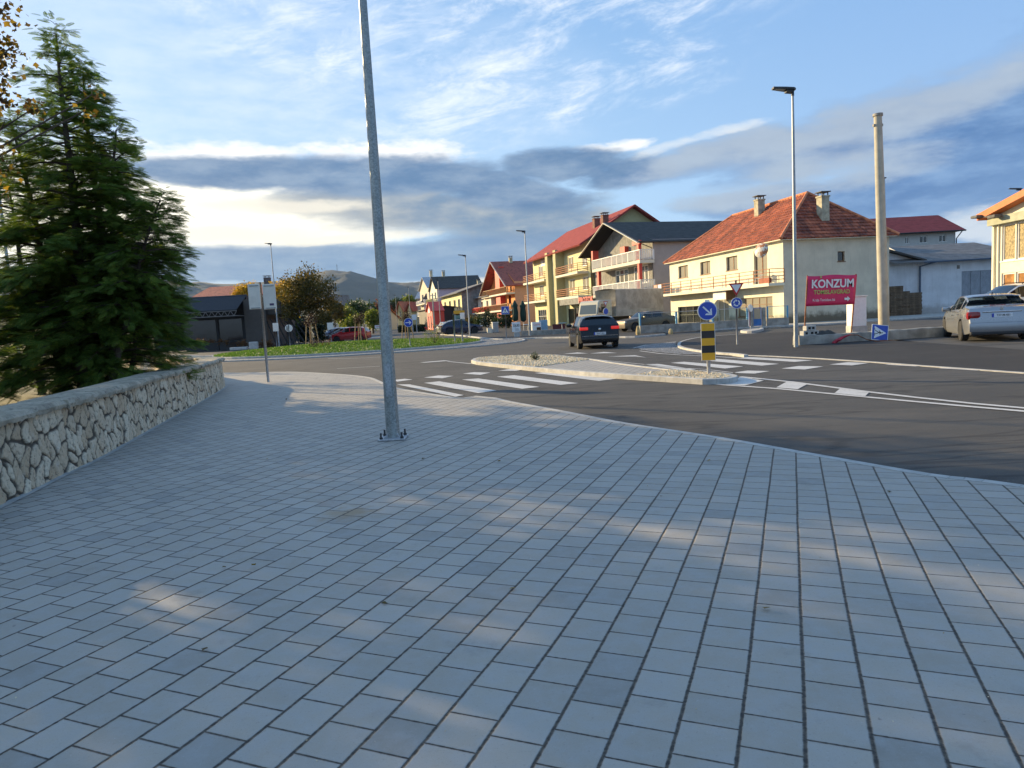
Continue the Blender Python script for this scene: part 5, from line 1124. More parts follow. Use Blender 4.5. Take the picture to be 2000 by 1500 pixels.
for a in (1.2, 4.2): window(r, O0, U, Nf, a, a+1.4, .3, 2.6, nx=1, pm=M['curtain'])
mb = MB(); slab_roof(mb, [(-.3, .3, 3.5), (-.3, -2.3, 3.5), (LK/2, -2.3, 5.3), (LK/2, .3, 5.3)], .1); slab_roof(mb, [(LK+.3, .3, 3.5), (LK+.3, -2.3, 3.5), (LK/2, -2.3, 5.3), (LK/2, .3, 5.3)], .1); mb.build('roof', M['redpaint'], r)
mb = MB(); mb.box(2.6, 4.4, .02, .1, 3.2, 4.0); mb.build('name_board', M['white'], r)

# --- behind the cream house: long building with red roof, and the grey-roofed store
H6 = Fr((45.5, 79.5), 90); r = H6.root('school_building', 'long pale building with wine red hipped roof and small white windows above the store', 'building')
# front faces the camera here: x runs right, y towards the camera
L6 = 1.0; zE = ZY(1740, 457, 79.5).z; zR = ZY(1725, 423, 84).z; xl = ZY(1600, 500, 79.5).x-45.5; xr_ = ZY(1866, 470, 79.5).x-45.5
def WZ(px, py, Y): p = ZY(px, py, Y); return p.x-45.5, p.z
wins = []
for a, b in ((1731, 1739), (1768, 1775), (1796, 1811), (1834, 1848)): wins.append((WZ(a, 468, 79.5)[0], WZ(b, 468, 79.5)[0], WZ(a, 475.5, 79.5)[1], WZ(a, 462, 79.5)[1]))
mb = MB(); 
class F2: pass
Oc, Uc, Nc = V3(xl, 0, 0), V3(1, 0, 0), V3(0, -1, 0)
r.rotation_euler = (0, 0, 0); wz = (np.mean([w[2] for w in wins]), np.mean([w[3] for w in wins])); wins = [(w[0]-xl, w[1]-xl, wz[0], wz[1]) for w in wins]
wall_panel(mb, Oc, Uc, Nc, xr_-xl, 0, zE, wins, .15); mb.quad((xr_, 0, 0), (xr_, 12, 0), (xr_, 12, zE), (xr_, 0, zE)); mb.quad((xl, 0, 0), (xl, 12, 0), (xl, 12, zE), (xl, 0, zE)); mb.build('wall', mat('pale_grey_render', (.50, .49, .46), .85, var=.04), r)
for w in wins: window(r, Oc, Uc, Nc, *w, nx=2)
mb = MB(); o_ = .7; e = [(xl-o_, -o_, zE), (xr_+o_, -o_, zE), (xr_+o_, 12+o_, zE), (xl-o_, 12+o_, zE)]; A = (xl+5, 6, zR); B = (WZ(1832, 423, 85.5)[0], 6, zR)
for q in ([e[0], e[1], B, A], [e[2], e[3], A, B], [e[1], e[2], B], [e[3], e[0], A]): slab_roof(mb, q, .15)
mb.build('roof', M['redmetal'], r); mb = MB(); mb.tube([(xr_+.4, -.6, zE-.1), (xr_+.05, -.1, zE-.9), (xr_+.05, -.1, 0)], .06, 8); mb.tube([(xl, -o_-.05, zE-.08), (xr_+o_, -o_-.05, zE-.08)], .08, 8); mb.build('gutter', M['charcoal'], r)
# store: white walls; the near part steps forward
SY = 57.0; r = empty('storehouse', (ZY(1794, 600, SY).x, SY, 0), 0, 'whitewashed storehouse with grey corrugated roof and metal shutter', 'storehouse')
ox = ZY(1794, 600, SY).x; zE = ZY(1800, 512, SY).z; xr_ = ZY(1990, 520, SY).x-ox; xs_ = ZY(1878, 560, SY).x-ox; xe_ = ZY(1942, 560, SY).x-ox; zs = ZY(1878, 530, SY).z
mb = MB(); wall_panel(mb, V3(0, 0, 0), Uc, Nc, xr_, 0, zE, [(xs_, xe_, .05, zs)], .12); mb.poly([(0, 0, 0), (0, 0, zE), (0, 7, zE+2.6), (0, 14, zE), (0, 14, 0)])
mb.build('wall', M['whitewall'], r); mb = MB(); mb.box(xs_, xe_, .08, .12, .05, zs); 
for k in range(int((xe_-xs_)/.8)): mb.box(xs_+k*.8, xs_+k*.8+.03, .05, .08, .05, zs)
mb.build('metal_shutter', m_galv('dull_zinc_sheet', (.26, .28, .31)), r)
zT = ZY(1800, 478, SY+6.5).z; mb = MB(); slab_roof(mb, [(-2.2, -.8, zE+.02), (xr_+1, -.8, zE+.02), (xr_+1, 7, zT), (-8.5, 7, zT), (-8.5, 4.4, zE+1.9-.1)], .12); slab_roof(mb, [(-8.5, 14.5, zE), (xr_+1, 14.5, zE), (xr_+1, 7, zT), (-8.5, 7, zT)], .12); mb.build('roof', M['greyroof'], r)
xa = ZY(1731, 600, SY+1.5).x-ox; zl_ = ZY(1731, 493, SY).z; mb = MB(); mb.quad((xa-1.5, .05, 0), (0, .05, 0), (0, .05, zE+.15), (xa-1.5, .05, zl_+.25)); mb.build('annex_wall', M['whitewall'], r)
mb = MB(); slab_roof(mb, [(xa-1.5, -.55, zl_+.42), (.35, -.55, zE+.18), (.35, 3, zE+.18), (xa-1.5, 3, zl_+.42)], .14); mb.build('annex_roof', M['darkroof'], r)
mb = MB(); mb.tube([(0, -.75, zE-.05), (xr_, -.75, zE-.02)], .07, 8); mb.tube([(1.0, -.75, zE-.05), (.05, -.12, zE-.35), (.05, -.12, 0)], .07, 8); mb.build('gutter', mat('blue_grey_gutter', (.06, .09, .14), .5), r)
mb = MB(); mb.box(ZY(1869, 518, SY).x-ox, ZY(1874, 518, SY).x-ox, -.05, .02, ZY(1870, 525, SY).z, ZY(1870, 518, SY).z); mb.build('air_vent', M['greywall'], r)
# pallets in stacks
def pallet():
    t = empty('pallet', (0, 0, 0)); w = MB()
    for k in range(7): y = -.55+k*.183; w.box(-.4, .4, y-.045, y+.045, .122, .144)
    for k in (-1, 0, 1): w.box(k*.33-.05, k*.33+.05, -.6, .6, .10, .122)
    w.build('deck', M['palletw'], t)
    for k in (-1, 0, 1): w = MB(); w.box(k*.33-.05, k*.33+.05, -.6, .6, 0, .099); w.build('stringer', M['palletw'], t)
    return t
M['palletw'] = mat('old_pallet_wood', (.17, .115, .07), .85, var=.35, scale=4)
proto = None; PS = [(1735, 14), (1747, 16), (1759, 13), (1771, 12), (1783, 12)]
for si_, (px, n_) in enumerate(PS):
    p = ZY(px, 610, 55.2)
    for k in range(n_):
        if proto is None: proto = pallet(); o = proto
        else: o = copy_tree(proto)
        o.location = (p.x+rng.normal(0, .02), p.y+rng.normal(0, .03), .0+k*.146); o.rotation_euler.z = R(90)+rng.normal(0, .03); o.scale = (1, .84, 1)
        ordn = (['bottom', 'second', 'third', 'fourth', 'fifth', 'sixth', 'seventh', 'eighth', 'ninth', 'tenth', 'eleventh', 'twelfth', 'thirteenth', 'fourteenth', 'fifteenth', 'sixteenth'][k] if k < n_-1 else 'topmost')
        stk_ = ['the stack right behind the concrete pole', 'the tallest stack near the concrete pole', 'the middle stack of five', 'the stack second from the drainpipe', 'the stack beside the blue drainpipe'][si_]
        tag(o, f'{ordn} wooden pallet from the ground in {stk_}' if k < n_-1 else f'topmost wooden pallet of {stk_}', 'pallet', 'stacked wooden pallets at the white wall'); _ = (['wooden pallet in the stack right behind the concrete pole', 'wooden pallet in the tallest stack, second from the concrete pole', 'wooden pallet in the middle stack of five at the white wall', 'wooden pallet in the stack second from the drainpipe', 'wooden pallet in the stack beside the blue drainpipe'][si_], 'pallet', 'stacked wooden pallets at the white wall')

# --- building at the right edge
p0 = ZY(1941, 570, 31.0); u8 = Vector((math.sin(R(2)), math.cos(R(2)), 0)); L8 = 11.0; o8 = p0-u8*L8; H8 = Fr((o8.x, o8.y), 2.0); r = H8.root('workshop', 'cream glazed workshop with orange roof edge at the right edge', 'workshop')
f8 = H8.front; xc = L8; zt = f8(1956, 440)[1]; za = f8(1956, 510.5)[1]; zb2 = f8(1956, 534)[1]; g0 = f8(1956, 500)[0]; g1 = f8(1984, 500)[0]; gw = g0-g1
w_ = [(g0-(k+1)*gw+.06, g0-k*gw-.02) for k in range(8) if g0-(k+1)*gw > .3]
holes = [(a, b, za, zt) for a, b in w_]+[(a, b, .9, zb2) for a, b in w_]
mb = MB(); wall_panel(mb, O0, U, Nf, L8, 0, zt+.35, holes, .15); mb.build('front_wall', M['palewall'], r); mb = MB(); mb.quad((L8, 0, 0), (L8, -9, 0), (L8, -9, zt+.1), (L8, 0, zt+.1)); mb.quad((0, 0, 0), (0, -9, 0), (0, -9, zt+.1), (0, 0, zt+.1)); mb.build('side_wall', M['palewall'], r)
bd = mat('chipboard', (.34, .27, .14), .8, var=.35, scale=16); wg = mat('painted_reflection_glass', (.36, .17, .05), .25, var=.6, scale=1.0)  # orange-brown pane colour stands in for a warm reflection
for i, h in enumerate(holes): window(r, O0, U, Nf, *h, nx=1, pm=bd if i < len(w_) else wg, fm=M['frame'], fw=.06, d=.10)
zf0, zf1 = f8(1941, 441.5)[1], f8(1941, 426)[1]; mb = MB(); mb.box(0, L8+.05, .01, .30, zf0, zf1); mb.build('fascia', mat('grey_green_fascia', (.36, .37, .27), .8), r)
rs = .20; ze = f8(1932, 414)[1]; mb = MB(); mb.poly([(0, .012, zf1), (L8, .012, zf1), (L8, .012, ze-.2), (0, .012, ze-.2+L8*rs)]); mb.build('gable_wall', M['palewall'], r)
mb = MB(); slab_roof(mb, [(L8+.5, .50, ze-.08), (0, .50, ze+L8*rs), (0, -9, ze+L8*rs), (L8+.5, -9, ze-.08)], .28); mb.build('roof', mat('orange_roof_sheet', (.55, .14, .03), .6), r)
lx, lz = f8(1950, 424); mb = MB(); mb.bar((lx+.5, .5, lz+.1), (lx-.5, .5, lz-.02), .05); mb.box(lx+.3, lx+.75, .4, .75, lz+.06, lz+.18, bev=.04); mb.box(lx-.9, lx-.4, .4, .75, lz-.1, lz+.04, bev=.04); mb.build('flood_lamp', M['concrete_d'], r)
mb = MB(); mb.box(L8-.10, L8+.02, -.02, .10, 0, zf0); mb.box(g0+.12, g0+.22, .0, .07, 0, zf0); mb.build('pilaster', M['cream'], r)

# --- dark restaurant on the left
H9 = Fr(ZY(482, 650, 66)[:2], 90); r = empty('restaurant', (ZY(487, 650, 66).x, 66, 0), R(4), 'low black restaurant with sloping canvas canopy and large dark windows', 'restaurant')
ox, oy = ZY(487, 650, 66).x, 66
def q9(px, py, Y=66): p = ZY(px, py, Y); return p.x-ox, p.z
xl, zt = q9(330, 578); zt = q9(480, 577)[1]; zc = q9(486, 606, 64)[1]; xl = q9(300, 600)[0]
g1 = (q9(428, 640)[0]-xl, q9(474, 640)[0]-xl, .7, q9(450, 622)[1]); g2 = (q9(360, 640)[0]-xl, q9(424, 640)[0]-xl, .7, q9(450, 622)[1])
mb = MB(); wall_panel(mb, V3(xl, 0, 0), Uc, Nc, -xl, 0, zt, [g1, g2], .2); mb.quad((0, 0, 0), (0, 14, 0), (0, 14, zt), (0, 0, zt)); mb.quad((xl, 0, zt), (0, 0, zt), (0, 14, zt), (xl, 14, zt)); mb.build('wall', M['charcoal'], r)
for g in (g1, g2): window(r, V3(xl, 0, 0), Uc, Nc, *g, nx=1, pm=m_glass('dark_restaurant_glass', (.006, .008, .010), .12), fm=M['charcoal'], sill=False)
mb = MB(); slab_roof(mb, [(xl, -3.2, zc+.1), (0, -3.2, zc+.1), (0, .3, zt+.1), (xl, .3, zt+.1)], .06); mb.build('canopy', mat('navy_canvas', (.012, .014, .020), .8, var=.1), r)
mb = MB()
for z_ in (zc, zc-.45): mb.bar((xl, -3.2, z_), (0, -3.2, z_), .07); 
for k in range(16): a = xl*(k/16); mb.bar((a, -3.2, zc), (a+xl/32, -3.2, zc-.45), .05); mb.bar((a+xl/32, -3.2, zc-.45), (a+xl/16, -3.2, zc), .05)
mb.bar((0, -3.2, zc-.45), (0, 0, zc-.45), .07); mb.build('canopy_truss', mat('dull_grey_steel', (.16, .15, .14), .6), r)
xb = q9(549, 600)[0]; mb = MB(); mb.box(0.02, xb*.62, -1.2, 10, 0, q9(500, 585)[1]); mb.box(xb*.62, xb, -.6, 8, q9(540, 620)[1]+.3, q9(540, 585)[1]); mb.build('entrance_block', M['brownclad'], r)
mb = MB()
for k in range(9): a = xb*.58+k*.42; mb.bar((a, -.9, q9(540, 622)[1]), (a+1.2+k*.1, -2.2, 0), .09)
mb.build('slanting_louvre', M['charcoal'], r)
# red roofed hall behind it
r = empty('roof_hall', (ZY(384, 600, 105).x, 105, 0), R(2), 'brick-red roofed hall rising behind the black restaurant', 'hall'); w = ZY(540, 600, 105).x-ZY(384, 600, 105).x; ze, zr = ZY(440, 578, 105).z, ZY(440, 557.5, 110).z
mb = MB(); mb.box(0, w, 0, 14, 0, ze); mb.build('wall', M['palewall'], r); mb = MB(); slab_roof(mb, [(-.5, -.6, ze), (w+.5, -.6, ze), (w+.5, 7, zr), (-.5, 7, zr)], .2); slab_roof(mb, [(-.5, 14.6, ze), (w+.5, 14.6, ze), (w+.5, 7, zr), (-.5, 7, zr)], .2); mb.build('roof', M['tile2'], r)
chimney(r, w*.74, 6.5, zr-.5, zr+.9, .9, M['concrete_d'])
# ------------------------------------------------------------------ vehicles
M['cglass'] = m_glass('car_glass', (.012, .015, .018), .03); M['cglass_l'] = m_glass('pale_car_glass', (.10, .12, .12), .05)
M['tail'] = m_glass('tail_lamp_red', (.24, .008, .008), .12); M['clear'] = m_glass('lamp_clear', (.55, .55, .55), .1); M['amber'] = m_glass('amber_lamp', (.6, .22, .02), .2)
M['taillit'] = mat('glowing_tail_lamp', (.6, .02, .02), .2, emis=(1.0, .05, .03, .22)); M['chrome'] = mat('chrome', (.65, .65, .66), .12, metal=1.0, var=.02); M['alloy'] = mat('alloy_rim', (.42, .43, .44), .3, metal=.85, var=.05)
M['steelrim'] = mat('painted_rim', (.55, .53, .48), .5, var=.1); M['plate'] = mat('plate_white', (.68, .70, .72), .4, var=.02); M['plateblue'] = mat('plate_blue', (.015, .05, .42), .4); M['ink'] = mat('plate_ink', (.015, .015, .015), .5)
M['seat'] = mat('seat_cloth', (.04, .04, .042), .9)
def wheel(parent, x, y, r_, w, side, m_rim, spokes=5, name='wheel'):
    t = MB(); R0 = r_*.66; prof = [(R0, -w/2), (r_*.93, -w/2), (r_, -w*.36), (r_, w*.36), (r_*.93, w/2), (R0, w/2)]
    t.lathe(prof, 28, (x, y, r_), 'y'); wh = t.build(name, M['rubber'], parent, smooth=35)
    m = MB(); yo = y+side*w*.40; yi = y+side*w*.10
    m.lathe([(R0, -w/2), (R0*.96, w*.42), (R0*1.02, w*.46), (R0*.90, w*.46), (R0*.86, w*.1), (R0*.86, -w/2)], 28, (x, y, r_), 'y') if side > 0 else m.lathe([(R0, w/2), (R0*.96, -w*.42), (R0*1.02, -w*.46), (R0*.90, -w*.46), (R0*.86, -w*.1), (R0*.86, w/2)], 28, (x, y, r_), 'y')
    m.lathe([(.001, yo-y), (R0*.20, yo-y), (R0*.24, yo-y-side*.02)] if side > 0 else [(R0*.24, yo-y-side*.02), (R0*.20, yo-y), (.001, yo-y)], 14, (x, y, r_), 'y')
    for k in range(spokes):
        a = 2*math.pi*k/spokes+.3
        for da in (-.10, .10): m.bar((x+math.cos(a)*R0*.12, yo-side*.012, r_+math.sin(a)*R0*.12), (x+math.cos(a+da)*R0*.92, yo-side*.02, r_+math.sin(a+da)*R0*.92), R0*.13, .03, up=(0, 1, 0))
    m.build('rim', m_rim, wh, smooth=35)
    m = MB(); m.lathe([(.001, yi-y), (R0*.88, yi-y)], 20, (x, y, r_), 'y', 0); m.build('brake_disc', M['dark'], wh)
    return wh
def carbody(name, label, S_, paint, loc, heading, glass=None, rim=None, category='car', group=None, lit=False, clearglass=False):
    """S_: side profile. x=0 nose, x=L tail; top, belt: (x,z) lists; side glass spans; windscreen and rear window spans"""
    t = empty(name, loc, 0, label, category, group); glass = glass or M['cglass']; rim = rim or M['alloy']
    L, Wd = S_['L'], S_['W']; top = np.array(S_['top']); belt = np.array(S_['belt']); rw = S_['rw']; x1, x2 = S_['wx']; hw = Wd/2; ra = rw+.055
    tz = lambda x: float(np.interp(x, top[:, 0], top[:, 1])); bz_ = lambda x: float(np.interp(x, belt[:, 0], belt[:, 1]))
    xs = set(np.linspace(0, L, int(L/.11)).tolist())
    for xw in (x1, x2): xs |= set((xw+ra*np.sin(np.linspace(-1, 1, 15)*np.pi/2)).tolist())
    for p in S_['top']: xs.add(p[0])
    for g in S_['glass']: xs |= {g[0], g[1]}
    xs |= {.03, .08, L-.03, L-.08}; xs = sorted(x for x in xs if 0 <= x <= L); 
    clean = [xs[0]]
    for x in xs[1:]:
        if x-clean[-1] > .006: clean.append(x)
    xs = clean; sill = S_.get('sill', .20); rows = []
    for x in xs:
        T, B = tz(x), bz_(x); nose = math.exp(-x/.20); tl = math.exp(-(L-x)/.16); hh = hw*(1-S_.get('nosein', .22)*nose-S_.get('tailin', .10)*tl)*(1-.02*((x/L-.5)*2)**2)
        zb = sill+S_.get('nlift', .06)*math.exp(-x/.3)+S_.get('tlift', .12)*math.exp(-(L-x)/.35); arch = False
        for xw in (x1, x2):
            if abs(x-xw) < ra: za = rw+math.sqrt(max(0, ra*ra-(x-xw)**2)); arch = za > zb; zb = max(zb, za)
        B = min(B, T-.012); gh = max(0.0, T-B); cab = min(1, gh/.30); wr = hh*(1-(.16+.07*cab)*cab) ; mid = zb+(B-zb)*.55
        zc = zb+.09 if not arch else zb+.012
        sec = [(0, zb), (hh*.80, zb), (hh*(.955 if not arch else .985), zb+.001), (hh*.99, zc), (hh*1.0, max(mid, zc+.01)), (hh*.985, max(B-.07, mid+.01)), (hh*.955, B), (hh*.945, B+min(.03, gh*.2)), (wr+.02*cab*hh, T-.075*cab-.004), (wr-.02, T-.030*cab-.002), (wr*.72, T-.006), (wr*.35, T+.004*cab), (0, T+.006*cab)]
        rows.append((x, sec))
    m = len(rows[0][1]); VV = []; 
    for x, sec in rows: VV += [(x, y, z) for y, z in sec]+[(x, -y, z) for y, z in sec]
    body, gl, und = MB(), {}, MB(); n = 2*m; parts = {'body': [], 'under': []}
    def rowtype(i, j, sgn):
        xm = (rows[i][0]+rows[i+1][0])/2
        if j <= 1: return 'under'
        if j == 7:
            for g in S_['glass']:
                if g[2] == 's' and g[0] <= xm <= g[1] and (tz(xm)-bz_(xm)) > .16: return ('side_window', g[0], sgn)
        if j >= 9:
            for g in S_['glass']:
                if g[2] in ('w', 'r') and g[0] <= xm <= g[1] and (j >= 10 or True): return ('windscreen' if g[2] == 'w' else 'rear_window', g[0], 0)
        return 'body'
    for i in range(len(rows)-1):
        for s_ in (0, 1):
            for j in range(m-1):
                a, b_ = i*n+s_*m+j, (i+1)*n+s_*m+j; f_ = (a, b_, b_+1, a+1) if s_ == 1 else (a, a+1, b_+1, b_); parts.setdefault(rowtype(i, j, s_), []).append(f_)
    for i, sg in ((0, 1), (len(rows)-1, -1)):
        for s_ in (0, 1):
            for j in range(m-1):
                pass
        idx = [i*n+j for j in range(m)]+[i*n+m+j for j in range(m-1, -1, -1)]; parts['body'].append(tuple(idx if sg > 0 else idx[::-1]))
    def mk(nm, fs, mt, parent, sm=38, push=0.0):
        used = sorted({v for f_ in fs for v in f_}); mp = {v: k for k, v in enumerate(used)}; mb = MB(); mb.add([VV[v] for v in used], [tuple(mp[v] for v in f_) for f_ in fs]); o = mb.build(nm, mt, parent, smooth=sm); 
        bm2 = bmesh.new(); bm2.from_mesh(o.data); bmesh.ops.recalc_face_normals(bm2, faces=bm2.faces[:])
        # make sure the shell points outward
        c = sum((f_.normal.dot(f_.calc_center_median()-Vector((L/2, 0, .6)))*f_.calc_area() for f_ in bm2.faces))
        if c < 0: bmesh.ops.reverse_faces(bm2, faces=bm2.faces[:])
        bm2.to_mesh(o.data); bm2.free(); return o
    bo = mk('body', parts.pop('body'), paint, t); mk('underbody', parts.pop('under'), M['dark'], t)
    for k, fs in parts.items(): mk(k[0], fs, glass, t)
    inner = MB(); inner.box(.9, L-.75, -hw*.80, hw*.80, sill+.05, bz_(L/2)-.10); inner.build('interior', M['seat'], t)
    for xw in (x1, x2):
        for s_ in (1, -1): wheel(t, xw, s_*(hw-.115), rw, .21, s_, rim, spokes=S_.get('spokes', 5))
    # door seams as thin dark strips, handles, sill strip, mirrors
    for s_ in (1, -1):
        q = MB()
        for xd in S_['doors']:
            q.box(xd-.004, xd+.004, s_*hw*.994-.004, s_*hw*1.004+.004 if s_ > 0 else s_*hw*.994+.004, max(sill+.1, .3), bz_(xd)-.02) if False else q.bar((xd, s_*hw*.985, .32), (xd, s_*hw*.968, bz_(xd)-.01), .012, .02)
        q.build('door_seam', M['dark'], t)
        for xd in S_.get('handles', []): q = MB(); q.box(xd, xd+.17, min(s_*hw*.99, s_*(hw*.99+.035)), max(s_*hw*.99, s_*(hw*.99+.035)), bz_(xd)-.15, bz_(xd)-.12, bev=.01); q.build('door_handle', S_.get('hm') or paint, t)
        mx = S_['mirror']; q = MB(); q.box(mx, mx+.14, min(s_*hw*.95, s_*(hw+.20)), max(s_*hw*.95, s_*(hw+.20)), bz_(mx)+.00, bz_(mx)+.15, bev=.035); mr = q.build('wing_mirror', S_.get('mm') or paint, t, smooth=40)
    t.rotation_euler.z = heading; return t, tz, bz_
def at_head(az): return R(-90-az)     # local +x is the tail; heading azimuth measured from forward, right positive
def put(t, rear_left_xy, az, S_, z):
    """place so that the rear left wheel stands on the given ground point; car drives toward azimuth az"""
    d = Vector((math.sin(R(az)), math.cos(R(az)), 0)); left = Vector((-math.cos(R(az)), math.sin(R(az)), 0)); rl = Vector((*rear_left_xy, z))
    nose = rl+d*S_['wx'][1]-left*(S_['W']/2-.115); t.location = nose; t.rotation_euler.z = math.atan2(-d.y, -d.x)
def plate(t, L, z, s, y=0.0, x=None, flip=1, w=.52, tilt=0):
    x = L+.012 if x is None else x; q = MB(); q.box(x, x+.012, y-w/2, y+w/2, z-.056, z+.056); p = q.build('number_plate', M['plate'], t)
    q = MB(); q.box(x+.0125, x+.0135, y-w/2, y-w/2+.05, z-.056, z+.056); q.build('plate_band', M['plateblue'], p) if False else None
    q = MB(); q.box(x+.012, x+.014, y+w/2-.05, y+w/2, z-.056, z+.056) if False else q.box(x+.012, x+.014, y-w/2, y-w/2+.05, z-.056, z+.056); q.build('blue_band', M['plateblue'], p)
    text('plate_letters', s, .085, M['ink'], p, Matrix.Translation((x+.0135, y+.03, z)) @ Matrix(((0, 0, 1), (1, 0, 0), (0, 1, 0))).to_4x4(), ext=.001, off=.002, sx=.92)
    return p
# ---- black hatchback driving into the roundabout
GS = dict(L=4.25, W=1.80, rw=.315, wx=(.87, 3.50), top=[(0, .52), (.05, .68), (.25, .78), (1.15, .99), (1.95, 1.40), (2.3, 1.455), (3.3, 1.43), (3.75, 1.37), (3.88, 1.34), (4.13, 1.01), (4.17, .96), (4.22, .72), (4.25, .50)],
          belt=[(0, .45), (.3, .70), (1.1, .92), (2.5, .97), (4.0, 1.02), (4.25, 1.0)], glass=[(1.25, 2.0, 'w'), (1.45, 2.34, 's'), (2.42, 3.25, 's'), (3.32, 3.62, 's'), (3.90, 4.12, 'r')], doors=[1.25, 2.38, 3.3], handles=[2.1, 3.05], mirror=1.55, tlift=.10, tailin=.07)
blackpaint = m_carpaint('black_car_paint', (.006, .006, .008), 0, rough=.16, dust=.06, coat=.22)
g, tz, bz_ = carbody('black_hatchback', 'black hatchback with lit red tail lamps driving away into the roundabout', GS, blackpaint, (0, 0, 0), 0)
gz0 = G(1132.8, 681.5, RZ); put(g, gz0, -2.5, GS, RZ); Lg = 4.25
for s_ in (1, -1):
    q = MB(); q.box(4.13, 4.24, min(s_*.50, s_*.86), max(s_*.50, s_*.86), .82, .95, bev=.03); q.build('tail_lamp', M['taillit'], g, smooth=40)
    q = MB(); q.box(4.20, 4.275, min(s_*.52, s_*.74), max(s_*.52, s_*.74), .37, .42, bev=.012); q.build('reflector', M['tail'], g)
q = MB(); q.box(3.98, 4.285, -.80, .80, .28, .55, bev=.06); q.build('rear_bumper', blackpaint, g, smooth=40)
q = MB(); q.lathe([(.055, 0), (.055, .02), (.03, .03), (.001, .03)], 20, (4.215, 0, .84), 'x'); q.build('badge', M['chrome'], g)
q = MB(); q.box(3.72, 3.97, -.58, .58, 1.375, 1.40, bev=.01); q.build('roof_spoiler', blackpaint, g)
q = MB(); q.bar((4.245, -.78, .565), (4.245, .78, .565), .012); q.build('bumper_line', M['chrome'], g)
q = MB(); q.bar((3.55, 0, 1.43), (3.78, 0, 1.56), .012); q.build('aerial', M['black'], g)
q = MB(); q.bar((4.05, .18, 1.0), (4.03, -.28, 1.06), .02); q.build('rear_wiper', M['black'], g)
plate(g, 4.25, .66, 'E18-T-816', x=4.235)
# ---- silver saloon parked on the right
SS = dict(L=4.82, W=1.82, rw=.325, wx=(.87, 3.725), top=[(0, .50), (.06, .66), (.3, .76), (1.35, .98), (2.15, 1.38), (2.5, 1.44), (3.2, 1.445), (3.55, 1.40), (4.20, 1.10), (4.45, 1.075), (4.70, 1.04), (4.77, .92), (4.82, .60)],
          belt=[(0, .42), (.3, .66), (1.3, .90), (3.0, .96), (4.3, 1.0), (4.82, .95)], glass=[(1.45, 2.16, 'w'), (1.65, 2.60, 's'), (2.68, 3.50, 's'), (3.58, 3.86, 's'), (3.60, 4.18, 'r')], doors=[1.45, 2.64, 3.6], handles=[2.35, 3.3], mirror=1.78, tlift=.10, tailin=.09, sill=.20)
silver = m_carpaint('silver_car_paint', (.30, .315, .335), .7, rough=.26, dust=.2)
M['seeglass'] = m_glass('tinted_see_through_glass', (.62, .78, .76), .01, 1.0); M['seeglass'].node_tree.nodes['Principled BSDF'].inputs['IOR'].default_value = 1.05
s, tz, bz_ = carbody('silver_saloon', 'silver saloon car seen from behind, parked nose away at the right', SS, silver, (0, 0, 0), 0, glass=M['seeglass'])
put(s, G(1882, 665.5, -.05), 23.5, SS, -.05)
for s_ in (1, -1):
    q = MB(); pr = [(4.42, .90), (4.62, .985), (4.815, .74), (4.80, .66), (4.52, .74)]; yy0, yy1 = s_*.56, s_*.90
    q = MB(); q.box(4.50, 4.81, min(s_*.53, s_*.89), max(s_*.53, s_*.89), .68, .94, bev=.09); tl_ = q.build('tail_lamp', M['tail'], s, smooth=40)
    q = MB(); q.lathe([(.05, 0), (.045, .03), (.001, .035)], 16, (4.80, s_*.76, .80), 'x'); q.build('lamp_bowl', M['tail'], tl_, smooth=40)
q = MB(); q.box(4.50, 4.865, -.85, .85, .30, .60, bev=.07); q.build('rear_bumper', silver, s, smooth=40)
q = MB(); q.box(4.40, 4.845, -.80, .80, .22, .32, bev=.03); q.build('bumper_apron', M['black'], s)
q = MB(); q.box(4.70, 4.80, -.50, .50, .90, .93, bev=.01); q.build('boot_trim', M['chrome'], s)
q = MB(); q.box(4.20, 4.26, -.20, .20, 1.085, 1.11, bev=.008); q.build('brake_lamp', M['tail'], s)
q = MB(); q.bar((4.80, -.55, .62), (4.80, .55, .62), .01); q.build('boot_seam', M['dark'], s)
q = MB(); q.bar((3.45, 0, 1.43), (3.55, 0, 1.50), .02); q.build('aerial', M['black'], s)
q = MB(); q.lathe([(.042, 0), (.042, .012), (.034, .012), (.034, 0)], 20, (4.755, 0, 1.0), 'x'); q.build('badge_ring', M['chrome'], s)
plate(s, 4.82, .80, 'T37-M-451', x=4.80)
q = MB(); q.box(2.95, 3.25, -.14, .14, 1.20, 1.27, bev=.03); q.build('rear_view_mirror', M['black'], s)
# ---- white estate behind it
ES = dict(L=4.6, W=1.80, rw=.32, wx=(.85, 3.5), top=[(0, .55), (.06, .72), (.3, .85), (1.2, 1.05), (1.9, 1.50), (2.3, 1.56), (3.8, 1.53), (4.2, 1.46), (4.50, 1.02), (4.56, .9), (4.6, .55)], belt=[(0, .45), (.3, .72), (1.2, .98), (4.6, 1.05)], glass=[(1.3, 1.92, 'w'), (1.5, 2.4, 's'), (2.48, 3.4, 's'), (3.48, 4.15, 's'), (4.22, 4.48, 'r')], doors=[1.3, 2.44, 3.44], handles=[2.1, 3.1], mirror=1.6)
whitep = m_carpaint('white_car_paint', (.66, .67, .68), 0, rough=.3)
w, tz, bz_ = carbody('white_estate', 'white estate car with black roof rails parked behind the silver saloon', ES, whitep, (0, 0, 0), 0)
p = ZY(1868, 640, 27.6); w.location = (p.x, p.y, .18); w.rotation_euler.z = R(-4)
for s_ in (1, -1): q = MB(); q.tube([(2.1, s_*.60, 1.53), (2.2, s_*.60, 1.60), (4.0, s_*.60, 1.575), (4.1, s_*.60, 1.50)], .018, 8); q.build('roof_rail', M['black'], w)
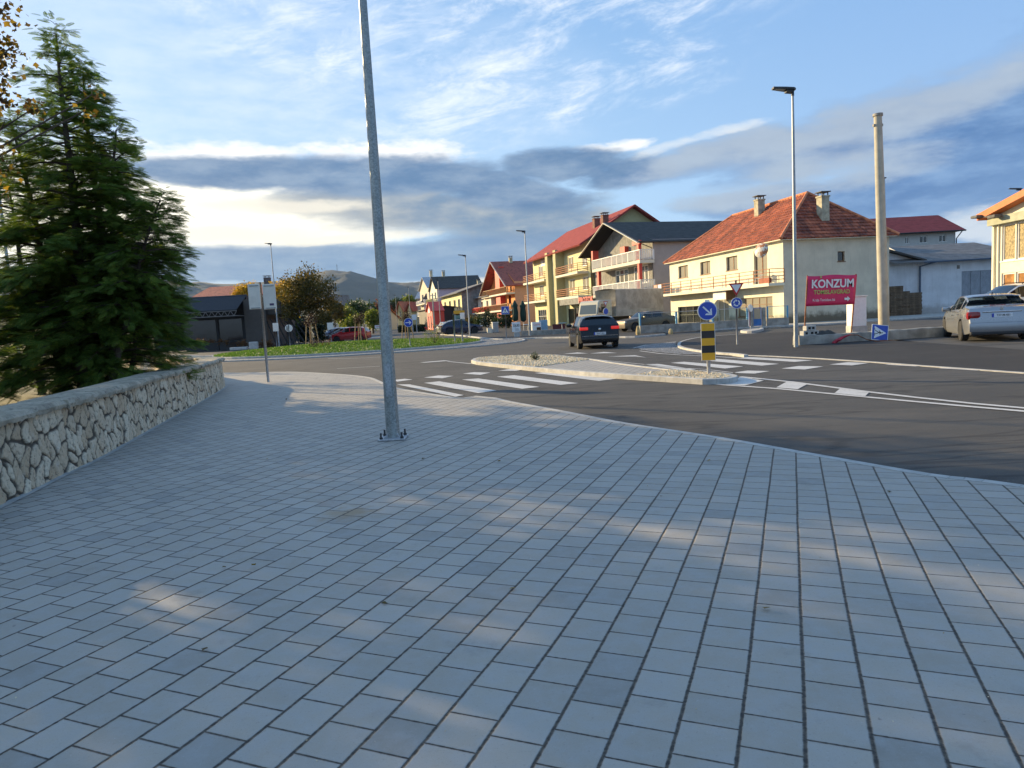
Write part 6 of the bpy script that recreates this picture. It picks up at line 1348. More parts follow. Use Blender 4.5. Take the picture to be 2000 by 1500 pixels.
for s_ in (1, -1): q = MB(); q.box(.02, .30, min(s_*.5, s_*.8), max(s_*.5, s_*.8), .62, .76, bev=.04); q.build('headlight', M['clear'], w, smooth=40)
# ---- red hatchback beyond the roundabout
RS = dict(L=4.0, W=1.72, rw=.30, wx=(.78, 3.25), top=[(0, .50), (.05, .66), (.25, .78), (.95, 1.0), (1.75, 1.44), (2.2, 1.50), (3.2, 1.47), (3.6, 1.38), (3.88, 1.02), (3.95, .9), (4.0, .5)], belt=[(0, .45), (.3, .70), (1.0, .93), (3.9, 1.02)], glass=[(1.05, 1.75, 'w'), (1.2, 2.15, 's'), (2.23, 3.1, 's'), (3.18, 3.5, 's'), (3.62, 3.87, 'r')], doors=[1.1, 2.2, 3.15], handles=[1.9, 2.85], mirror=1.3)
def side_lights(t, L, W, zf=.62, zr=.85):
    for s_ in (1, -1):
        q = MB(); q.box(.02, .28, min(s_*W*.28, s_*W*.45), max(s_*W*.28, s_*W*.45), zf, zf+.13, bev=.04); q.build('headlight', M['clear'], t, smooth=40)
        q = MB(); q.box(L-.16, L-.01, min(s_*W*.30, s_*W*.475), max(s_*W*.30, s_*W*.475), zr, zr+.16, bev=.04); q.build('tail_lamp', M['tail'], t, smooth=40)
redp = m_carpaint('red_car_paint', (.48, .010, .014), 0, rough=.3)
YR = 72
c, _, _ = carbody('red_hatchback', 'bright red hatchback seen side-on beyond the roundabout lawn', RS, redp, (0, 0, 0), 0); side_lights(c, 4.0, 1.72); p = ZY(648, 660, YR); c.location = (p.x, p.y, -.10); c.rotation_euler.z = R(-5)
def car_copy(src, label, px, Y, rz, paint, z=-.10, group='cars parked beyond the roundabout'):
    o = copy_tree(src); tag(o, label, 'car', group); p = ZY(px, 650, Y); o.location = (p.x, p.y, z); o.rotation_euler.z = rz
    for ch in o.children:
        if ch.name.split('.')[0] in ('body', 'door_handle', 'wing_mirror', 'rear_bumper'): ch.data = ch.data.copy(); ch.data.materials.clear(); ch.data.materials.append(paint)
    return o
tag(c, group='cars parked beyond the roundabout')
navy = m_carpaint('navy_car_paint', (.012, .02, .055), .1, rough=.3); bluep = m_carpaint('blue_car_paint', (.02, .08, .22), .1)
car_copy(c, 'pale silver car parked just left of the red hatchback', 642, 78, R(-12), silver); car_copy(c, 'navy blue car parked second left of the red hatchback', 636, 84, R(-14), navy); car_copy(c, 'blue car parked third left of the red hatchback', 634, 91, R(-14), bluep); car_copy(c, 'white car parked farthest left of the red hatchback', 629, 98, R(-14), whitep)
# ---- dark cars in front of the yellow house
VS = dict(L=4.7, W=1.90, rw=.38, wx=(.95, 3.75), top=[(0, .62), (.06, .82), (.3, .96), (1.3, 1.13), (2.05, 1.58), (2.5, 1.67), (3.3, 1.64), (4.0, 1.45), (4.5, 1.12), (4.64, 1.0), (4.7, .6)], belt=[(0, .5), (.3, .85), (1.3, 1.06), (4.7, 1.14)], glass=[(1.4, 2.06, 'w'), (1.6, 2.55, 's'), (2.63, 3.5, 's'), (3.58, 4.0, 's'), (4.02, 4.48, 'r')], doors=[1.4, 2.6, 3.5], handles=[2.3, 3.25], mirror=1.75, sill=.28)
v, _, _ = carbody('dark_coupe_suv', 'dark navy sloping-back off-roader parked side-on before the yellow house', VS, navy, (0, 0, 0), 0, rim=M['alloy'], group='cars parked by the yellow house'); side_lights(v, 4.7, 1.9, .78, .95)
p = ZY(941, 652, 77.5); v.location = (p.x, p.y, -.09); v.rotation_euler.z = R(180+14)
o = car_copy(v, 'black off-roader seen from behind, second from the left in its row', 862, 80, R(-62), blackpaint, -.09, 'cars parked by the yellow house'); p = ZY(872, 652, 84.5); o.location = (p.x, p.y, -.09)
o = car_copy(c, 'silver car at the left end of the row by the yellow house', 858, 87, R(-65), silver, -.09, 'cars parked by the yellow house'); p = ZY(862, 652, 90); o.location = (p.x, p.y, -.09)
p = ZY(869, 652, 78.5); bpy.data.objects[o.name].rotation_euler.z = R(-68)
# ---- old brown saloon behind the low wall
BS = dict(L=4.5, W=1.70, rw=.30, wx=(.85, 3.45), top=[(0, .55), (.03, .76), (.1, .82), (1.35, .96), (1.85, 1.36), (2.2, 1.41), (3.1, 1.40), (3.35, 1.36), (3.85, 1.02), (4.4, .98), (4.47, .9), (4.5, .55)], belt=[(0, .5), (.2, .78), (1.3, .90), (4.5, .96)], glass=[(1.4, 1.85, 'w'), (1.5, 2.3, 's'), (2.38, 3.15, 's'), (3.37, 3.84, 'r')], doors=[1.3, 2.34, 3.2], handles=[2.1, 2.95], mirror=1.5, nosein=.06, tailin=.05)
brownp = m_carpaint('bronze_car_paint', (.115, .085, .055), .3, rough=.4)
b, _, _ = carbody('old_saloon', 'old bronze-brown saloon parked behind the blue glass railing', BS, brownp, (0, 0, 0), 0, rim=M['steelrim']); side_lights(b, 4.5, 1.70)
p = ZY(1210, 645, 50.5); b.location = (p.x, p.y, .0); b.rotation_euler.z = R(22)
# ---- lorry with tarpaulin body
t = empty('lorry', (0, 0, 0), 0, 'old cream lorry with grey tarpaulin body parked beside the houses', 'lorry'); creamp = m_carpaint('cream_lorry_paint', (.50, .47, .36), 0, rough=.45)
tarp = mat('grey_tarpaulin', (.42, .38, .31), .75, var=.18, scale=1.3, bmp=.05, bscale=3, streak=.3)
LT = 8.6; bw = 2.3
def grid_box(mb, x0, x1, y0, y1, z0, z1, n=14, amp=.04):
    for (A, B_, C, fn) in ((x0, x1, y1, 1), (x0, x1, y0, -1)):
        pts = []; k = 6
        for i in range(n+1):
            for j in range(k+1):
                x = A+(B_-A)*i/n; z = z0+(z1-z0)*j/k; a = amp*math.sin(i*1.7+j*.9)*math.sin(j/k*math.pi); pts.append((x, C+fn*(a+.02), z))
        fs = [(i*(k+1)+j, (i+1)*(k+1)+j, (i+1)*(k+1)+j+1, i*(k+1)+j+1) for i in range(n) for j in range(k)]; mb.add(pts, fs if fn < 0 else [f_[::-1] for f_ in fs])
    pts = []; k = 6
    for i in range(n+1):
        for j in range(k+1):
            x = x0+(x1-x0)*i/n; y = y0+(y1-y0)*j/k; pts.append((x, y, z1-.03*abs(math.sin(i/n*math.pi*4))*math.sin(j/k*math.pi)+.10*math.sin(j/k*math.pi)))
    mb.add(pts, [(i*(k+1)+j, (i+1)*(k+1)+j, (i+1)*(k+1)+j+1, i*(k+1)+j+1) for i in range(n) for j in range(k)])
    mb.quad((x0, y0, z0), (x0, y1, z0), (x0, y1, z1), (x0, y0, z1)); mb.quad((x1, y0, z0), (x1, y1, z0), (x1, y1, z1), (x1, y0, z1))
q = MB(); grid_box(q, 2.3, LT, -bw/2, bw/2, 1.65, 3.35); q.build('tarpaulin', tarp, t, smooth=50)
q = MB(); q.box(2.25, LT+.05, -bw/2-.05, bw/2+.05, 1.12, 1.66); q.build('dropside', mat('faded_dropside', (.42, .40, .33), .7, var=.15, scale=2, streak=.3), t)
q = MB(); q.box(1.9, LT, -.5, .5, .65, 1.1); q.build('chassis', M['black'], t)
q = MB(); cb_ = [(0, .55), (.02, 1.35), (.25, 2.35), (.42, 2.50), (1.85, 2.52), (1.9, 2.4), (1.9, .55)]; q.prism([(x, z) for x, z in cb_], -1.08, 1.08, T=lambda v: (v[0], v[2], v[1])); cabo = q.build('cab', creamp, t); bv = cabo.modifiers.new('bevel', 'BEVEL'); bv.width = .07; bv.segments = 2
q = MB(); q.quad((.015, -.92, 1.42), (.015, .92, 1.42), (.232, .88, 2.26), (.232, -.88, 2.26)); q.build('windscreen', M['cglass_l'], t)
for s_ in (1, -1):
    y = s_*1.085; q = MB(); q.add([(.42, y, 1.45), (1.05, y, 1.45), (1.05, y, 2.2), (.55, y, 2.2)], [(0, 1, 2, 3)]); q.build('side_window', M['cglass'], t); q = MB(); q.add([(1.2, y, 1.5), (1.65, y, 1.5), (1.65, y, 2.2), (1.2, y, 2.2)], [(0, 1, 2, 3)]); q.build('side_window', M['yellowwall'], t)
    q = MB(); q.box(-.02, .06, min(s_*.6, s_*.9), max(s_*.6, s_*.9), .8, 1.0, bev=.02); q.build('headlight', M['clear'], t)
    q = MB(); q.box(.2, .3, min(s_*1.15, s_*1.42), max(s_*1.15, s_*1.42), 1.5, 1.95, bev=.03); q.build('wing_mirror', M['black'], t)
for x in (1.0, 6.3):
    for s_ in (1, -1): wheel(t, x, s_*.98, .48, .28, s_, M['steelrim'], 6)
pL = ZY(1148, 640, 57.5); pR = ZY(1297, 620, 64); d = Vector((pR.x-pL.x, pR.y-pL.y, 0)); t.location = (pL.x, pL.y, 0.0); t.rotation_euler.z = math.atan2(d.y, d.x)
# ------------------------------------------------------------------ street furniture
M['blue'] = mat('sign_blue', (.010, .055, .40), .35, var=.06, scale=6, coat=.3); M['signwhite'] = mat('sign_white', (.74, .75, .74), .4, var=.04, scale=8, coat=.2); M['signred'] = mat('sign_red', (.50, .015, .02), .4, var=.05); M['signback'] = mat('sign_back_aluminium', (.88, .83, .73), .45, metal=.0, var=.06)
M['yellow'] = mat('marker_yellow', (.75, .38, .01), .4, var=.05, coat=.2); M['mblack'] = mat('marker_black', (.012, .010, .010), .3, coat=.3); M['galv2'] = m_galv('weathered_galvanised_steel', (.30, .32, .31)); M['head'] = mat('lamp_head_dark', (.03, .033, .038), .45); M['lens'] = m_glass('lamp_lens', (.28, .26, .20), .2)
def XZ(off): return lambda v: (v[0], -v[2]-off, v[1])
def lamp(px, py, H, label, r0=.075, r1=.035, head=-90, sides=16, z=0.0, plate_=False, headlen=.64, group='galvanised street lamps', hidden_head=False, Y=None):
    x, y = G(px, py, z) if Y is None else ZY(px, py, Y)[:2]; t = empty('street_lamp', (x, y, z), 0, label, 'street lamp', group)
    mb = MB(); mb.tube([(0, 0, -.02), (0, 0, H*.5), (0, 0, H)], [r0, (r0+r1)/2, r1], sides); p = mb.build('pole', M['galv2'] if plate_ else M['galv'], t, smooth=(60 if sides > 10 else 20))
    a = R(head); dx_, dy_ = math.sin(a), math.cos(a)
    mb = MB(); mb.tube([(0, 0, H-.02), (0, 0, H+.14), (dx_*.06, dy_*.06, H+.2)], [r1*1.35, r1*1.3, r1*1.2], 10); mb.build('spigot', M['head'], t, smooth=60)
    mb = MB(); hl = headlen; pr = [(-.06, .12), (0.02, .19), (.28, .17), (hl, .10), (hl, -.10), (.28, -.17), (.02, -.19), (-.06, -.12)]
    T = lambda v: (dx_*v[0]-dy_*v[1], dy_*v[0]+dx_*v[1], H+.14+v[2]+v[0]*.12); mb.prism(pr, 0.0, .055, T=T); mb.prism([(.0, .12), (.22, .12), (.22, -.12), (.0, -.12)], -.07, .0, T=T); h = mb.build('lamp_head', M['head'], t)
    mb = MB(); mb.prism([(.27, .13), (hl-.06, .08), (hl-.06, -.08), (.27, -.13)], -.012, .001, T=T); mb.build('lens', M['lens'], h)
    if plate_:
        mb = MB(); mb.box(-.17, .17, -.17, .17, 0.004, .024, bev=.004); mb.build('base_plate', M['steel'], t)
        for sx in (-1, 1):
            for sy in (-1, 1):
                b = MB(); b.tube([(sx*.13, sy*.13, .02), (sx*.13, sy*.13, .10)], .012, 8); b.lathe([(.022, .024), (.022, .046), (.001, .046)], 6, (sx*.13, sy*.13, 0)); b.build('anchor_bolt', M['head'], t)
        for k in range(4):
            a_ = R(45+90*k); b = MB(); c, s_ = math.cos(a_), math.sin(a_); b.add([(c*r0*.9-s_*.004, s_*r0*.9+c*.004, .02), (c*.15-s_*.004, s_*.15+c*.004, .02), (c*r0*.9-s_*.004, s_*r0*.9+c*.004, .09), (c*r0*.9+s_*.004, s_*r0*.9-c*.004, .02), (c*.15+s_*.004, s_*.15-c*.004, .02), (c*r0*.9+s_*.004, s_*r0*.9-c*.004, .09)], [(0, 1, 2), (5, 4, 3), (0, 3, 4, 1), (1, 4, 5, 2)]); b.build('gusset', M['steel'], t)
        b = MB(); b.box(-.035, .035, -r0*1.0, -r0*.9, .55, .95) ; b.build('hatch', M['galv'], t)
    return t
lamp(768.5, 857, 8.0, 'thick galvanised lamp post close to the camera with bolted base plate', .086, .030, sides=8, plate_=True)
lamp(1555, 677, 8.1, 'slim lamp post on the black footway in front of the cream house', .075, .036, z=-.01)
lamp(1035, 656, 7.75, 'street lamp before the long yellow apartment block', .07, .035, z=0)
lamp(918, 657, 7.0, 'street lamp beside the dark off-roader', .07, .035)
lamp(545.5, 677, 8.9, 'tall street lamp just behind the double signboard', .07, .035, head=-60)
lamp(864, 640, 0, 'x', Y=95) if False else None
for px, top, Y, lab in ((861, 546, 115, 'street lamp beside the red gabled shop'), (803, 560, 150, 'street lamp left of the greyish cream house'), (776.5, 576, 165, 'street lamp seen just right of the near galvanised post'), (1989, 368, 46, 'lamp post rising behind the orange roof edge of the workshop'), (30, 195, 26, 'lamp post half hidden by the foliage at the left')):
    lamp(px, 640, ZY(px, top, Y).z-.2, lab, .07, .035, Y=Y, head=-90 if px != 1989 else -70)
def post(t, H, r_=.032, x=0, y=0, z0=-.02, m_=None):
    mb = MB(); mb.tube([(x, y, z0), (x, y, H)], r_, 12); mb.lathe([(r_, H), (r_*.6, H+.012), (.001, H+.014)], 12, (x, y, 0)); return mb.build('post', m_ or M['steel'], t, smooth=60)
def circ(r_, n=36, cx=0, cz=0): return [(cx+r_*math.cos(2*math.pi*k/n), cz+r_*math.sin(2*math.pi*k/n)) for k in range(n)]
def disc_sign(t, z, r_, face, rim, kind=None, yoff=.045, nm='sign_face'):
    mb = MB(); mb.prism(circ(r_, 40, 0, z), 0, .012, T=XZ(yoff)); mb.prism(circ(r_+.004, 40, 0, z), -.012, .004, T=XZ(yoff)); f_ = mb.build(nm, rim, t)
    if face: mb = MB(); mb.prism(circ(r_*.93, 40, 0, z), .012, .0145, T=XZ(yoff)); mb.build('blue_field', face, f_)
    return f_
def glyph(f_, polys, off, m_, nm='arrow', dz=0.0):
    mb = MB()
    for p in polys: mb.prism(p, .0145, .0165, T=XZ(off))
    return mb.build(nm, m_, f_)
def rot(p, a, c=(0, 0)):
    a = R(a); return [(c[0]+(x-c[0])*math.cos(a)-(z-c[1])*math.sin(a), c[1]+(x-c[0])*math.sin(a)+(z-c[1])*math.cos(a)) for x, z in p]
def arrow(r_, cz, ang):
    s_ = r_; sh = [(-.68*s_, cz-.085*s_), (.42*s_, cz-.085*s_), (.42*s_, cz+.085*s_), (-.68*s_, cz+.085*s_)]; w_ = .17*s_
    h1 = [(.70*s_, cz), (.12*s_, cz+.52*s_), (.12*s_-.0, cz+.52*s_-w_*1.45), (.46*s_, cz)]; h2 = [(x, 2*cz-z) for x, z in h1][::-1]
    return [rot(p, ang, (0, cz)) for p in (sh, h1, h2)]
def signroot(name, px, py, z, rz, label, cat='road sign', group=None, Y=None):
    x, y = G(px, py, z) if Y is None else ZY(px, py, Y)[:2]; return empty(name, (x, y, z), R(rz), label, cat, group)
def ZH(t, px, py): return ZY(px, py, t.location.y).z - t.location.z
# keep-right island sign with striped marker
t = signroot('keep_right_sign', 1384.5, 731, .02, -12, 'round blue arrow sign above a yellow and black striped marker on the traffic island')
zc = ZH(t, 1383, 607); post(t, zc+.16, .038); f_ = disc_sign(t, zc, .198, M['blue'], M['signwhite']); glyph(f_, arrow(.19, zc, -45), .045, M['signwhite'])
z0_, z1_ = ZH(t, 1384, 704), ZH(t, 1383, 630.5); mb = MB(); mb.box(-.145, .145, -.062, -.045, z0_, z1_, bev=.008); mk_ = mb.build('marker_board', M['signwhite'], t); hb = (z1_-z0_-.02)/5
for k in range(5): mb = MB(); mb.box(-.135, .135, -.066, -.0622, z0_+.01+k*hb, z0_+.01+(k+1)*hb); mb.build('yellow_band' if k % 2 == 0 else 'black_band', M['yellow'] if k % 2 == 0 else M['mblack'], mk_)
mb = MB(); mb.box(-.05, .05, -.05, .045, zc+.18, zc+.23); mb.build('bracket', M['signback'], t)
# yield and roundabout
def tri(c, s_, inv=True): h = s_*.866; return [(-s_/2, c+h/3), (s_/2, c+h/3), (0, c-2*h/3)]
def yield_sign(t, zt, s_=.56):
    mb = MB(); mb.prism(tri(zt, s_), 0, .012, T=XZ(.045)); f_ = mb.build('yield_face', M['signred'], t); mb = MB(); mb.prism(tri(zt, s_*.66), .012, .0145, T=XZ(.045)); mb.build('white_field', M['signwhite'], f_)
    mb = MB(); mb.prism(tri(zt, s_*.98), -.006, 0, T=XZ(.045)); mb.build('backing', M['signback'], f_)
t = signroot('yield_sign', 1440, 672.5, 0, -8, 'red-rimmed white triangle above a small round blue roundabout sign'); zt = ZH(t, 1435, 561.5); post(t, zt+.26); yield_sign(t, zt, .545)
zr_ = ZH(t, 1436.7, 592); f_ = disc_sign(t, zr_, .205, M['blue'], M['signwhite'], nm='roundabout_face'); gl_ = []
for k in range(3):
    a0 = 90+k*120+20; pts = [( .125*math.cos(R(a0+j*14)), zr_+.125*math.sin(R(a0+j*14))) for j in range(6)]+[(.08*math.cos(R(a0+(5-j)*14)), zr_+.08*math.sin(R(a0+(5-j)*14))) for j in range(6)]
    gl_.append(pts); e = a0-4; gl_.append([(.155*math.cos(R(e)), zr_+.155*math.sin(R(e))), (.05*math.cos(R(e)), zr_+.05*math.sin(R(e))), (.105*math.cos(R(e-34)), zr_+.105*math.sin(R(e-34)))])
glyph(f_, gl_, .045, M['signwhite'], 'circling_arrows')
# round blue arrow on the roundabout lawn
t = signroot('arrow_sign', 801, 676, .2, 0, 'round blue sign with white right-pointing arrow on the roundabout lawn', Y=39.5); zc = ZH(t, 798.5, 630); post(t, zc+.2); f_ = disc_sign(t, zc, .25, M['blue'], M['signwhite']); glyph(f_, arrow(.25, zc, 0), .045, M['signwhite'])
# square crossing signs
def crossing_face(t, zc, s_, tilt=0, yoff=.045):
    c = (0, zc); sq = [(-s_/2, zc-s_/2), (s_/2, zc-s_/2), (s_/2, zc+s_/2), (-s_/2, zc+s_/2)]; mb = MB(); mb.prism(rot(sq, tilt, c), 0, .012, T=XZ(yoff)); f_ = mb.build('sign_face', M['signwhite'], t)
    sq2 = [(x*.93, zc+(z-zc)*.93) for x, z in sq]; mb = MB(); mb.prism(rot(sq2, tilt, c), .012, .0145, T=XZ(yoff)); mb.build('blue_field', M['blue'], f_)
    tr_ = [(-s_*.40, zc-s_*.34), (s_*.40, zc-s_*.34), (0, zc+s_*.38)]; mb = MB(); mb.prism(rot(tr_, tilt, c), .0145, .0165, T=XZ(yoff)); mb.build('white_triangle', M['signwhite'], f_)
    mb = MB(); k = s_/.6
    for p in ([(-.015, .06), (.03, .07), (.02, -.04), (-.025, -.04)], [(-.02, -.04), (.01, -.04), (-.06, -.17), (-.09, -.17)], [(.0, -.04), (.03, -.04), (.09, -.17), (.06, -.17)], [(-.01, .05), (-.08, -.02), (-.065, -.035), (.0, .02)], [(.015, .05), (.075, .0), (.065, -.018), (.01, .02)], [(x, z+.095) for x, z in circ(.022, 10)], [(-.16, -.19), (-.10, -.19), (-.09, -.175), (-.15, -.175)], [(.02, -.19), (.16, -.19), (.15, -.175), (.03, -.175)]):
        mb.prism(rot([(x*k, zc+z*k-.01) for x, z in p], tilt, c), .0165, .018, T=XZ(yoff))
    mb.build('walking_figure', M['mblack'], f_); return f_
t = signroot('crossing_sign', 989.5, 659, 0, 0, 'upright blue square pedestrian crossing sign on a post in the town'); zc = ZH(t, 987, 606); post(t, zc+.28); crossing_face(t, zc, .60)
# the torn-down crossing sign leaning on the low wall
p0_ = ZY(1717.5, 650, 24.2); t = empty('crossing_sign', (p0_.x, p0_.y, p0_.z), 0, 'blue square crossing sign torn down and leaning on the low concrete wall', 'road sign')
s_ = .56; f_ = crossing_face(t, 0, s_, tilt=-90-9, yoff=.03); t.rotation_euler = (R(-12), 0, R(-4))
mb = MB(); mb.tube([(-.02, .0, 0), (-1.55, .04, -.13)], .032, 12); mb.build('post', M['steel'], t, smooth=60)
# back of the double signboard near the wall
t = signroot('double_signboard', 524, 746, 0, 0, 'two pale sign panels seen from behind on one post at the footway end'); Yd = t.location.y; H_ = ZH(t, 508, 553); post(t, H_+.02, .038)
for k, (a, b) in enumerate(((483.5, 507), (512, 537))):
    xa_, xb_ = ZY(a, 580, Yd).x-t.location.x, ZY(b, 580, Yd).x-t.location.x; z1_, z0_ = ZH(t, (a+b)/2, 555), ZH(t, (a+b)/2+3, 604)
    mb = MB(); mb.box(xa_+.05, xb_+.05, -.075, -.055, z0_, z1_, bev=.008); pn = mb.build('sign_panel', M['signback'], t)
    mb = MB(); 
    for z_ in (z0_+.03, z1_-.05): mb.box(xa_+.10, xb_+.02, -.092, -.076, z_-.012, z_+.012)
    mb.build('clamp_rail', M['steel'], pn)
    if k: mb = MB(); mb.box(xb_-.14, xb_-.02, -.078, -.0755, z0_+.10, z0_+.16); mb.build('sticker', mat('violet_sticker', (.12, .08, .16), .5), pn)
# signs seen from behind near the restaurant
t = signroot('road_sign_back', 567, 678, 0, 8, 'round road sign seen from behind, beside the tall street lamp'); zc = ZH(t, 566, 641); post(t, zc+.3, .03); disc_sign(t, zc, .30, None, M['signback'], yoff=-.04)
mb = MB(); mb.box(-.16, -.10, -.1, -.03, zc-.2, zc+.2) ; mb.build('bracket', M['concrete_d'], t)
t = signroot('road_sign_back', 541, 679, 0, 60, 'narrow road sign turned edge-on, left of the tall street lamp'); zc = ZH(t, 538, 639); post(t, zc+.3, .03); mb = MB(); mb.box(-.3, .3, -.06, -.045, zc-.35, zc+.35, bev=.006); mb.build('sign_panel', M['signback'], t)
t = signroot('direction_sign', 903.5, 668, .2, 75, 'direction sign on a pale post seen edge-on at the right end of the lawn', Y=43.0); zc = ZH(t, 901, 616); post(t, zc+.1, .05); post(t, zc+.1, .05, x=.0, y=.5); mb = MB(); mb.box(-.35, .45, -.08, -.05, zc-.22, zc+.16, bev=.01); mb.build('sign_panel', M['signback'], t)
t = signroot('small_yield_sign', 1184, 650, 0, 35, 'small triangular sign over a dark blue disc in front of the lorry', Y=50.0); zt = ZH(t, 1183, 592); post(t, zt+.2, .03); yield_sign(t, zt, .45); disc_sign(t, ZH(t, 1184.5, 608), .24, M['blue'], M['signwhite'], nm='blue_face')
t = signroot('rectangular_sign', 647, 662, 0, 0, 'pale rectangular sign back on a post left of the red hatchback', Y=66.0); zc = ZH(t, 641, 637); post(t, zc+.4, .04); mb = MB(); mb.box(-.28, .28, -.06, -.045, zc-.32, zc+.32, bev=.01); mb.build('sign_panel', M['signback'], t)
# far traffic island with marker seen from behind
t = signroot('island_marker', 1466.5, 644, .0, 40, 'round sign and striped marker turned away on the far small island', Y=41.5); zc = ZH(t, 1466, 602); post(t, zc+.22, .035); disc_sign(t, zc, .22, None, M['signwhite'], yoff=-.04); disc_sign(t, zc, .21, None, M['signback'], yoff=.03, nm='sign_back')
mb = MB(); mb.box(-.16, .16, .045, .06, ZH(t, 1466, 637), ZH(t, 1466, 609), bev=.01); mb.build('marker_board', M['signwhite'], t); mb = MB(); mb.box(-.05, .05, .03, .045, ZH(t, 1466, 637), ZH(t, 1466, 609)); mb.build('marker_rail', M['signred'], t)
fi = [G(1446, 647, 0), G(1462, 643.5, 0), G(1488, 641.5, 0), G(1490, 643.5, 0), G(1468, 648, 0)]; fi = smooth(fi, 3, True)
tag(kerbstrip('kerb', fi if sum(fi[i][0]*fi[(i+1) % len(fi)][1]-fi[(i+1) % len(fi)][0]*fi[i][1] for i in range(len(fi))) > 0 else fi[::-1], .14, .05, -.1, closed=True), kind='structure'); sheet('traffic_island', fi, .03, M['lightpave'])

# pink advertising banner board
Yk = 28.2; a, b, c, d_ = ZY(1576.8, 539, Yk), ZY(1674, 536, Yk), ZY(1669, 594, Yk), ZY(1574, 598.4, Yk); t = empty('banner_board', (a.x, Yk, 0), 0, 'magenta advertising banner on two thin posts in front of the cream house', 'billboard')
M['magenta'] = mat('magenta_banner', (.62, .018, .10), .5, var=.10, scale=1.5, bmp=.02, bscale=3); M['limeink'] = mat('lime_print', (.42, .55, .13), .5)
def loc_(v): return (v.x-a.x, 0, v.z)
mb = MB(); A, B_, C_, D_ = [Vector(loc_(v)) for v in (a, b, c, d_)]; nx_, nz_ = 16, 8; gridp = []
for i in range(nx_+1):
    for j in range(nz_+1):
        u_, w_ = i/nx_, j/nz_; p = (D_*(1-u_)+C_*u_)*(1-w_)+(A*(1-u_)+B_*u_)*w_; gridp.append((p.x, .012*math.sin(u_*11+w_*2)*math.sin(w_*3.1)-.0, p.z-(.02*math.sin(u_*9) if j == nz_ else 0)))
fs = [(i*(nz_+1)+j, (i+1)*(nz_+1)+j, (i+1)*(nz_+1)+j+1, i*(nz_+1)+j+1) for i in range(nx_) for j in range(nz_)]; mb.add(gridp, fs); o = mb.build('banner', M['magenta'], t, smooth=60); sm = o.modifiers.new('thickness', 'SOLIDIFY'); sm.thickness = .008
def bt(s, sz, px, py, m_, sx=1.0, off=0.0, sk=0.0):
    p = ZY(px, py, Yk); tilt = math.atan2(B_.z-A.z, B_.x-A.x)
    text('banner_lettering', s, sz, m_, o, Matrix.Translation((p.x-a.x, -.028, p.z)) @ Matrix.Rotation(-tilt, 4, 'Y') @ Matrix.Rotation(R(90), 4, 'X'), ext=.002, off=off, sx=sx)
bt('KONZUM', .46, 1626, 554.5, M['signwhite'], .86, .012); bt('TOMISLAVGRAD', .235, 1624, 570.5, M['limeink'], .84, .003); bt('Kralja Tomislava bb', .155, 1608.5, 586, M['signwhite'], .74)
pa = ZY(1654, 583.5, Yk); mb = MB(); mb.prism([(-.11, -.045), (.01, -.045), (.01, -.105), (.12, 0), (.01, .105), (.01, .045), (-.11, .045)], 0, .004, T=lambda v: (pa.x-a.x+v[0], -.026-v[2], pa.z+v[1])); mb.build('arrow', M['signwhite'], o)
pl = ZY(1602, 541.5, Yk); mb = MB(); mb.prism([(-.0, .10), (.04, .16), (.085, .10), (.04, .05)], 0, .003, T=lambda v: (pl.x-a.x+v[0]-.02, -.026-v[2], pl.z+v[1]-.1)); mb.build('leaf_mark', M['limeink'], o)
l0, l1 = ZY(1571, 643, Yk), ZY(1663, 650, Yk); 
for tp_, ft in ((A, l0), (B_, l1)): mb = MB(); mb.tube([(ft.x-a.x, .03, 0.0), (tp_.x+(.02 if tp_ is A else -.03), .03, tp_.z+.02)], .028, 10); mb.build('post', M['rustiron'], t, smooth=60)
# white service cabinet on concrete base
Yc = 29.5; x0, x1 = ZY(1666, 620, Yc).x, ZY(1691, 620, Yc).x; t = empty('service_cabinet', (x0, Yc, 0), R(-8), 'white metal service cabinet on a concrete base behind the magenta banner', 'cabinet'); zt = ZY(1680, 579, Yc).z
mb = MB(); mb.box(-.02, x1-x0, 0, .75, .32, zt, bev=.015); mb.build('cabinet_body', M['signwhite'], t); mb = MB(); mb.box(-.04, x1-x0+.03, -.03, .78, 0, .32, bev=.02); mb.build('plinth', M['kerb'], t); mb = MB(); mb.box(-.05, x1-x0+.04, -.05, .8, zt, zt+.04, bev=.01); mb.build('cabinet_roof', M['signback'], t)
# concrete pole
Yp = 30.0; b0, t0 = ZY(1727, 648, Yp), ZY(1714.5, 227, Yp); t = empty('concrete_pole', (b0.x, Yp, 0), 0, 'tall thick tapering concrete pole beside the magenta banner', 'utility pole'); M['polec'] = mat('pole_concrete', (.42, .39, .31), .85, var=.10, scale=2, bmp=.005, bscale=50, streak=.2)
Hp = t0.z; dxp = t0.x-b0.x; mb = MB(); mb.tube([(0, 0, -.05), (dxp*.5, 0, Hp*.5), (dxp, 0, Hp)], [.225, .192, .155], 24); mb.build('shaft', M['polec'], t, smooth=60)
mb = MB(); mb.tube([(dxp, 0, Hp), (dxp, 0, Hp+.10)], [.20, .20], 20); mb.box(dxp-.2, dxp+.2, -.05, .05, Hp-.42, Hp-.32); mb.build('pole_cap', M['concrete'], t)
t = empty('steel_mast', (ZY(1733, 640, 47).x, 47, 0), 0, 'thin steel mast just visible behind the concrete pole', 'pole'); mb = MB(); hm_ = ZY(1727, 348, 47).z; mb.tube([(0, 0, 0), (ZY(1727, 348, 47).x-t.location.x, 0, hm_)], [.08, .04], 10); mb.build('pole', M['galv'], t); mb = MB(); mb.box(-.5, .1, -.08, .08, hm_-.02, hm_+.05); mb.v = [(v[0]+ZY(1727, 348, 47).x-t.location.x, v[1], v[2]) for v in mb.v]; mb.build('lamp_head', M['head'], t)
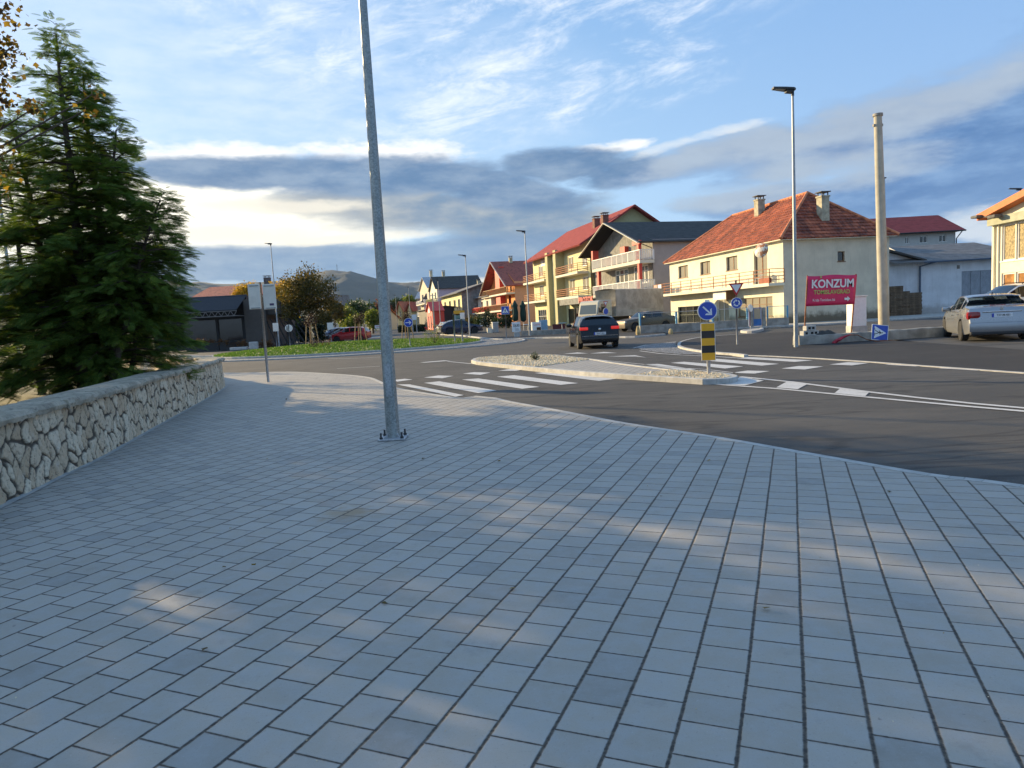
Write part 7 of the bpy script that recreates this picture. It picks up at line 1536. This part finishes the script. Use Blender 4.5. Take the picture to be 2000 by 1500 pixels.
# low broken concrete wall
wl0, wl1 = Vector((*G(1561, 674.5, -.01), 0)), Vector((*G(1850, 655, -.01), 0)); dw = (wl1-wl0); Lw = dw.length; t = empty('low_wall', wl0, math.atan2(dw.y, dw.x), 'low broken concrete kerb wall in front of the magenta banner', 'wall')
mb = MB(); rr = np.random.default_rng(3); n_ = 40; prof = []
for i in range(n_+1):
    x = Lw*i/n_; h = .30+rr.normal(0, .008)-.0*x; prof.append([(x, rr.normal(0, .006), -.04), (x, -.01+rr.normal(0, .008), h*.6), (x, .01+rr.normal(0, .008), h-.015), (x, .04, h), (x, .34, h+rr.normal(0, .008)), (x, .37, -.04)])
vs = [p for r_ in prof for p in r_]; k = 6; fs = [(i*k+j, (i+1)*k+j, (i+1)*k+j+1, i*k+j+1) for i in range(n_) for j in range(k-1)]+[tuple(range(k))[::-1], tuple(n_*k+j for j in range(k))]; mb.add(vs, [f_[::-1] for f_ in fs]); mb.build('wall_block', M['concrete'], t, smooth=30)
def on_wall(px, py): d = Vector((*ZY(px, py, 24.0)[:2], 0))-wl0; return d.dot(dw)/Lw
for i, (px, zc_) in enumerate(((1570, .30), (1583, .30), (1577, .47))):
    x = on_wall(px, 650); p = wl0+dw/Lw*x+Vector((-dw.y, dw.x, 0))/Lw*.2; bk = empty('hollow_block', (p.x, p.y, zc_), math.atan2(dw.y, dw.x)+rng.normal(0, .12), ['pale hollow block, left one on the end of the low wall', 'pale hollow block, right one on the end of the low wall', 'pale hollow block, top one of the small pile on the low wall'][i], 'concrete block', 'hollow blocks on the low wall')
    mb = MB(); mb.box(-.19, .19, -.10, .10, 0, .16, bev=.012); mb.build('block_body', M['kerb'], bk); mb = MB(); mb.box(-.12, -.02, -.103, -.098, .04, .12); mb.build('hollow', M['dark'], bk); mb = MB(); mb.box(.03, .13, -.103, -.098, .04, .12); mb.build('hollow', M['dark'], bk)  # dark plates on the face stand for the shade in its holes
x = on_wall(1612, 650); p = wl0+dw/Lw*x+Vector((-dw.y, dw.x, 0))/Lw*.2; mb = MB(); nn_ = 14
for i in range(nn_+1):
    for j in range(7): u_ = i/nn_; w_ = j/6; mb.v.append((-.42+.84*u_, -.16+.32*w_, .13*math.sin(math.pi*w_)*math.sin(math.pi*min(1, u_*1.05))**.5*(1+.25*math.sin(u_*17+w_*6))))
for i in range(nn_):
    for j in range(6): mb.f.append((i*7+j, (i+1)*7+j, (i+1)*7+j+1, i*7+j+1)); mb.mi.append(0)
o = mb.build('tarpaulin_bundle', mat('dark_tarp', (.035, .035, .03), .7, bmp=.03, bscale=10), smooth=60); o.location = (p.x, p.y, .31); o.rotation_euler.z = math.atan2(dw.y, dw.x); tag(o, 'dark crumpled tarpaulin lying on the low concrete wall', 'tarpaulin')
# red warning tape and loose hose at the wall foot
mb = MB(); q0 = ZY(1628, 671, 23.6)
for dx_, dz_ in ((.0, 0), (.12, .03), (.05, -.02)): mb.tube([(dx_, dz_, 0.02), (.14+dx_, -.02, .12), (.34+dx_, .03, .20+dz_), (.62+dx_*.4, .06, .27)], [.03, .035, .03, .02], 6)
o = mb.build('warning_tape', mat('red_tape', (.45, .02, .04), .5, var=.3, scale=14)); o.location = (q0.x, q0.y+.1, -.02); tag(o, 'crumpled red and white warning tape at the foot of the low wall', 'tape')
cu_ = [ZY(1652, 661, 23.9), ZY(1668, 662, 23.7), ZY(1680, 668, 23.3)]; mb = MB(); mb.tube([(0, 0, .25), (.25, 0, .24), (.5, -.1, .08), (.8, -.2, .0), (1.4, -.1, .0)], .016, 8); o = mb.build('hose', M['rustiron'], smooth=60); o.location = (cu_[0].x, 23.6, -.0); tag(o, 'thin loose cable curling down beside the red tape', 'cable')

# ---- parapet with glass rail before the cream house
def parapet(a, b, label, glassed=True, h=.50):
    a, b = Vector((*a, 0)), Vector((*b, 0)); d = b-a; L = d.length; t = empty('parapet', a, math.atan2(d.y, d.x), label, 'wall', 'parapet before the cream house'); mb = MB(); mb.box(0, L, 0, .28, -.05, h, bev=.015); mb.build('wall_block', M['concrete'], t)
    if glassed:
        n = max(1, round(L/2.6))
        for k in range(n+1):
            x = min(L-.06, max(.06, L*k/n)); mb = MB(); mb.box(x-.05, x+.05, .10, .16, h, h+.80); mb.box(x-.05, x+.05, .19, .22, h, h+.80); mb.build('post', M['skyblue'], t)
        for k in range(n): mb = MB(); mb.box(L*k/n+.08, L*(k+1)/n-.08, .165, .18, h+.06, h+.74); mb.build('glass_panel', M['railglass'], t)
        mb = MB(); mb.box(0, L, .15, .19, h+.76, h+.80); mb.build('handrail', M['steel'], t)
    return t
M['skyblue'] = mat('light_blue_paint', (.08, .30, .48), .5); M['railglass'] = m_glass('rail_glass', (.82, .92, .92), .02, 1.0); M['railglass'].node_tree.nodes['Principled BSDF'].inputs['IOR'].default_value = 1.1
parapet(G(1251, 651.5, 0), G(1464, 638.5, 0), 'concrete parapet with blue posts and glass panels, left of the blue gate')
parapet(G(1498, 636.5, 0), G(1541, 634.5, 0), 'short concrete parapet with glass panels, right of the blue gate')
ga, gb_ = Vector((*G(1466, 638.3, 0), 0)), Vector((*G(1496, 636.6, 0), 0)); dgt = gb_-ga; t = empty('garden_gate', ga, math.atan2(dgt.y, dgt.x), 'blue gate with glazed upper half between two grey piers', 'gate'); Lg_ = dgt.length
for x in (.0, Lg_-.22): mb = MB(); mb.box(x, x+.22, 0, .24, -.05, 1.25); mb.build('pier', M['concrete'], t)
mb = MB(); mb.box(.24, Lg_-.24, .1, .14, .03, .50); mb.box(.24, .30, .1, .14, .50, 1.2); mb.box(Lg_-.30, Lg_-.24, .1, .14, .50, 1.2); mb.box(.24, Lg_-.24, .1, .14, 1.2, 1.26); mb.build('gate_leaf', mat('mid_blue_paint', (.03, .16, .42), .5), t); mb = MB(); mb.box(.31, Lg_-.31, .115, .125, .51, 1.19); mb.build('gate_pane', M['curtain'], t)
# marker stones
for i, px in enumerate((1246, 1310)):
    p = ZY(px, 650, 42.4); s_ = empty('marker_stone', (p.x, p.y, -.05), rng.random()*3, ['yellowish broken stone post at the left end of the parapet', 'small yellowish stone against the foot of the parapet'][i], 'stone'); mb = MB(); h = (.62, .34)[i]; mb.lathe([(.13, 0), (.15, h*.3), (.11, h*.7), (.06, h*.95), (.001, h)], 7, (0, 0, 0)); mb.build('stone_body', mat('ochre_stone', (.50, .38, .18), .9, var=.2, bmp=.02), s_)

# ---- cafe corner by the apartment block
def closed_umbrella(px, Y, topy, label, group='closed green parasols'):
    p = ZY(px, 640, Y); t = empty('parasol', (p.x, p.y, .1), 0, label, 'parasol', group); zt = ZY(px-1, topy, Y).z-.1; mb = MB(); mb.tube([(0, 0, 0), (0, 0, zt)], .035, 8); mb.build('pole', M['steel'], t)
    mb = MB(); prof = [(.10, zt-2.15), (.27, zt-2.0), (.30, zt-1.3), (.24, zt-.75), (.30, zt-.55), (.20, zt-.35), (.05, zt-.02), (.001, zt)]; n = 16; vs = []
    for r_, h in prof:
        for k in range(n): a = 2*math.pi*k/n; q = r_*(1+.16*(k % 2)); vs.append((q*math.cos(a), q*math.sin(a), h))
    mb.add(vs, [(i*n+k, i*n+(k+1) % n, (i+1)*n+(k+1) % n, (i+1)*n+k) for i in range(len(prof)-1) for k in range(n)]); mb.build('folded_canopy', mat('bottle_green_canvas', (.006, .035, .025), .8), t, smooth=60)
closed_umbrella(1007.5, 71, 586, 'folded bottle green parasol behind the white poster stand'); closed_umbrella(1023, 71, 587, 'folded bottle green parasol nearer the street lamp')
t = signroot('poster_stand', 1009, 655, 0, 5, 'white framed poster with big dark letters on a pale foot', 'poster stand', Y=52.5); za, zb_ = ZH(t, 1009, 648), ZH(t, 1009, 629); mb = MB(); mb.box(-.32, .32, -.03, .03, za, zb_, bev=.01); pf = mb.build('poster', M['signwhite'], t)
mb = MB(); mb.box(-.18, .24, -.15, .15, -.05, za-.02, bev=.03); mb.build('foot_block', M['kerb'], t)
text('poster_lettering', 'DJUES', .25, M['mblack'], pf, Matrix.Translation((.02, -.033, zb_-.27)) @ Matrix.Rotation(R(90), 4, 'X'), ext=.001, off=.006, sx=.72)
for k in range(4): mb = MB(); mb.box(-.10, .24-.02*k, -.033, -.0305, za+.06+k*.06, za+.08+k*.06); mb.build('small_print', M['greywall'], pf)
t = signroot('drinks_fridge', 1049, 650, 0, 8, 'white chest with red lettering behind the low cafe wall', 'fridge', Y=57); zt = ZH(t, 1049, 629); mb = MB(); mb.box(-.42, .34, -.2, .3, -.05, zt, bev=.02); pf = mb.build('fridge_body', M['signwhite'], t); text('fridge_lettering', 'CAFFE', .22, M['redpaint'], pf, Matrix.Translation((-.02, -.203, zt-.22)) @ Matrix.Rotation(R(90), 4, 'X'), ext=.001, sx=.9); mb = MB(); mb.box(-.05, .30, -.205, -.2, .05, zt*.58); mb.build('glass_door', M['glassd'], t)
t = signroot('blue_cooler', 1062, 650, 0, 8, 'pale blue upright cooler beside the white chest', 'cooler', Y=57.5); zt = ZH(t, 1062, 625); mb = MB(); mb.box(-.38, .32, -.25, .3, -.05, zt, bev=.02); mb.build('cooler_body', mat('cooler_blue', (.22, .38, .50), .5), t); mb = MB(); mb.box(-.41, -.38, -.25, .3, 0, zt); mb.build('cooler_door', M['signwhite'], t)
a, b = Vector((*ZY(1018, 650, 54.5)[:2], 0)), Vector((*ZY(1105, 650, 53.5)[:2], 0)); d = b-a; t = empty('cafe_wall', a, math.atan2(d.y, d.x), 'low grey block wall along the cafe terrace', 'wall'); mb = MB(); mb.box(0, d.length, 0, .3, -.05, .38, bev=.02); mb.build('wall_block', M['concrete'], t)
t = empty('terrace_screen', ZY(1079, 640, 60)[:2]+(0,) if False else (ZY(1079, 640, 60).x, 60, 0), 0, 'low maroon screen in front of the cafe terrace', 'screen'); mb = MB(); mb.box(0, ZY(1104, 640, 60).x-ZY(1079, 640, 60).x, 0, .05, .1, ZY(1090, 633, 60).z); mb.build('screen_panel', mat('maroon_cloth', (.09, .02, .025), .8), t)
for k in range(4): mb = MB(); mb.box(k*.36, k*.36+.04, .05, .09, 0, ZY(1090, 633, 60).z); mb.build('screen_post', M['steel'], t)
def table(px, Y, label, z=.1):
    p = ZY(px, 640, Y); t = empty('cafe_table', (p.x, p.y, z), 0, label, 'table', 'cafe tables'); mb = MB(); mb.lathe([(.40, .70), (.40, .73), (.001, .73)], 20); mb.build('tabletop', mat('light_blue_plastic', (.25, .50, .65), .5), t); mb = MB(); mb.tube([(0, 0, 0), (0, 0, .70)], .03, 8); mb.lathe([(.22, 0), (.2, .03), (.03, .05)], 14); mb.build('leg', M['steel'], t)
table(1098, 57, 'light blue cafe table in front of the maroon screen'); table(1031, 60, 'light blue cafe table left of the street lamp')
# utility boxes beyond
t = signroot('utility_box', 967.5, 648, 0, 20, 'grey upright utility cabinet left of the crossing sign', 'cabinet', Y=74); zt = ZH(t, 967, 630); mb = MB(); mb.box(-.32, .32, -.2, .2, 0, zt, bev=.02); mb.build('cabinet_body', mat('box_grey', (.36, .38, .38), .6), t); mb = MB(); mb.box(-.36, .36, -.24, .24, zt, zt+.06); mb.build('cabinet_roof', M['signback'], t)
t = signroot('gas_box', 956, 649, 0, 15, 'small sunlit cream box beside the grey utility cabinet', 'meter box', Y=73); mb = MB(); mb.box(-.24, .24, -.18, .18, 0, .5, bev=.015); mb.build('box_body', M['palewall'], t); mb = MB(); mb.tube([(.1, 0, .5), (.1, 0, .75)], .03, 8); mb.build('riser_pipe', M['palewall'], t)
# hedges, fences and shrubs in the middle distance
def hedge(px0, px1, Y, pytop, label, m_, n, sz=.12, D=1.2, cat='hedge'):
    a, b = ZY(px0, 640, Y), ZY(px1, 640, Y); H_ = ZY((px0+px1)/2, pytop, Y).z; t = empty('hedge', (a.x, Y, 0), 0, label, cat); L = b.x-a.x; mb = MB(); mb.box(.15, L-.15, .15, D-.15, 0, H_-.15); mb.build('shaded_core', M['olive'] if False else mat('hedge_shadow', (.010, .016, .008), .95), t)  # near-black core box paints the shade inside the hedge
    r2 = np.random.default_rng(int(px0)); k = n; q = r2.random((k, 3))*np.array([L, D, H_]); f_ = r2.integers(0, 4, k); q[f_ == 0, 1] = r2.normal(.02, .06, (f_ == 0).sum()); q[f_ == 1, 2] = H_+r2.normal(0, .07, (f_ == 1).sum()); q[f_ == 2, 0] = r2.normal(.02, .06, (f_ == 2).sum()); q[f_ == 3, 0] = L+r2.normal(0, .06, (f_ == 3).sum())
    V, F = place(LQ[0], LQ[1], q, r2.normal(0, 1, (k, 3)), r2.normal(0, 1, (k, 3)), sz*(.6+.8*r2.random(k))); npmesh('foliage', V, F, m_, t); return t
M['darkleaf'] = m_leaf('dark_hedge_leaves', [(.006, .014, .006), (.014, .030, .010), (.03, .05, .014)], .2)
hedge(583, 600, 76, 634, 'dark clipped hedge block left of the rounded tree trunk', M['darkleaf'], 3000); hedge(612, 628, 77, 636, 'dark clipped hedge block right of the rounded tree trunk', M['darkleaf'], 2600)
hedge(778, 800, 120, 637, 'dark hedge right of the near post beyond the street', M['darkleaf'], 2200, .16); hedge(803, 828, 118, 636, 'dark hedge left of the red gabled shop', M['darkleaf'], 2200, .16); hedge(893, 934, 128, 628, 'brown-green hedge behind the dark off-roader', M['olive'], 3200, .18)
for i, (px, Y, r_, m_, lab) in enumerate(((942, 112, 2.4, 'green', 'big leafy green shrub before the small cream house'), (958, 110, 1.7, 'darkleaf', 'dark shrub between green shrub and orange house'), (978, 108, 1.5, 'green', 'green shrub under the balconies of the orange house'), (991, 100, 1.4, 'darkleaf', 'dark shrub behind the crossing sign'), (924, 116, 1.6, 'olive', 'olive shrub at the grey side wall of the yellow house'))):
    bush('shrub', lab, px, Y, r_, 1500, M[m_], .2, group='garden shrubs by the orange house')
M['russet'] = m_leaf('russet_leaves', [(.07, .025, .012), (.14, .06, .02), (.24, .13, .03)], .3)
for i, (px, w_) in enumerate(((372, 9), (388, 10), (404, 10), (418, 7), (430, 7), (441, 6), (470, 12), (512, 9), (524, 8))):
    bush('shrub', ['russet shrub at the far left of the restaurant planters', 'russet shrub second in the restaurant planter row', 'russet shrub third in the restaurant planter row', 'low russet shrub left of the dark square tubs', 'orange-brown shrub in the first dark tub', 'dark red shrub in the second dark tub', 'broad brown shrub before the large restaurant window', 'reddish shrub beside the double signboard post', 'low brown shrub right of the double signboard post'][i], px, 60.5-i*.1, w_*60/1350, 420, M['russet'], .10, z=.35 if i < 6 else 0, group='russet shrubs before the restaurant', hgt=1.1)
for i, (a_, b_) in enumerate(((362, 426), (427, 447))):
    p, q = ZY(a_, 660, 59.9), ZY(b_, 660, 59.9); t = empty('planter_box', (p.x, 59.9, 0), 0, ['long low black planter box before the restaurant', 'square black planter tub before the restaurant'][i], 'planter'); mb = MB(); L = q.x-p.x; mb.box(0, L, 0, 1.1, 0, .62, bev=.02); mb.build('trough', M['charcoal'], t); mb = MB(); mb.box(-.03, L+.03, -.03, 1.13, .62, .68); mb.build('planter_rim', M['charcoal'], t)
p = ZY(495, 668, 57); t = empty('stone_block', (p.x, p.y, 0), R(10), 'pale rough stone block beside the restaurant path', 'stone'); mb = MB(); mb.box(-.33, .33, -.3, .3, 0, .62, bev=.07); mb.build('block_body', M['kerb'], t)
for i, px in enumerate((458, 474)): p = ZY(px, 668, 57.5); t = empty('stone_slab', (p.x, p.y, 0), R(5), ['pale flat stone slab left of the rough block', 'pale flat stone slab touching the rough block'][i], 'stone'); mb = MB(); mb.box(-.36, .36, -.3, .3, 0, .24, bev=.04); mb.build('slab_body', M['kerb'], t)
# far poles, masts, boards
for i, (px, y0, Y) in enumerate(((664, 614, 160), (669.5, 615, 175), (687, 600, 150), (697, 611, 170), (727.5, 598, 140), (713, 600, 185), (605, 525, 120), (849, 573, 120), (763.5, 588, 150))):
    p = ZY(px, 645, Y); H_ = ZY(px, y0, Y).z; t = empty('utility_pole', (p.x, p.y, 0), 0, ['slim grey pole, leftmost of the pair above the parked cars', 'slim grey pole, right one of the pair above the parked cars', 'grey pole rising before the dark green round tree', 'short grey pole left of the yellow-green tree', 'wooden pole left of the near galvanised post', 'thin pole behind the staked purple tree', 'tall concrete pole in the crown of the rounded tree', 'wooden pole with crossarm beside the red gabled shop', 'pale pole touching the right edge of the near post'][i], 'utility pole', 'utility poles in the distance')
    mb = MB(); mb.tube([(0, 0, 0), (0, 0, H_)], [.16, .10], 8); mb.build('shaft', M['polec'], t); mb = MB(); mb.box(-.5, .5, -.05, .05, H_-.4, H_-.3); mb.build('crossarm', M['polec'], t)
for px, y0, y1, lab in ((659, 516, 531, 'tall radio mast on the mountain top'), (614, 519, 540, 'radio mast on the left shoulder of the mountain')):
    a, b = ZY(px, y1+4, 3900), ZY(px, y0, 3900); t = empty('radio_mast', a, 0, lab, 'mast'); mb = MB(); mb.tube([(0, 0, 0), (0, 0, b.z-a.z)], [2.2, .9], 6); mb.build('lattice', M['concrete_d'], t); mb = MB(); mb.box(-3, 3, -1, 1, (b.z-a.z)*.8, (b.z-a.z)*.86); mb.build('aerials', M['concrete_d'], t)
def board(px0, py0, px1, py1, Y, label, m_, mtext=None, s=None, legs=True, col2=None):
    a, b = ZY(px0, py1, Y), ZY(px1, py0, Y); t = empty('sign_board', ((a.x+b.x)/2, Y, 0), 0, label, 'sign board'); w_ = (b.x-a.x)/2; mb = MB(); mb.box(-w_, w_, 0, .08, a.z, b.z); pn = mb.build('panel', m_, t)
    for s_ in (-1, 1): mb = MB(); mb.box(s_*w_*.8-.06, s_*w_*.8+.06, .08, .18, 0, b.z); mb.build('post', M['steel'], t)
    if s: text('board_lettering', s, (b.z-a.z)*.42, mtext, pn, Matrix.Translation((0, -.01, (a.z+b.z)/2)) @ Matrix.Rotation(R(90), 4, 'X'), ext=.01)
board(886, 606, 907, 613.5, 112, 'ochre yellow sign board in front of the grey side wall', M['yellow']); board(887, 615, 907, 629, 113, 'blue and green picture board under the ochre one', mat('blue_green_print', (.10, .28, .30), .5, var=.6, scale=.9)); board(732, 634.5, 745, 641, 122, 'white board with red lettering left of the near post', M['signwhite'], M['redpaint'], 'HOTEL'); board(804, 614, 813, 625, 105, 'small white notice board left of the red gabled shop', M['signwhite'])
mb = MB()
# ------------------------------------------------------------------ air between here and the mountain
mb = MB(); mb.box(-4600, 4600, -60, 4700, -1.2, 460); hv = mb.build('haze', []) if False else None
me = bpy.data.meshes.new('haze'); me.from_pydata(mb.v, [], mb.f); hv = bpy.data.objects.new('haze', me); COL.objects.link(hv)
hm_ = bpy.data.materials.new('thin_air'); hm_.use_nodes = True; ht = hm_.node_tree; ht.nodes.clear()
pv = ht.nodes.new('ShaderNodeVolumePrincipled'); pv.inputs['Color'].default_value = (.50, .72, 1.0, 1); pv.inputs['Density'].default_value = .00004; pv.inputs['Anisotropy'].default_value = .1
ho = ht.nodes.new('ShaderNodeOutputMaterial'); ht.links.new(pv.outputs[0], ho.inputs['Volume']); me.materials.append(hm_); tag(hv, kind='stuff')
